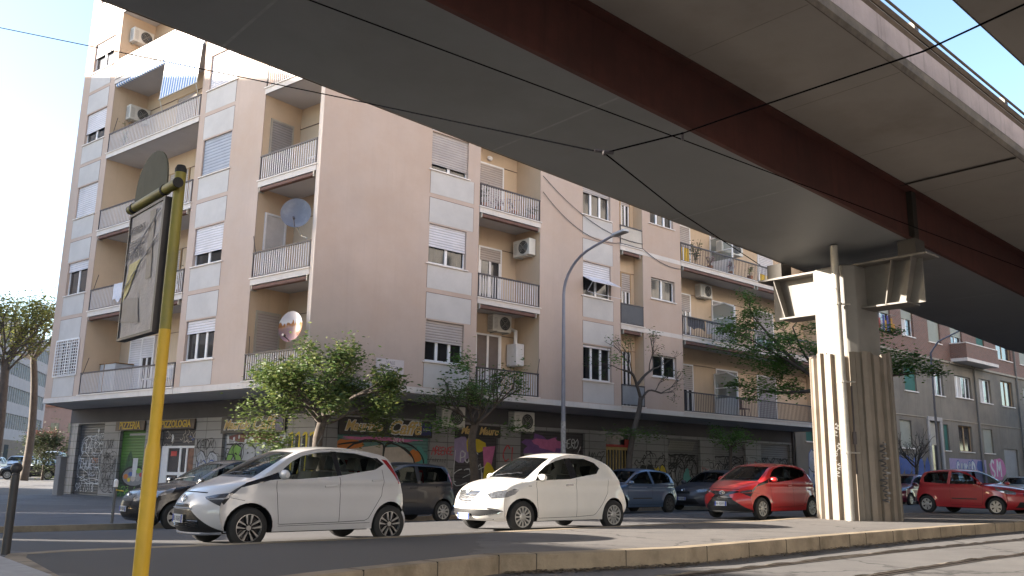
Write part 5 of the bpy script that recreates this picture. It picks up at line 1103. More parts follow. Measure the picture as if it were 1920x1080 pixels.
# ------------------------------------------------------------------ buildings behind
STEELW_ = pm('dull_downpipe', (.16, .15, .14), .7, .15, 3)
def brick_building():
    F = frame(K-nB*2.9, dB, nB); t = thing('brick_building', 'brick and cream block of flats behind the pier on the right', 'building', F @ Vector((31, 0, 0)))
    cream = []; brick = []
    rowA = [(31.1, 31.9, 3.0, 3.65), (33.2, 34.6, 3.0, 4.7), (36.2, 37.6, 3.0, 4.7), (39.0, 40.4, 3.0, 4.7), (42.2, 43.8, 3.0, 4.7), (46.3, 47.9, -.1, 4.8), (48.55, 49.3, 3.0, 4.7), (50.95, 53.2, 3.0, 4.75), (55.2, 56.9, 3.0, 4.7), (58.8, 61.5, -.1, 3.4), (63.5, 65, 3.0, 4.7)]
    rowB = [(33, 34.6, 6.6, 8.2), (36.2, 37.8, 6.6, 8.2), (39.3, 40.9, 6.6, 8.2), (43.3, 45.0, 6.6, 8.2), (47.4, 49.1, 6.6, 8.1), (51.0, 53.8, 6.7, 8.2), (55.3, 57.4, 6.6, 8.3), (59.4, 61.8, 6.6, 8.5), (64, 65.6, 6.6, 8.3)]
    rowC = [(33, 34.6, 10.15, 12), (36, 37.6, 10.15, 12), (39.8, 42.0, 10.15, 12), (43.5, 45.2, 10.15, 12.0), (47.4, 49.3, 10.15, 12), (51.0, 53.0, 9.4, 12), (55.5, 57.0, 10.15, 12), (59.2, 62.2, 10.15, 12), (64, 65.6, 10.15, 12)]
    g = MB(F); wall(g, 30.02, 75, -.1, 9.0, rowA+rowB, .22); g.build('wall', CREAMW, t)
    g = MB(F); wall(g, 30.02, 75, 9.0, 16, rowC, .22); g.build('brick_wall', BRICK, t)
    cs = pm('course_stone', (.30, .265, .215), .85, .12, 2)
    for w_, z0, z1 in ((.10, 8.92, 9.06), (.05, 5.0, 5.06)): g = MB(F); g.box(30.02, 75, -.1, w_, z0, z1); g.build('string_course', cs, t)
    g = MB(F); g.box(30.02, 75, -9, -.3, 15.9, 16.05); g.box(74.8, 75, -9, -.3, -.1, 15.9); g.box(30.02, 75, -9, -8.8, -.1, 15.9); g.build('roof', CREAMW, t)
    gs = pm('green_blind', (.03, .12, .10), .8, .12, 2); gg = pm('grey_blind', (.27, .28, .24), .7, .08, 2)
    kinds = {rowA[0]: 'g', rowA[1]: 'w', rowA[6]: 'g', rowA[7]: 'd', rowA[8]: 'gr', rowA[9]: 's', rowB[0]: 'w', rowB[1]: 'g', rowB[3]: 'g', rowB[4]: 'w', rowB[5]: 'w3', rowB[6]: 'w', rowB[7]: 'd', rowC[3]: 'half', rowC[4]: 'gr', rowC[5]: 'half', rowC[6]: 'g', rowC[7]: 'd', rowC[2]: 'laundry'}
    for h in rowA+rowB+rowC:
        k = kinds.get(h, 'gr'); u0, u1, z0, z1 = h
        if h == rowA[5]: continue
        g = MB(F); f = .06
        if k in ('w', 'w3', 'half', 'laundry', 'd'):
            for a in ((u0, u0+f, z0, z1), (u1-f, u1, z0, z1), (u0+f, u1-f, z0, z0+f), (u0+f, u1-f, z1-f, z1)): g.box(a[0], a[1], -.2, -.14, a[2], a[3])
            n_ = 4 if k == 'w3' else 2
            for i in range(1, n_): m = u0+(u1-u0)*i/n_; g.box(m-.06, m+.06, -.2, -.14, z0+f, z1-f)
            fr = g.build('window', PVC if k != 'd' else WOOD, t); MB(F).quad((u0,-.18,z0), (u1,-.18,z0), (u1,-.18,z1), (u0,-.18,z1)).build('pane', PANE2, fr, recalc=False)
            if k in ('half', 'laundry'): q = MB(F); q.box(u0, u1, -.13, -.1, z0+(z1-z0)*.6, z1); q.build('blind', gg, fr)
            if k in ('w3', 'half', 'w'): q = MB(F); q.box(u0+f, (u0+u1)/2-.08, -.175, -.165, z0+f, z1-f if k != 'half' else z0+1.1); q.build('curtain', CURT, fr)
        else:
            g.box(u0, u1, -.15, -.1, z0, z1); fr = g.build('window', {'g': gs, 'gr': gg, 's': SHG}.get(k, gg), t)
        if z0 > 1: q = MB(F); q.box(u0-.12, u1+.12, -.1, .08, z0-.07, z0-.005); q.build('sill', MARBLE, fr)
    # balcony with brick parapet
    g = MB(F); g.box(50.7, 56.3, .0, 1.1, 9.08, 9.3); b = g.build('balcony', WHITEC, t)
    g = MB(F); g.box(50.7, 56.3, 1.0, 1.1, 9.3, 10.3); g.box(50.7, 50.8, .002, 1.0, 9.3, 10.3); g.box(56.2, 56.3, .002, 1.0, 9.3, 10.3); g.build('brick_parapet', BRICK, b)
    g = MB(F); g.box(50.65, 56.35, .95, 1.14, 10.3, 10.36); g.box(50.65, 50.84, .0, .95, 10.3, 10.36); g.build('coping', MARBLE, b)
    g = MB(F); g.box(46.0, 48.2, -.05, .12, 4.85, 5.1); g.box(46.0, 46.3, -.05, .1, -.1, 4.85); g.box(47.9, 48.2, -.05, .1, -.1, 4.85); o = g.build('portal', pm('portal_stone', (.36, .34, .33), .8, .1, 2), t)
    g = MB(F); g.box(46.3, 47.9, -.2, -.15, 3.3, 4.8); g.build('portal_panel', GALV, o); g = MB(F); g.box(46.3, 47.9, -.21, -.17, -.1, 3.3); g.build('portal_door', PANE2, o)
    for u, h in ((54.4, 9), (62.6, 15)): g = MB(F); g.tube([(u,.1,-.1), (u,.1,h)], .07, 8); g.build('downpipe', STEELW_, t)
    s = Spray(F, .006, 41); s.poly([(38,-.1),(38,2.4),(46,2.6),(46,-.1)], SP['lilac']) if False else None
    for a, b_ in ((31.2, 36), (36, 41), (41.5, 46)): s.bubble(a, b_, .6, 2.5, 5, [SP['silver'], SP['lilac'], SP['faint']], SP['blue'], .07); s.scribble(a, b_, .4, 2.6, 10, .05, SP['black'], 8)
    s.poly([(49, .8), (49, 2.5), (55.2, 2.5), (55.2, .8)], SP['lilac']); s.bubble(50.0, 53.2, 1.0, 2.3, 5, [SP['white'], SP['silver']], SP['blue'], .09); s.blob(54.2, 2.0, .7, .5, SP['blue']); s.blob(57.2, 1.9, 1.5, .8, SP['pink'], 16, .1)
    s.word('SM', 55.9, 1.3, 1.15, .2, SP['white'], 0, 0, 1.3); s.done(t)
    # laundry on the window above the tree
    o = thing('laundry', 'colourful laundry hanging at a brick building window', 'laundry', F @ Vector((41, .25, 10))); rg = random.Random(9)
    for i in range(8): g = MB(F); u = 39.9+i*.27; z = 10.0+rg.uniform(.5, 1.1); g.box(u, u+.22, .22, .235, 10.05, z); g.build('garment', pm('garment_%d' % i, rg.choice([(.05,.05,.2),(.3,.3,.36),(.25,.06,.05),(.4,.2,.03),(.03,.03,.05)]), .9), o)
    g = MB(F); g.tube([(39.7,.23,11.15), (42.2,.23,11.15)], .01, 4); g.tube([(39.8,0,11.15), (39.8,.3,11.15)], .015, 4); g.tube([(42.1,0,11.15), (42.1,.3,11.15)], .015, 4); g.build('clothes_line', GALV, o)
    # lamp bracket reaching from the right hand street lamp
    b = Vector((18.3, 37.6, 0)); t = thing('street_lamp', 'slim lamp post with straight arm before the brick building', 'street lamp', b); m = MATS['lamp_grey']
    e0 = Vector((18.65, 37.5, 7.0)); e = Vector((19.9, 37.2, 7.65))
    g = MB(); g.tube([b, b+Vector((0,0,4)), b+Vector((.03,0,6.5)), e0, e], [.06, .05, .04, .035, .03], 8); g.build('pole', m, t)
    g = MB(); g.tube([e, e+(e-e0).normalized()*.45], [.035, .06], 8); g.build('lamp_head', m, t)
brick_building()
def office_block():
    # long pink block along the cross street on the left, seen in the gap
    az = R_(106.4); d = Vector((math.cos(az), math.sin(az), 0)); n = Vector((math.sin(az), -math.cos(az), 0)); o = Vector((-67, 112, .4))
    F = frame(o, d, n); t = thing('office_block', 'long pink office block with ribbon windows down the side street', 'building', o)
    L, H = 33, 20.3; holes = [(-30, L-1.0, 5.6+3.7*i, 7.7+3.7*i) for i in range(4)]
    g = MB(F); wall(g, -30, L, 4.1, H, holes, .3); g.build('wall', PINKW, t)
    g = MB(F); g.box(-30, L, -.2, .02, -2, 4.1); g.build('plinth', pm('brown_plinth', (.19, .125, .09), .85, .1, 1), t)
    g = MB(F); g.box(-30, L, -14, -.3, H-.1, H); g.box(L-.2, L, -14, -.02, -2, H-.1); g.box(-30, -29.8, -14, -.02, -2, H-.1); g.build('roof', PINKW, t)
    for (u0, u1, z0, z1) in holes:
        g = MB(F); N = 50
        for i in range(N+1): u = u0+(u1-u0)*i/N; g.box(u-.10, u+.10, -.22, -.06, z0, z1)
        w_ = g.build('window_band', pm('band_mullion', (.40, .37, .36), .7) if 'band_mullion' not in MATS else MATS['band_mullion'], t)
        MB(F).quad((u0,-.25,z0), (u1,-.25,z0), (u1,-.25,z1), (u0,-.25,z1)).build('pane', PANE2, w_, recalc=False)
    g = MB(F); g.box(11, 13.2, .021, .05, 0, 3.4); g.box(26, 28, .021, .05, 0, 3.4); g.build('doorway', ROOM, t)
    # further blocks closing the street
    t = thing('apartment_block', 'distant pale block closing the end of the side street', 'building', (-108, 190, 0))
    g = MB(); g.box(-125, -91, 190, 202, -.2, 13.5); g.build('wall', pm('dull_red_render', (.24, .15, .125), .9, .1, 1), t); g = MB()
    for i in range(8):
        for k in range(2): g.box(-122+i*3.8, -120.2+i*3.8, 189.94, 189.97, 4+k*4, 6+k*4)
    g.build('window', PANE2, t); g = MB(); g.box(-125.4, -90.6, 189.6, 202.4, 13.5, 14.2); g.build('roof', pm('roof_tile_red', (.25, .12, .08), .9, .15, 2), t)
office_block()
def shading_blocks():
    # blocks of the neighbouring corners, outside the frame on the left: they stand where the shadows on the street come from
    m = pm('neighbour_render', (.62, .58, .55), .9, .08, .6)
    dark = pm('light_absorbing_base', (.07, .062, .058), .9, .15, .8)  # dark so the added block bounces no light in under the decks
    def block(pts, h, label, hs=None, base=0):
        c = sum((Vector((*p, 0)) for p in pts), Vector())/len(pts); t = thing('apartment_block', label, 'building', (c.x, c.y, -.2))
        k = len(pts); hs = hs or [h]*k; g = MB(); g.add([(x, y, -.2) for x, y in pts]+[(x, y, q) for (x, y), q in zip(pts, hs)], [tuple(range(k))[::-1], tuple(range(k, 2*k))]+[(i, (i+1) % k, k+(i+1) % k, k+i) for i in range(k)])
        g.build('wall', m, t)
        if base:
            g = MB(); g.prism([(c.x+(x-c.x)*1.004, c.y+(y-c.y)*1.006) for x, y in pts], -.2, base); g.build('absorbing_base', dark, t)
        g = MB()
        for i in range(k):
            a, b = Vector((*pts[i], 0)), Vector((*pts[(i+1) % k], 0)); d = (b-a).normalized(); nn = Vector((d.y, -d.x, 0)); 
            if nn.dot(a-c) < 0: nn = -nn
            L = (b-a).length; q = 1.5
            while q < L-2.5:
                z = 1.0
                while z < h-2.5: g.quad(*[a+d*(q+u)+nn*.02+Vector((0,0,z+v)) for u, v in ((0,0),(1.2,0),(1.2,1.5),(0,1.5))]); z += 3.1
                q += 3.2
        g.build('window', PANE2, t, recalc=False)
        g = MB(); g.prism([(c.x+(x-c.x)*1.02, c.y+(y-c.y)*1.02) for x, y in pts], max(hs)+.01, max(hs)+.35); g.build('roof', WHITEC, t)
    block([(-39.2, 25.0), (-36.3, 43.0), (-52, 48), (-56, 27)], 23.0, 'peach neighbouring block across the side street, left of the view')
    block([(-37.9, 14.6), (-24, 3.8), (-36, -14), (-56, 2)], 12.0, 'low neighbouring block on the near side of the street, left of the view')
    P2 = lambda v, d: tuple(onB(v, d))[:2]
    block([P2(-22, 52), P2(95, 52), P2(95, 66), P2(-22, 66)], 42.0, 'unseen long cream block added behind the viewpoint to bounce light, with a light absorbing base', base=19)  # added out of view: pale top bounces light onto facade B, dark base absorbs it
shading_blocks()
# ------------------------------------------------------------------ cars
def paint(name, col, rough=.28, metal=0, dirt=None, coat=.8):
    return pm(name, col, rough, .03, 2, metal, spec=.5, coat=coat, dirt=dirt, dsc=1.5)
GLASSC = glassmat('car_glass', (.012, .015, .016), .10, .02)
GLASSD = glassmat('car_glass_dark', (.01, .011, .012), .72, .02)
TYRE = pm('tyre_rubber', (.018, .018, .019), .8, .2, 8); TRIM = pm('black_trim', (.016, .016, .018), .45, .15, 5); GLOSSB = pm('gloss_black', (.012, .012, .015), .15, .1, 5, coat=.5)
ALLOY = pm('machined_alloy', (.52, .51, .50), .28, .08, 6, metal=.8); COVER = pm('wheel_cover', (.40, .40, .39), .4, .1, 6, metal=.5); STEELW = pm('black_steel_wheel', (.05, .045, .045), .6, .2, 6)
LAMPG = pm('headlamp_glass', (.20, .21, .235), .12, .5, 22, metal=.3, coat=1, spec=.8); LAMPD = pm('headlamp_dark', (.06, .065, .08), .15, .4, 14, coat=1); TAIL = pm('tail_lamp_red', (.26, .012, .016), .2, .15, 8, coat=1); CHROME = pm('chrome', (.75, .75, .76), .12, .03, 4, metal=1)
SEAT = pm('seat_fabric', (.10, .095, .095), .85, .2, 8); SEATL = pm('pale_seat_fabric', (.30, .28, .25), .85, .2, 8); PLATE = pm('plate_white', (.62, .63, .64), .4, .04, 5); PLB = pm('plate_blue', (.02, .06, .35), .4, .05, 5); PINK_ = pm('plate_ink', (.06, .06, .07), .5); SEAM = pm('panel_gap', (.012, .012, .013), .8)
def cr(P, t):
    """Catmull-Rom through the tuples P at parameter t"""
    n = len(P)-1; t = max(0, min(n-1e-9, t)); i = int(t); f = t-i
    a, b, c, d = P[max(i-1, 0)], P[i], P[i+1], P[min(i+2, n)]
    return tuple(.5*((2*q)+(-p+r)*f+(2*p-5*q+4*r-s)*f*f+(-p+3*q-3*r+s)*f**3) for p, q, r, s in zip(a, b, c, d))
def inpoly(x, y, P):
    c = False; j = len(P)-1
    for i in range(len(P)):
        (xi, yi), (xj, yj) = P[i], P[j]
        if (yi > y) != (yj > y) and x < (xj-xi)*(y-yi)/(yj-yi)+xi: c = not c
        j = i
    return c
def densify(P, step, closed=True):
    out = []; n = len(P)
    for i in range(n if closed else n-1):
        a, b = P[i], P[(i+1) % n]; L = math.hypot(b[0]-a[0], b[1]-a[1]); k = max(1, int(L/step))
        for j in range(k): out.append((a[0]+(b[0]-a[0])*j/k, a[1]+(b[1]-a[1])*j/k))
    if not closed: out.append(tuple(P[-1]))
    return out
def wheel_meshes(R, kind):
    """returns functions adding tyre and rim about the Y axis (outer face towards +y)"""
    T = Matrix.Rotation(R_(-90), 4, 'X'); W = .17
    ty = MB(); ty.lathe([(R*.64,-W/2),(R*.86,-W/2),(R*.97,-W/2+.02),(R,-W/2+.05),(R,W/2-.05),(R*.97,W/2-.02),(R*.86,W/2),(R*.68,W/2),(R*.64,W/2-.02)], 40, T)
    rm = []
    def part(m): g = MB(); rm.append((g, m)); return g
    r = R*.67
    if kind == 'alloy':
        g = part(GLOSSB); g.lathe([(.001,.02),(r,.02),(r,W/2-.03)], 32, T)
        g = part(ALLOY); g.lathe([(r*.97,W/2-.035),(r*1.0,W/2-.005),(r*.965,W/2-.004)], 36, T)
        for i in range(5):
            a = 2*math.pi*i/5+.3; pol = lambda rr, th: (rr*r*math.cos(a+th), rr*r*math.sin(a+th))
            for sgn in (1, -1):
                pts = [pol(.16,.40*sgn), pol(.42,.18*sgn), pol(.64,.27*sgn), pol(.98,.30*sgn), pol(.98,.47*sgn), pol(.58,.42*sgn), pol(.34,.34*sgn)]; g.prism(pts if sgn > 0 else pts[::-1], .045, W/2-.012, T)
        g.lathe([(.001,W/2-.015),(.035,W/2-.015),(.045,W/2-.03)], 16, T)
        g = part(GLOSSB); g.lathe([(.036,W/2-.014),(.055,W/2-.014),(.06,W/2-.03)], 16, T)
    else:
        m = {'cover': COVER, 'steel': STEELW, 'five': COVER, 'multi': COVER}[kind]; n = {'cover': 12, 'steel': 8, 'five': 6, 'multi': 9}[kind]; open_ = {'cover': .55, 'steel': .35, 'five': .42, 'multi': .5}[kind]
        g = part(BLACK); g.lathe([(.001,W/2-.05),(r,W/2-.05)], 32, T)
        g = part(m); g.lathe([(r*.86,W/2-.03),(r*.88,W/2-.006),(r*.98,W/2-.004),(r*1.01,W/2-.02)], 36, T); g.lathe([(.001,W/2+.0),(r*.22,W/2-.002),(r*.38,W/2-.016),(r*.40,W/2-.04)], 24, T)
        for i in range(n):
            a = 2*math.pi*i/n; h = math.pi/n*(1-open_); pol = lambda rr, th: (rr*r*math.cos(a+th), rr*r*math.sin(a+th)); g.prism([pol(.34,-h*1.3), pol(.90,-h), pol(.90,h), pol(.34,h*1.3)], W/2-.045, W/2-.010, T)
    return ty, rm
def build_car(name, label, sp, pos, yaw, body, z=0, group=None):
    """sp: dict with prof = [(centre x, centre z, edge x, edge z, half width, fillet)] from the front lip over the roof to the rear lip,
       W, belt, tumble, wheels, side regions and front regions"""
    t = thing(name, label, 'car', (pos[0], pos[1], z), yaw, group); MWt = MW[t.name]
    Pf = sp['prof']; NP = len(Pf)-1; NS = NP*7; W = sp['W']; zb = sp['belt']; tum = sp['tumble']; x0, x1 = sp['plan']; R = sp['R']; wf, wr = sp['axles']; AR = sp['arch']
    rows = [cr(Pf, NP*i/NS) for i in range(NS+1)]
    E = [(r[2], r[3]) for r in rows]; HW = [r[4] for r in rows]; FR = [r[5] for r in rows]
    zs = sp['sill']
    def arch(cx, n=16):
        a0 = math.asin(min(1, max(-1, (zs-R)/AR))); return [(cx+AR*math.cos(a0+(math.pi-2*a0)*i/n), R+AR*math.sin(a0+(math.pi-2*a0)*i/n)) for i in range(n+1)]
    # side outline: front lip -> roof -> rear lip -> along the sill back to the front, round the arches
    sill = [(rows[-1][2], E[-1][1])]+[p for p in arch(wr)[::-1]]+[p for p in arch(wf)[::-1]]
    outline = E+densify(sill[0:1]+sill[1:], .12, False)[1:]
    def near_e(x, zz):
        best = 9; bi = 0
        for i in range(NS):
            ax, az = E[i]; bx, bz = E[i+1]; dx, dz = bx-ax, bz-az; L = dx*dx+dz*dz or 1e-9; u = max(0, min(1, ((x-ax)*dx+(zz-az)*dz)/L)); d = math.hypot(x-ax-u*dx, zz-az-u*dz)
            if d < best: best = d; bi = i+u
        i = min(NS-1, int(bi)); f = bi-i; return best, HW[i]*(1-f)+HW[i+1]*f, FR[i]*(1-f)+FR[i+1]*f
    def wbase(x, zz):
        w_ = W
        if zz > zb: w_ -= tum*(zz-zb)
        else: w_ -= .10*max(0, (.42-zz)/.42)**1.5+.02*math.sin(max(0, min(1, (zb-zz)/.18))*math.pi)*1.0
        if x > x0: w_ -= sp.get('tf', .16)*((x-x0)/.9)**2
        if x < x1: w_ -= sp.get('tr', .14)*((x1-x)/.8)**2
        for c in (wf, wr):                                      # flared arches
            d = abs(math.hypot(x-c, zz-R)-AR)
            if d < .10 and zz > R-.2: w_ += .016*(1-d/.10)
        return w_
    def lift(x, zz):
        d, hw, fr = near_e(x, zz); b = wbase(x, zz)
        if d < fr: q = d/fr; return hw+(b-hw)*math.sqrt(max(0, 1-(1-q)**2))
        return b
    def cdt(boundary, polys, step, inner_ok, extra=()):
        vs = []; es = []
        def addp(P, closed=True):
            n0 = len(vs); vs.extend(Vector(p) for p in P)
            for i in range(len(P) if closed else len(P)-1): es.append((n0+i, n0+(i+1) % len(P)))
        addp(boundary)
        for P in polys: addp(densify(P, step*.8))
        xs = [p[0] for p in boundary]; ys = [p[1] for p in boundary]; x = min(xs)+step/2; k = 0
        while x < max(xs):
            y = min(ys)+step*(.5 if k % 2 else .25)
            while y < max(ys):
                if inner_ok(x, y): vs.append(Vector((x, y)))
                y += step
            x += step; k += 1
        for p in extra: vs.append(Vector(p))
        r = delaunay_2d_cdt(vs, es, [], 0, 1e-5); return r[0], r[2]
    sreg = sp['side']; polys = [p for _, P in sreg for p in P]
    # rings close to the edge give the fillet its curvature
    extra = []
    for i in range(0, NS+1):
        ax, az = E[max(i-1, 0)]; bx, bz = E[min(i+1, NS)]; l = math.hypot(bx-ax, bz-az) or 1; nx, nz = (bz-az)/l, -(bx-ax)/l
        nx, nz = -nx, -nz
        for q in (.06, .2, .45, .8):
            p = (E[i][0]-nx*FR[i]*q, E[i][1]-nz*FR[i]*q)
            if not inpoly(*p, outline): p = (E[i][0]+nx*FR[i]*q, E[i][1]+nz*FR[i]*q)
            if inpoly(*p, outline): extra.append(p)
    V, F = cdt(outline, polys, .055, lambda x, y: inpoly(x, y, outline), extra)
    groups = {}
    def cls(x, y, regs):
        for nm, P in regs:
            if any(inpoly(x, y, p) for p in P): return nm
        return 'body'
    LV = [lift(v.x, v.y) for v in V]
    mbs = {}
    def mb(nm):
        if nm not in mbs: mbs[nm] = MB()
        return mbs[nm]
    for f in F:
        cx = sum(V[i].x for i in f)/len(f); cy = sum(V[i].y for i in f)/len(f)
        if not inpoly(cx, cy, outline): continue
        nm = cls(cx, cy, sreg)
        for s in ((1, -1)):
            nm2 = nm if nm in ('body', 'trim', 'gap', 'gloss') else nm+('|L' if s > 0 else '|R')
            mb(nm2).add([(V[i].x, s*LV[i], V[i].y) for i in f], [tuple(range(len(f)))] if s < 0 else [tuple(range(len(f)))[::-1]])
    # centre strip: parameters (arc length along the centre line, fraction of the half width)
    S = [0]
    for a, b in zip(rows[:-1], rows[1:]): S.append(S[-1]+math.hypot(a[0]-b[0], a[1]-b[1]))
    def srow(s):
        lo = 0; hi = NS
        while hi-lo > 1:
            m = (lo+hi)//2
            if S[m] <= s: lo = m
            else: hi = m
        f = (s-S[lo])/((S[lo+1]-S[lo]) or 1); return tuple(a*(1-f)+b*f for a, b in zip(rows[lo], rows[lo+1]))
    def strip(s, q):
        r = srow(s); e = abs(q)**sp.get('pw', 2.4); return (r[0]+(r[2]-r[0])*e, q*r[4], r[1]+(r[3]-r[1])*e)
    def s_at(k): return S[int(round(k*7))] if k == int(k) else S[min(NS, int(k*7))]
    fr_ = [(nm, [[(s_at(k), q) for k, q in P] for P in Ps]) for nm, Ps in sp['strip']]
    bnd = [(s, -1.0) for s in S]+[(s, 1.0) for s in S[::-1]]
    V, F = cdt(bnd, [p for _, P in fr_ for p in P], .075, lambda x, y: 0 < x < S[-1] and abs(y) < .97, [(s, q) for s in S for q in (-.97, -.9, .9, .97)])
    P3 = [strip(max(0, min(S[-1], v.x)), v.y) for v in V]
    for f in F:
        cx = sum(V[i].x for i in f)/len(f); cy = sum(V[i].y for i in f)/len(f); nm = cls(cx, cy, fr_); mb(nm).add([P3[i] for i in f], [tuple(range(len(f)))])
    mat = dict(body=body, trim=TRIM, gap=SEAM, gloss=GLOSSB, glass=sp.get('glass', GLASSC), lamp=LAMPG, dlamp=LAMPD, tail=TAIL, grille=TRIM, chrome=CHROME)
    names = dict(body='body', trim='lower_trim', gap='panel_gap', gloss='gloss_trim', glass='side_window', lamp='headlight', dlamp='headlight', tail='tail_light', grille='grille', windscreen='windscreen', rearglass='rear_window', chrome='chrome_strip')
    mat['windscreen'] = mat['rearglass'] = mat['glass']
    for nm, g in mbs.items():
        b = nm.split('|')[0]; b0 = b.rstrip('0123456789'); o = g.build(names.get(b0, b0), mat[b0], t, smooth=True, local=True, weld=.0008, angle=50)
    # wheels
    ty, rm = wheel_meshes(R, sp['wheel']); tme = None
    yw = sp['track']
    for cx in (wf, wr):
        for s in (1, -1):
            M = Matrix.Translation((cx, s*yw, R)) @ (IDM if s > 0 else Matrix.Rotation(math.pi, 4, 'Z'))
            if tme is None:
                o = ty.build('wheel', TYRE, t, smooth=True, local=True, angle=40); rims = [g.build('rim', m, o, local=True) for g, m in rm]; tme = (o, rims)
            else:
                o = tme[0].copy(); COL.objects.link(o); o.parent = t
                for r_ in tme[1]: c = r_.copy(); COL.objects.link(c); c.parent = o
            o.matrix_local = M
    # underbody, arch liners, cabin
    g = MB(); xf, xr = Pf[0][0]-.15, Pf[-1][0]+.12; hw = W-.14
    g.box(xr, wr-AR, -hw, hw, zs+.02, .55); g.box(wr+AR, wf-AR, -hw, hw, zs-.02, .42); g.box(wf+AR, xf, -hw+.1, hw-.1, zs+.03, .5); g.box(wr-AR, wf+AR, -hw+.26, hw-.26, zs, .58)
    for c in (wf, wr):
        for s in (1, -1):
            a = arch(c, 14); k = len(a)
            g.add([(x, s*(min(W-.045, lift(min(max(x, E[-1][0]+.02), E[0][0]-.02), max(zz, zs+.02))-.03)), zz) for x, zz in a]+[(x, s*(W-.34), zz) for x, zz in a], [(i, i+1, k+i+1, k+i) for i in range(k-1)]); g.add([(x, s*(W-.33), zz) for x, zz in a], [tuple(range(k))])
    g.build('underbody', BLACK, t, local=True, recalc=False)
    g = MB(); sx = sp['seats']; hw2 = W*.50
    for x in sx:
        for s in (1, -1):
            c = s*hw2*.82
            g.box(x-.24, x+.26, c-.23, c+.23, .42, .56); T = Matrix.Translation((x-.22, c, .52)) @ Matrix.Rotation(R_(-14), 4, 'Y'); g.box(-.06, .07, -.22, .22, 0, .56, T); g.box(-.04, .05, -.13, .13, .60, .80, T)
    xd = sp['dash']; g.box(xd-.02, xd+.34, -W*.78, W*.78, .55, zb-.02)
    T = Matrix.Translation((xd-.12, hw2*.82, zb-.06)) @ Matrix.Rotation(R_(-65), 4, 'Y'); g.tube([(.17*math.cos(a*.4), .17*math.sin(a*.4), 0) for a in range(17)], .013, 5, T=T)
    g.build('cabin_interior', sp.get('seatmat', SEAT), t, local=True, bevel=.03)
    # mirrors
    xm, zm, wm = sp['mirror']
    for s in (1, -1):
        g = MB(); g.lathe([(.001,-.10),(.05,-.095),(.078,-.05),(.085,0),(.078,.05),(.05,.09),(.001,.098)], 14, Matrix.Translation((xm, s*(wm+.085), zm)) @ Matrix.Rotation(R_(90), 4, 'X') @ Matrix.Diagonal((.75, .85, 1.05, 1)))
        o = g.build('wing_mirror', sp.get('mirrormat', body), t, smooth=True, local=True); g = MB(); g.box(xm-.03, xm+.04, s*(wm-.05), s*(wm+.03), zm-.075, zm-.03); g.build('mirror_foot', TRIM, o, local=True)
    # door handles
    for (xh, zh) in sp['handles']:
        for s in (1, -1):
            y = lift(xh, zh); g = MB(); T = Matrix.Translation((xh, s*(y+.012), zh)) @ Matrix.Rotation(R_(sp.get('hrot', 4)), 4, 'Y'); g.box(-.10, .10, -.012, .012, -.016, .016, T); g.box(-.10, -.075, -.02, .012, -.013, .013, T); g.build('door_handle', sp.get('hmat', body), t, local=True, bevel=.006)
    # number plate at the nose (and tail)
    for i, (px, pz, sg) in enumerate(sp.get('plates', [])):
        g = MB(); y0 = sp.get('plate_y', 0); g.box(min(px, px+sg*.014), max(px, px+sg*.014), y0-.18, y0+.18, pz-.056, pz+.056); p = g.build('number_plate', PLATE, t, local=True)
        g = MB(); xa, xb = sorted((px+sg*.0141, px+sg*.0165))
        for s in (1, -1): g.box(xa, xb, y0+s*.158-.02, y0+s*.158+.02, pz-.054, pz+.054)
        g.build('plate_band', PLB, p, local=True); g = MB()
        for k in range(7): yy = y0-.112+k*.036+(.012 if k > 1 else -.004); g.box(xa, xb, yy-.010, yy+.004, pz-.034, pz+.034); g.box(xa, xb, yy-.010, yy+.012, pz-.034+.024*(k % 3), pz-.026+.024*(k % 3))
        g.build('plate_marks', PINK_, p, local=True)
    # wiper and aerial
    g = MB(); wq = sp.get('wiper')
    if wq:
        (k0, q0), (k1, q1) = wq; pts = []
        for i in range(7): f = i/6; p = Vector(strip(S[min(NS, int((k0+(k1-k0)*f)*7))], q0+(q1-q0)*f)); pts.append(p+Vector((.012, 0, .016)))
        g.tube(pts, .011, 5)
    xa, za = sp.get('aerial', (-.9, 1.46)); g.tube([(xa,0,za-.04), (xa-.12,0,za+.18)], .006, 5); g.build('wiper_and_aerial', TRIM, t, local=True)
    if 'extra' in sp: sp['extra'](t, lift, lambda k, q: Vector(strip(S[min(NS, int(round(k*7)))], q)))
    return t
def ring(g, c, r1, r2, th, ax, n=20):
    """small elliptical ring facing ax"""
    T = Matrix.Translation(c) @ Vector(ax).to_track_quat('Z', 'Y').to_matrix().to_4x4(); g.tube([(r1*math.cos(2*math.pi*i/n), r2*math.sin(2*math.pi*i/n), 0) for i in range(n+1)], th, 5, T=T)
def line(a, b, w=.006):
    dx, dz = b[0]-a[0], b[1]-a[1]; l = math.hypot(dx, dz); nx, nz = -dz/l*w/2, dx/l*w/2; return [(a[0]+nx, a[1]+nz), (b[0]+nx, b[1]+nz), (b[0]-nx, b[1]-nz), (a[0]-nx, a[1]-nz)]
def polyline(P, w=.006):
    L = []; R2 = []
    for i, p in enumerate(P):
        a, b = P[max(i-1, 0)], P[min(i+1, len(P)-1)]; dx, dz = b[0]-a[0], b[1]-a[1]; l = math.hypot(dx, dz) or 1; L.append((p[0]-dz/l*w/2, p[1]+dx/l*w/2)); R2.append((p[0]+dz/l*w/2, p[1]-dx/l*w/2))
    return L+R2[::-1]
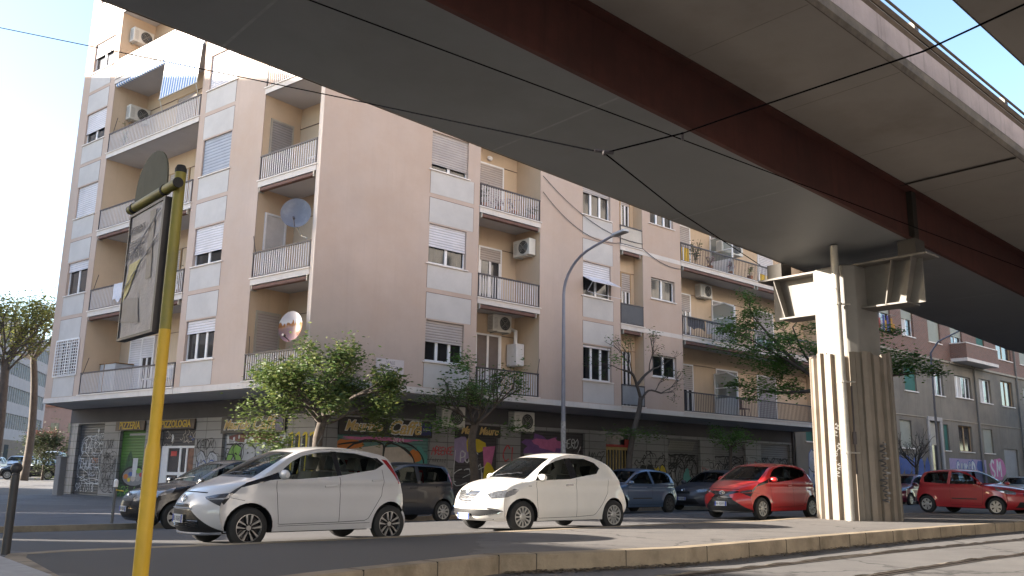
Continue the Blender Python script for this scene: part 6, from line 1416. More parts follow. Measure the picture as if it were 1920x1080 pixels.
def aygo_spec(red=False):
    side = [('dlamp', [[(1.475,.70),(1.46,.76),(1.36,.825),(1.22,.905),(1.30,.835),(1.42,.735)]]),
            ('grille', [[(1.60,.665),(1.47,.695),(1.43,.725),(1.53,.60)]]),
            ('gloss', [[(1.30,.838),(1.22,.908),(.98,.985),(.76,1.06),(.73,.965),(.9,.945)], [(-.175,1.385),(-.265,1.385),(-.285,1.025),(-.205,1.015)], [(-.92,1.302),(-1.0,1.30),(-1.11,1.21),(-1.06,1.185)]]),
            ('glass', [[(.73,1.02),(.66,1.115),(.50,1.225),(.32,1.305),(.05,1.362),(-.175,1.38),(-.205,1.015),(.45,.963),(.73,.965)]]),
            ('glass2', [[(-.265,1.38),(-.6,1.365),(-.92,1.30),(-1.06,1.185),(-.92,1.12),(-.285,1.025)]]),
            ('tail', [[(-1.08,1.285),(-1.19,1.27),(-1.37,1.02),(-1.40,.90),(-1.34,.90),(-1.28,1.02),(-1.12,1.235)]]),
            ('gap', [polyline([(.80,.94),(.78,.7),(.74,.36),(.74,.33),(.7,.325),(-.25,.335),(-.70,.35),(-.76,.38),(-.85,.52),(-.99,.72),(-1.03,.9),(-1.045,1.12)], .008), line((-.245,1.0),(-.25,.335), .008), line((.74,.30),(-.79,.315), .006), polyline([(1.44,.70),(1.25,.66)], .006)]),
            ('trim', [[(1.36,.19),(1.62,.19),(1.62,.235),(1.36,.215)]])]
    strip = [('windscreen', [[(7.22,-.90),(7.22,.90),(8.5,.895),(9.85,.87),(9.85,-.87),(8.5,-.895)]]), ('trim', [[(6.95,-.9),(6.95,.9),(7.22,.9),(7.22,-.9)]]),
             ('dlamp', [[(3.55,.70),(3.75,.63),(4.2,.82),(4.5,1.0),(3.72,1.0)]]), ('dlamp2', [[(3.55,-.70),(3.75,-.63),(4.2,-.82),(4.5,-1.0),(3.72,-1.0)]]),
             ('grille', [[(3.5,.72),(3.68,1.0),(2.85,1.0)]]), ('grille2', [[(3.5,-.72),(3.68,-1.0),(2.85,-1.0)]]),
             ('grille3', [[(2.95,-.28),(2.95,.28),(2.55,.40),(2.55,-.40)]]), ('grille4', [[(2.40,-.42),(2.40,.42),(1.0,.86),(.62,1.0),(.25,1.0),(.25,-1.0),(.62,-1.0),(1.0,-.86)]]),
             ('rearglass', [[(14.2,-.8),(14.2,.8),(15.7,.8),(15.7,-.8)]]), ('tail', [[(15.2,.88),(15.2,1.0),(16.3,1.0),(16.1,.86)], [(15.2,-.88),(15.2,-1.0),(16.3,-1.0),(16.1,-.86)]]),
             ('gap', [[(4.28,-.6),(4.30,-.6),(4.30,.6),(4.28,.6)]])]
    if red: strip.insert(0, ('gloss', [[(3.72,-.16),(3.72,.16),(3.95,.60),(3.68,.66),(3.0,.30),(2.4,.42),(2.4,-.42),(3.0,-.30),(3.68,-.66),(3.95,-.60)]]))
    def extra(t, lift, P):
        g = MB(); c = P(3.42, 0)+Vector((.012, 0, 0)); n = (1, 0, .35); ring(g, c, .075, .052, .008, n); ring(g, c, .028, .05, .006, n); ring(g, c+Vector((0, 0, .022)), .055, .02, .006, n); g.build('emblem', CHROME, t, local=True)
        g = MB()
        for k in (2.66, 2.76, 2.86): g.tube([P(k, q)+Vector((.006, 0, 0)) for q in (-.34,-.15,0,.15,.34)], .006, 4)
        for k in (.95, 1.1, 1.25, 1.4): g.tube([P(k, q)+Vector((.006, 0, 0)) for q in (-.62,-.3,0,.3,.62)], .007, 4)
        g.build('grille_bar', TRIM if red else GLOSSB, t, local=True)
        g = MB(); g.tube([P(2.47, q)+Vector((.008, 0, 0)) for q in (-.44,-.2,0,.2,.44)], .012, 5); g.tube([P(.28, q)+Vector((.012, 0, .0)) for q in (-.95,-.6,-.3,0,.3,.6,.95)], .022, 6); g.build('bumper_lip', pm('silver_lip_%d' % red, (.22, .22, .25) if not red else (.03,.03,.03), .35), t, local=True)
        for s in (1, -1):
            g = MB(); g.tube([P(3.62, s*.72)+Vector((.008,0,.0)), P(3.72, s*.9)+Vector((.008,0,0)), P(3.86, s*1.0)+Vector((.004, 0, 0))], .009, 5); g.build('daylight_strip', CHROME, t, local=True)
    return dict(prof=[(1.78,.17,1.45,.20,.70,.10),(1.87,.30,1.55,.30,.74,.25),(1.88,.48,1.60,.48,.74,.30),(1.85,.62,1.58,.62,.72,.28),(1.76,.745,1.50,.72,.70,.22),(1.62,.845,1.38,.82,.68,.16),(1.42,.925,1.25,.90,.67,.12),
        (1.22,1.0,1.04,.985,.66,.08),(.96,1.15,.80,1.13,.64,.05),(.68,1.30,.54,1.275,.60,.05),(.42,1.395,.32,1.365,.575,.05),(.0,1.455,-.02,1.42,.56,.06),(-.55,1.455,-.55,1.42,.55,.06),(-1.0,1.40,-.98,1.37,.54,.06),(-1.30,1.33,-1.22,1.30,.53,.05),
        (-1.40,1.15,-1.33,1.12,.58,.06),(-1.50,.92,-1.42,.92,.64,.10),(-1.575,.70,-1.46,.70,.68,.16),(-1.58,.45,-1.44,.45,.70,.20),(-1.50,.25,-1.38,.25,.70,.15)],
        W=.80, belt=.93, tumble=.55, plan=(.75, -.8), R=.285, axles=(1.17, -1.17), arch=.345, sill=.225, side=side, strip=strip, wheel='multi' if red else 'alloy', track=.70, seats=(.05, -.72), dash=.62, mirror=(.70, 1.025, .73),
        handles=[(-.09, .865), (-.90, .955)], plates=[(1.893, .40, 1)], aerial=(-.2, 1.47), wiper=((7.25, .1), (7.6, .75)), extra=extra, seatmat=SEAT if red else SEATL)
def ypsilon_spec():
    side = [('lamp', [[(1.61,.64),(1.53,.75),(1.36,.81),(1.27,.79),(1.35,.71),(1.5,.655)]]),
            ('gloss', [[(-.0,1.402),(-.17,1.412),(-.2,1.035),(.0,1.0)], [(.90,.965),(.80,1.05),(.78,.975)], [(-.76,1.34),(-.8,1.33),(-.90,1.22),(-.76,1.115),(-.72,1.118),(-.83,1.22)]]),
            ('glass', [[(.90,.965),(.73,1.125),(.52,1.252),(.22,1.355),(.0,1.398),(.0,1.0)]]), ('glass2', [[(-.17,1.41),(-.55,1.405),(-.8,1.33),(-.90,1.22),(-.76,1.11),(-.2,1.035)]]),
            ('gap', [polyline([(.87,.95),(.86,.6),(.84,.28),(.80,.265),(-.16,.275),(-.62,.30),(-.68,.33),(-.84,.5),(-1.0,.72),(-1.045,.9),(-1.04,1.0)], .008), line((-.155,1.02),(-.16,.275), .008)]),
            ('tail', [[(-1.60,.84),(-1.545,.97),(-1.46,1.02),(-1.47,.92),(-1.55,.78)]])]
    strip = [('windscreen', [[(7.22,-.91),(7.22,.91),(8.5,.90),(9.85,.87),(9.85,-.87),(8.5,-.90)]]), ('trim', [[(7.0,-.9),(7.0,.9),(7.22,.91),(7.22,-.91)]]),
             ('lamp', [[(3.1,.76),(3.6,.64),(4.1,.80),(4.35,1.0),(3.15,1.0)]]), ('lamp2', [[(3.1,-.76),(3.6,-.64),(4.1,-.80),(4.35,-1.0),(3.15,-1.0)]]),
             ('grille', [[(4.0,-.44),(4.0,-.10),(3.65,0),(4.0,.10),(4.0,.44),(2.9,.30),(2.5,0),(2.9,-.30)]]),
             ('grille2', [[(1.95,-.80),(1.9,0),(1.95,.80),(1.75,.97),(1.35,.82),(1.1,.5),(1.05,0),(1.1,-.5),(1.35,-.82),(1.75,-.97)]]),
             ('rearglass', [[(14.2,-.8),(14.2,.8),(15.7,.8),(15.7,-.8)]]), ('gap', [polyline([(5.2,-.88),(4.4,-.5),(4.25,0),(4.4,.5),(5.2,.88)], .012)])]
    def extra(t, lift, P):
        g = MB()
        for i, k in enumerate((3.80, 3.58, 3.36, 3.14, 2.92)):
            h = .42-.07*i*.55; g.tube([P(k, -h)+Vector((.012,0,0)), P(k-.16, 0)+Vector((.022,0,0)), P(k, h)+Vector((.012,0,0))], .0065, 4)
        g.tube([P(4.02,-.45)+Vector((.01,0,0)), P(2.9,-.31)+Vector((.012,0,0)), P(2.46,0)+Vector((.014,0,0)), P(2.9,.31)+Vector((.012,0,0)), P(4.02,.45)+Vector((.01,0,0))], .008, 5)
        g.build('grille_bar', CHROME, t, local=True)
        g = MB(); c = P(3.85, 0)+Vector((.012,0,0)); ring(g, c, .045, .055, .010, (1,0,.25)); g.build('emblem', CHROME, t, local=True)
        for s in (1, -1):
            g = MB(); g.tube([P(1.98, s*.70)+Vector((.012,0,0)), P(1.88, s*.9)+Vector((.012,0,0)), P(1.72, s*.99)+Vector((.012,0,0)), P(1.45, s*.9)+Vector((.012,0,0)), P(1.22, s*.66)+Vector((.012,0,0))], .014, 5); g.build('chrome_trim', CHROME, t, local=True)
            g = MB(); g.box(.98, 1.06, s*(lift(1.02,.86)), s*(lift(1.02,.86)+.004), .855, .867); g.build('badge', CHROME, t, local=True)
    return dict(prof=[(1.88,.19,1.50,.21,.72,.10),(1.97,.30,1.60,.30,.77,.28),(1.98,.45,1.63,.45,.78,.32),(1.95,.62,1.61,.62,.76,.30),(1.87,.77,1.53,.755,.73,.24),(1.70,.89,1.40,.855,.70,.18),(1.45,.965,1.22,.925,.68,.14),
        (1.18,1.015,.97,.98,.67,.09),(.90,1.17,.72,1.14,.65,.05),(.60,1.33,.45,1.30,.61,.05),(.30,1.445,.20,1.41,.59,.05),(-.12,1.512,-.15,1.475,.57,.06),(-.65,1.50,-.65,1.465,.56,.06),(-1.08,1.41,-1.02,1.38,.55,.06),(-1.38,1.30,-1.26,1.275,.54,.05),
        (-1.54,1.10,-1.42,1.08,.60,.08),(-1.70,.85,-1.55,.85,.66,.14),(-1.81,.62,-1.63,.62,.70,.20),(-1.82,.42,-1.63,.42,.72,.22),(-1.70,.24,-1.50,.24,.70,.15)],
        W=.83, belt=.97, tumble=.54, plan=(.78, -.85), R=.295, axles=(1.195, -1.195), arch=.345, sill=.215, side=side, strip=strip, wheel='cover', track=.735, seats=(.05, -.75), dash=.55, mirror=(.74, 1.02, .74),
        handles=[(.03, .885)], plates=[(1.985, .295, 1)], hmat=CHROME, aerial=(-.9, 1.49), wiper=((7.25, -.2), (7.7, .7)), extra=extra, seatmat=SEATL)
def hatch_spec(L=3.8, W=1.68, h=1.46, wb=2.45, fo=.78, R=.30, wheel='five', steep=0, boxy=0, doors=5, plate=True, tailhi=False, bumper=False):
    xf = wb/2+fo; X = lambda f: xf-f*L; Z = lambda f: f*h; hwid = W/2
    base = [(.035,.125,.095,.86,.10),(.006,.21,.095,.92,.25),(.0,.32,.09,.93,.28),(.012,.44,.085,.92,.26),(.045,.535,.075,.90,.22),(.11,.595,.065,.87,.16),(.19,.64,.055,.84,.12),(.275,.68,.05,.82,.08),(.345,.79,.045,.79,.05),(.415,.89,.04,.75,.05),(.485,.962,.03,.71,.05),
            (.585,1.0,.005,.69,.06),(.72,.99,0,.68,.06),(.85,.955+.02*boxy,-.005,.67,.06),(.92-.01*steep,.90+.04*boxy,-.02,.66,.05),(.95+.01*boxy,.75,-.025,.72,.07),(.975,.60,-.03,.80,.10),(.995,.45,-.035,.85,.16),(1.0,.30,-.035,.87,.2),(.97,.165,-.035,.86,.15)]
    prof = [(X(x), Z(z), X(x+e), Z(z)-(.035*h*.7 if 9 <= i <= 14 else .02*h*.7 if 4 <= i < 9 else 0), hwid*q, r) for i, (x, z, e, q, r) in enumerate(base)]
    P = lambda pts: [(X(a), Z(b)) for a, b in pts]
    t_ = .02*boxy
    g1 = P([(.325,.665),(.335,.71),(.40,.80),(.465,.875),(.52,.915),(.60,.935),(.605,.66)]); g2 = P([(.63,.935),(.74,.93),(.84,.895+t_),(.872+t_,.80),(.86+t_,.69),(.635,.66)])
    side = [('lamp', [P([(.088,.475),(.098,.545),(.15,.595),(.205,.61),(.18,.535),(.12,.485)])]), ('tail', [P([(.93,.80),(.955,.62),(.962,.53),(.93,.54),(.915,.68)]) if not tailhi else P([(.905,.87),(.925,.86),(.955,.66),(.962,.55),(.935,.55),(.90,.78)])]), ('glass', [g1]), ('glass2', [g2]),
            ('gap', [polyline(P([(.30,.64),(.305,.4),(.315,.215),(.33,.205),(.61,.205),(.61,.65)]), .008)]+([polyline(P([(.62,.205),(.72,.21),(.755,.26),(.80,.42),(.855,.52),(.875,.68)]), .008)] if doors == 5 else [])),
            ('trim', [P([(.36,.33),(.60,.33),(.60,.355),(.36,.355)])])]
    if bumper: side.append(('trim2', [P([(.97,.34),(1.0,.34),(1.0,.15),(.90,.15),(.90,.34)])]))
    strip = [('windscreen', [[(7.2,-.90),(7.2,.90),(8.5,.89),(9.85,.87),(9.85,-.87),(8.5,-.89)]]), ('lamp', [[(3.2,.70),(3.8,.62),(4.3,.8),(4.6,1.0),(3.35,1.0)]]), ('lamp2', [[(3.2,-.70),(3.8,-.62),(4.3,-.8),(4.6,-1.0),(3.35,-1.0)]]),
             ('grille', [[(3.4,-.36),(3.4,.36),(2.8,.4),(2.8,-.4)]]), ('grille2', [[(1.9,-.62),(1.9,.62),(.8,.75),(.8,-.75)]]), ('rearglass', [[(14.2,-.82),(14.2,.82),(15.8,.82),(15.8,-.82)]]), ('gap', [polyline([(5.4,-.9),(4.5,-.55),(4.3,0),(4.5,.55),(5.4,.9)], .012)])]
    def extra(t, lift, Q):
        g = MB(); ring(g, Q(3.55, 0)+Vector((.01,0,0)), .05, .05, .012, (1,0,.3), 12); g.build('emblem', CHROME, t, local=True)
        g = MB()
        for k in (2.95, 3.1, 3.25): g.tube([Q(k, q)+Vector((.006,0,0)) for q in (-.36,0,.36)], .008, 4)
        g.build('grille_bar', GLOSSB, t, local=True)
    return dict(prof=prof, W=hwid-.01, belt=.655*h, tumble=.50 if not boxy else .36, plan=(X(.28), X(.78)), R=R, axles=(wb/2, -wb/2), arch=R+.06, sill=.15*h, side=side, strip=strip, wheel=wheel, track=hwid-.095, seats=(X(.52), X(.72)), dash=X(.36), mirror=(X(.325), Z(.685), hwid-.07),
        handles=[(X(.575), Z(.58))]+([(X(.80), Z(.60))] if doors == 5 else []), plates=[(xf+.006, Z(.30), 1)] if plate else [], aerial=(X(.85), Z(.985)), wiper=((7.25, -.2), (7.7, .7)), extra=extra, glass=GLASSC)
def cars():
    white = paint('white_car_paint', (.50, .49, .505)); pearl = paint('cream_white_car_paint', (.74, .71, .67)); red = paint('red_car_paint', (.42, .022, .022), .3)
    black = paint('black_car_paint', (.012, .013, .016), .25, coat=.35); slate = paint('dark_slate_paint', (.014, .018, .028), .3, coat=.3); blue = paint('steel_blue_paint', (.075, .12, .21), .3, .3); grey = paint('dull_grey_paint', (.055, .055, .068), .4, coat=.3); maroon = paint('maroon_paint', (.12, .010, .028), .3); silver = paint('silver_paint', (.40, .41, .44), .3, .4); beige = paint('dusty_beige_paint', (.27, .25, .21), .4); dred = paint('dull_red_paint', (.33, .018, .024), .42)
    ay = aygo_spec(); ya = R_(220.62)
    build_car('parked_car', 'white five door city car with black alloy wheels, nearest the yellow post', ay, (-3.27, 14.03), ya, white, group='cars waiting along the island')
    build_car('parked_car', 'cream white three door hatchback with shield shaped chrome grille', ypsilon_spec(), (.72, 18.23), R_(217.96), pearl, group='cars waiting along the island')
    build_car('parked_car', 'bright red city car with black cross shaped grille, partly behind the pier', aygo_spec(True), (6.96, 24.4), R_(220), red, .01, group='cars waiting along the island')
    yw = aB+math.pi; G2 = 'cars parked along the far kerb'
    def far(label, sp, v, dist, col, yaw=0, z=None):
        p = onB(v, dist); return build_car('parked_car', label, sp, (p.x, p.y), yw+R_(yaw), col, gz(dist, v) if z is None else z, G2)
    far('black hatchback parked at the far kerb, half hidden behind the white city car', hatch_spec(3.9, 1.69, 1.51, 2.51, .82, .30), -3.1, 2.0, black, 1)
    far('dark slate boxy car with tall red tail lamp, between the two white cars', hatch_spec(3.65, 1.64, 1.56, 2.3, .78, .285, 'multi', 0, 1, tailhi=True), 1.67, 1.9, slate)
    far('steel blue five door hatchback parked behind the cream white car', hatch_spec(3.9, 1.68, 1.44, 2.46, .8, .30, 'steel'), 10.75, 2.2, blue)
    far('dull grey car parked nose out between the blue hatchback and the red car', hatch_spec(3.9, 1.7, 1.46, 2.5, .8, .30), 16.0, 2.0, grey)
    far('maroon hatchback parked beyond the pier', hatch_spec(3.7, 1.62, 1.5, 2.35, .75, .285, 'five', 0, .5), 32.4, 1.6, maroon, 0)
    far('silver grey car behind the maroon hatchback', hatch_spec(3.9, 1.68, 1.48, 2.5, .8, .30), 37.0, 1.6, silver)
    far('dusty beige car at the right edge behind the red hatchback', hatch_spec(4.2, 1.75, 1.5, 2.6, .85, .31), 46.5, 2.0, beige)
    build_car('parked_car', 'red three door hatchback facing right at the right edge', hatch_spec(3.6, 1.655, 1.47, 2.37, .70, .285, 'five', 0, .4, doors=3), (15.6, 29.9), R_(-58), dred, .0, 'cars beyond the pier')
    # side street on the left
    G3 = 'cars parked in the side street'
    def left(label, sp, x, y, yaw, col): return build_car('parked_car', label, sp, (x, y), R_(yaw), col, gz((Vector((x, y, 0))-K).dot(nB), (Vector((x, y, 0))-K).dot(dB)), G3)
    left('black hatchback crossing in front of the side street trees', hatch_spec(4.0, 1.72, 1.46, 2.49, .82, .31, 'cover'), -33.7, 62.3, 208, black)
    van = hatch_spec(4.7, 1.9, 1.95, 2.9, .85, .33, 'five', 0, 1); left('white van parked behind the black hatchback at the left', van, -35.0, 67.5, 285, white)
    small = hatch_spec(3.8, 1.68, 1.47, 2.45, .78, .30)
    for i, (x, y, yaw, col, lab) in enumerate(((-38.2, 64.5, 285, silver, 'silver car nose out just left of the first side street trunk'), (-42.0, 72, 285, white, 'white car at the far left edge behind the tree trunk'), (-45.5, 82, 285, silver, 'pale silver car second row at the far left'), (-43, 80, 285, blue, 'blue grey car deep in the side street'), (-47.5, 90, 285, white, 'white car deep in the side street'), (-40.0, 80, 285, grey, 'grey car farthest down the side street'))):
        left(lab, small, x, y, yaw, col)
    # unseen box lorry added just outside the frame to shade the left of the road
    t = thing('shade_lorry', 'unseen pale box lorry added outside the frame on the left to shade the road', 'lorry', (-16.6, 18.8, -.1), R_(100)); pw = pm('shade_lorry_white', (.55, .55, .54), .5, .05, 2)
    g = MB(); g.box(-4.6, 3.0, -1.2, 1.2, .95, 3.45); g.build('shade_lorry_box', pw, t, local=True, bevel=.04)
    g = MB(); g.add([(3.1,-1.1,.5),(5.2,-1.1,.5),(5.2,-1.1,1.5),(4.7,-1.1,2.6),(3.1,-1.1,2.7),(3.1,1.1,.5),(5.2,1.1,.5),(5.2,1.1,1.5),(4.7,1.1,2.6),(3.1,1.1,2.7)], [(0,1,2,3,4),(9,8,7,6,5),(0,5,6,1),(1,6,7,2),(2,7,8,3),(3,8,9,4),(4,9,5,0)]); shade_lorry_cab = g.build('shade_lorry_cab', pw, t, local=True, bevel=.05)
    g = MB(); g.add([(5.21,-1.0,1.5),(5.21,1.0,1.5),(4.73,1.0,2.55),(4.73,-1.0,2.55)], [(0,1,2,3)]); g.build('windscreen', GLASSD, shade_lorry_cab, local=True, recalc=False)
    g = MB(); g.box(-4.5, 5.0, -.5, .5, .55, .94); g.build('shade_lorry_chassis', TRIM, t, local=True)
    ty, rm = wheel_meshes(.45, 'steel')
    for x in (-2.6, 4.1):
        for s in (1, -1): o = ty.build('wheel', TYRE, t, local=True); o.matrix_local = Matrix.Translation((x, s*1.02, .45))
cars()
# ------------------------------------------------------------------ trees
def leafmat(name, col, var=.35):
    m = pm(name, col, .6, var, .9, spec=.3); n, L, b = nodes(m)
    tr = n.new('ShaderNodeBsdfTranslucent'); mx = n.new('ShaderNodeMixShader'); mx.inputs[0].default_value = .35
    L.new(b.inputs['Base Color'].links[0].from_socket, tr.inputs[0]); L.new(b.outputs[0], mx.inputs[1]); L.new(tr.outputs[0], mx.inputs[2]); L.new(mx.outputs[0], n['Material Output'].inputs[0]); return m
BARK = pm('tree_bark', (.075, .06, .05), .95, .3, 6, bump=.7, bsc=25); BARKL = pm('pale_bark', (.10, .083, .072), .95, .25, 4, bump=.6, bsc=20)
LF1 = leafmat('spring_leaves', (.095, .13, .038)); LF2 = leafmat('mid_green_leaves', (.075, .13, .035)); LF3 = leafmat('yellow_leaves', (.15, .17, .05)); LF4 = leafmat('olive_leaves', (.06, .075, .035)); LF5 = leafmat('fresh_leaves', (.095, .185, .042))
class Tree:
    def __init__(s, name, label, cat, base, seed, group=None):
        s.t = thing(name, label, cat, base, 0, group); s.b = Vector(base); s.r = random.Random(seed); s.wood = MB(); s.leaf = {}; s.tips = []
    def limb(s, pts, r0, r1, n=7):
        P = smooth_line([tuple(p) for p in pts], 4); k = len(P); s.wood.tube(P, [r0+(r1-r0)*i/(k-1) for i in range(k)], n); return [Vector(p) for p in P]
    def grow(s, p, d, L, r, depth, spread=.7, up=.12, droop=0, kids=3):
        d = d.normalized(); pts = [p]; q = p; dd = d
        for i in range(3):
            dd = (dd+Vector((s.r.gauss(0,.16), s.r.gauss(0,.16), s.r.gauss(0,.10)+up*.4-droop*.25*i))).normalized(); q = q+dd*L/3; pts.append(q)
        P = s.limb(pts, r, r*.55, 6 if r > .02 else 4)
        if depth == 0: s.tips.append((P[len(P)//2], q)); return
        for i in range(kids):
            a = P[-1-int(s.r.random()*len(P)*.55)] if i else q
            ax = Vector((s.r.gauss(0,1), s.r.gauss(0,1), s.r.gauss(0,.55))); nd = (dd+ax.normalized()*spread+Vector((0,0,up))).normalized(); s.grow(a, nd, L*s.r.uniform(.55,.85), r*.6, depth-1, spread, up, droop, kids)
    def leaves(s, n, m, sz=.07, jit=.22, flat=.6, tips=None):
        g = s.leaf.setdefault(m.name, (m, MB()))[1]; T = tips or s.tips
        for i in range(n):
            a, b = s.r.choice(T); p = a.lerp(b, s.r.uniform(0, 1.15))+Vector((s.r.gauss(0,jit), s.r.gauss(0,jit), s.r.gauss(0,jit*flat))); z = sz*s.r.uniform(.55, 1.3)
            M = Matrix.Translation(p) @ Matrix.Rotation(s.r.random()*6.3, 4, 'Z') @ Matrix.Rotation(s.r.uniform(-1.1,1.1), 4, 'X') @ Matrix.Rotation(s.r.uniform(-.6,.6), 4, 'Y')
            g.add([(-z,0,0),(0,-z*.42,.12*z),(z,0,0),(0,z*.42,.12*z)], [(0,1,2,3)], M)
    def clump(s, c, r, n, m, sz=.06):
        g = s.leaf.setdefault(m.name, (m, MB()))[1]; c = Vector(c)
        for i in range(n):
            p = c+Vector((s.r.gauss(0,r[0]*.5), s.r.gauss(0,r[1]*.5), s.r.gauss(0,r[2]*.5))); z = sz*s.r.uniform(.5,1.3)
            M = Matrix.Translation(p) @ Matrix.Rotation(s.r.random()*6.3, 4, 'Z') @ Matrix.Rotation(s.r.uniform(-1.1,1.1), 4, 'X'); g.add([(-z,0,0),(0,-z*.42,.12*z),(z,0,0),(0,z*.42,.12*z)], [(0,1,2,3)], M)
    def done(s, bark=BARK):
        s.wood.build('trunk', bark, s.t, smooth=True, recalc=False, angle=0)
        for m, g in s.leaf.values(): g.build('crown', m, s.t, recalc=False)
        return s.t
GT = 'street trees along the far kerb'
def street_trees():
    q = lambda v, d, z: onB(v, d, z)
    # leafy umbrella shaped tree at the corner
    T = Tree('street_tree', 'leafy yellow green umbrella shaped tree before the corner of the building', 'tree', q(.35, .75, -.25), 21, GT)
    T.limb([q(.35,.75,-.3), q(.30,.75,.8), q(.05,.75,1.7), q(.15,.75,2.35)], .17, .12, 10)
    f = q(.15,.75,2.3)
    for a in range(9):
        an = a*.70+.2; d = dB*math.cos(an)*1.0+nB*math.sin(an)*.8+Vector((0,0,.38+.25*(a % 3))); T.grow(f+Vector((0,0,.12*(a % 2))), d, 1.05, .06, 2, .75, .10, .10, 3)
    T.leaves(8200, LF1, .066, .19, .8); T.leaves(3000, LF2, .066, .18, .8); T.leaves(3000, LF3, .062, .21, .8)
    for v, z in ((-1.6,1.9), (-1.9,2.5), (1.8,2.2), (2.0,2.7), (-1.1,1.7)): T.clump(q(v,.9,z), (.55,.4,.4), 420, LF1)
    T.done()
    # wispy tree
    T = Tree('street_tree', 'wispy half bare tree before the boiler balcony with one dense leafy tuft', 'tree', q(5.45, .7, -.2), 33, GT)
    T.limb([q(5.45,.7,-.25), q(5.5,.7,1.0), q(5.35,.7,2.0), q(5.5,.7,2.6)], .16, .11, 10); f = q(5.45,.7,2.5)
    for a in range(8):
        an = a*.785+.4; d = dB*math.cos(an)+nB*math.sin(an)*.7+Vector((0,0,.55+.2*(a % 2))); T.grow(f, d, .95, .05, 2, .7, .16, 0, 3)
    T.leaves(1500, LF2, .06, .16); T.leaves(1100, LF1, .055, .18)
    T.clump(q(4.75,.9,4.35), (.42,.4,.42), 520, LF5); T.clump(q(7.2,.8,4.0), (.25,.25,.7), 260, LF5); T.clump(q(4.0,.8,2.45), (.7,.4,.35), 380, LF5); T.clump(q(7.0,.8,2.5), (.6,.4,.3), 240, LF2)
    T.done()
    # nearly bare twisted tree
    T = Tree('street_tree', 'twisted nearly bare tree before the small panelled balconies', 'tree', q(13.0, .6, -.2), 41, GT)
    T.limb([q(13.0,.6,-.25), q(12.75,.6,1.2), q(12.95,.6,2.4), q(13.35,.6,3.4), q(13.45,.6,3.9)], .13, .08, 8)
    lm = T.limb([q(13.45,.6,3.9), q(13.25,.6,4.35), q(13.0,.6,4.75), q(12.5,.6,4.85)], .07, .04, 6); rm = T.limb([q(13.25,.6,4.35), q(13.7,.6,4.75), q(14.2,.6,5.05)], .06, .035, 6); r2 = T.limb([q(13.4,.6,3.7), q(13.9,.6,4.2), q(14.6,.65,4.15)], .05, .03, 6)
    for p, d in ((lm[-1], -dB), (lm[-4], Vector((0,0,1))), (lm[-5], -dB*.3+Vector((0,0,1))), (rm[-1], dB*.5+Vector((0,0,1))), (rm[-3], Vector((0,0,1))), (rm[-1], dB+Vector((0,0,.2))), (r2[-1], dB+Vector((0,0,.3))), (r2[-1], dB*1.2+Vector((0,0,-.15))), (r2[-3], dB+Vector((0,0,.6)))): T.grow(p, d, .75, .022, 2, .6, .1, 0, 3)
    T.leaves(520, LF2, .05, .12); T.clump(q(12.0,.7,5.2), (.4,.3,.3), 120, LF5); T.clump(q(12.7,.8,2.55), (1.0,.4,.25), 420, LF2); T.clump(q(13.9,.8,2.6), (.6,.4,.25), 160, LF4); T.done()
    # low leafy shoots
    T = Tree('street_tree', 'low tree with a flat tuft of dark leaves before the last shutters', 'tree', q(18.9, .7, -.2), 51, GT)
    T.limb([q(18.9,.7,-.25), q(18.85,.7,1.2), q(18.95,.7,2.3)], .11, .06, 8)
    for a in range(7): T.grow(q(18.95,.7,2.25), dB*math.cos(a*.9)+nB*math.sin(a*.9)*.5+Vector((0,0,.3)), .65, .03, 1, .6, .12, .1, 3)
    T.leaves(900, LF5, .06, .16, .6); T.leaves(500, LF2, .06, .16, .6); T.done()
    # wide tree behind the pier
    b = q(21.4, 4.2, -.05); T = Tree('street_tree', 'wide spreading fresh green tree behind the pier', 'tree', b, 61, GT); V = Vector
    T.limb([b, b+V((.1,0,1.6)), b+V((-.05,0,3.0)), b+V((.05,0,4.2))], .19, .13, 10); f = b+V((.0,0,4.1))
    limbs = [[(0,0,4.1),(-.7,-.1,4.7),(-1.4,-.3,5.3),(-2.6,-.4,6.0),(-3.6,-.3,6.6)], [(0,0,4.1),(-.6,.3,5.2),(-1.2,.4,6.2),(-1.6,.3,7.2)], [(0,0,4.1),(.7,-.1,4.8),(1.6,-.3,5.1),(2.9,-.3,5.3)], [(0,0,4.1),(.5,.3,5.2),(1.0,.3,6.2),(1.5,.2,6.9)], [(-.7,-.1,4.6),(-1.9,.3,4.5),(-3.0,.4,4.6)], [(-1.4,-.3,5.3),(-2.4,.2,6.6),(-3.2,.3,7.6)]]
    for L in limbs:
        P = T.limb([b+V(x) for x in L], .09, .03, 7)
        for k in range(5): T.grow(P[-1-2*k], V((T.r.gauss(L[-1][0]*.15,.6), T.r.gauss(0,.6), T.r.uniform(.0,.7))), .75, .022, 1, .7, .08, .05, 3)
    T.leaves(4200, LF5, .075, .18, .5); T.leaves(2600, LF2, .07, .2, .5)
    for x, z in ((-4.3,6.3),(-3.9,7.3),(-3.3,5.9),(-3.1,7.7),(-2.3,6.7),(-1.9,5.6),(-1.4,6.3),(-3.4,4.8),(-2.7,4.5),(-.9,7.1),(1.4,6.7),(2.1,6.1),(2.7,5.5),(3.4,5.5),(1.7,5.6),(-2.8,5.5),(-3.7,6.7),(2.4,5.8)):
        T.clump(b+V((x, T.r.gauss(-.2,.4), z)), (.85,.6,.36), 420, LF5 if T.r.random() < .7 else LF2, .072)
    T.done()
    # bare shrub like tree right of the pier
    b = q(36.0, .6, -.2); T = Tree('bare_tree', 'small leafless tree with a fan of dark twigs right of the pier', 'tree', b, 71)
    T.limb([b, b+Vector((0,0,1.2)), b+Vector((.05,0,2.0))], .10, .07, 8)
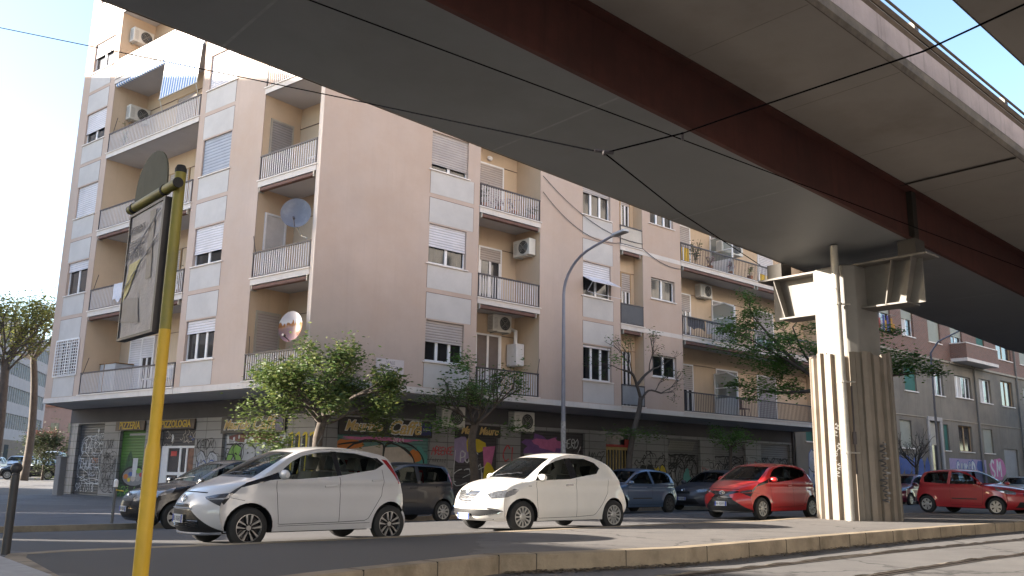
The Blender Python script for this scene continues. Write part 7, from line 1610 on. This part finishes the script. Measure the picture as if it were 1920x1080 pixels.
    for a in range(9): T.grow(b+Vector((0,0,1.9)), dB*math.cos(a*.7)+nB*math.sin(a*.7)*.6+Vector((0,0,.9)), 1.0, .035, 2, .55, .12, 0, 3)
    T.leaves(120, LF4, .05, .1); T.done()
    # far right edge tree under the deck
    b = q(60.5, 2.0, -.2); T = Tree('street_tree', 'dark leafy tree at the right edge below the flyover', 'tree', b, 75)
    T.limb([b, b+Vector((0,0,3)), b+Vector((.3,0,5.5))], .25, .16, 8)
    for a in range(9): T.grow(b+Vector((0,0,5.2)), dB*math.cos(a*.7)+nB*math.sin(a*.7)*.6+Vector((0,0,.7)), 2.0, .08, 2, .65, .1, 0, 3)
    T.leaves(2600, LF4, .12, .35); T.leaves(1000, LF2, .12, .35); T.done()
    # side street
    G4 = 'trees in the side street'
    b = Vector((-26.85, 46.2, .2)); T = Tree('street_tree', 'tall tree with yellow green crown at the left edge', 'tree', b, 81, G4)
    T.limb([b, b+Vector((.05,0,3)), b+Vector((-.1,0,6.4))], .27, .2, 10)
    for a in range(12): T.grow(b+Vector((-.1,0,5.6+.35*(a % 4))), Vector((math.cos(a*.63), math.sin(a*.63), .95+.5*(a % 3))), 1.9, .07, 2, .6, .12, 0, 3)
    LFY = leafmat('pale_yellow_leaves', (.25, .26, .075)); T.leaves(4200, LFY, .095, .36, .9); T.leaves(1800, LF3, .10, .34); T.clump(b+Vector((.6,-.2,7.6)), (1.6,1.2,1.4), 900, LFY, .095); T.done(BARKL)
    b = Vector((-27.95, 51.3, .2)); T = Tree('street_tree', 'pollarded tree with thick pale trunk and bare knuckled branches', 'tree', b, 91, G4)
    T.limb([b, b+Vector((.1,0,2.5)), b+Vector((.2,-.5,5.2)), b+Vector((.3,-1.2,7.0))], .24, .17, 10); f = b+Vector((.3,-1.2,6.9))
    for dx, dz in ((-.9,1.2), (-.35,1.5), (.35,1.4), (.9,1.3), (-1.3,.5)): P = T.limb([f, f+Vector((dx*.5,.1,dz*.45)), f+Vector((dx,.15,dz)), f+Vector((dx*1.15,.2,dz*1.35))], .11, .05, 7); [T.grow(P[-1], Vector((T.r.gauss(0,.6), T.r.gauss(0,.6), 1)), .9, .025, 1, .6, .2, 0, 3) for _ in range(3)]
    T.leaves(900, LF3, .085, .22); T.done(BARKL)
    b = Vector((-31.2, 59.5, .1)); T = Tree('bush', 'rounded olive bush beside the black hatchback in the side street', 'bush', b, 95)
    T.limb([b, b+Vector((0,0,1.2))], .1, .07, 6)
    for a in range(9): T.grow(b+Vector((0,0,1.0)), Vector((math.cos(a*.7), math.sin(a*.7), 1.3)), 1.1, .03, 2, .6, .1, 0, 3)
    T.clump(b+Vector((0,0,1.9)), (1.5,1.3,1.5), 2600, LF4, .09); T.leaves(2600, LF4, .09, .24); T.leaves(500, leafmat('reddish_leaves', (.16, .07, .06)), .08, .22, tips=[t for t in T.tips if t[1].z > 3.2] or T.tips); T.done()
street_trees()
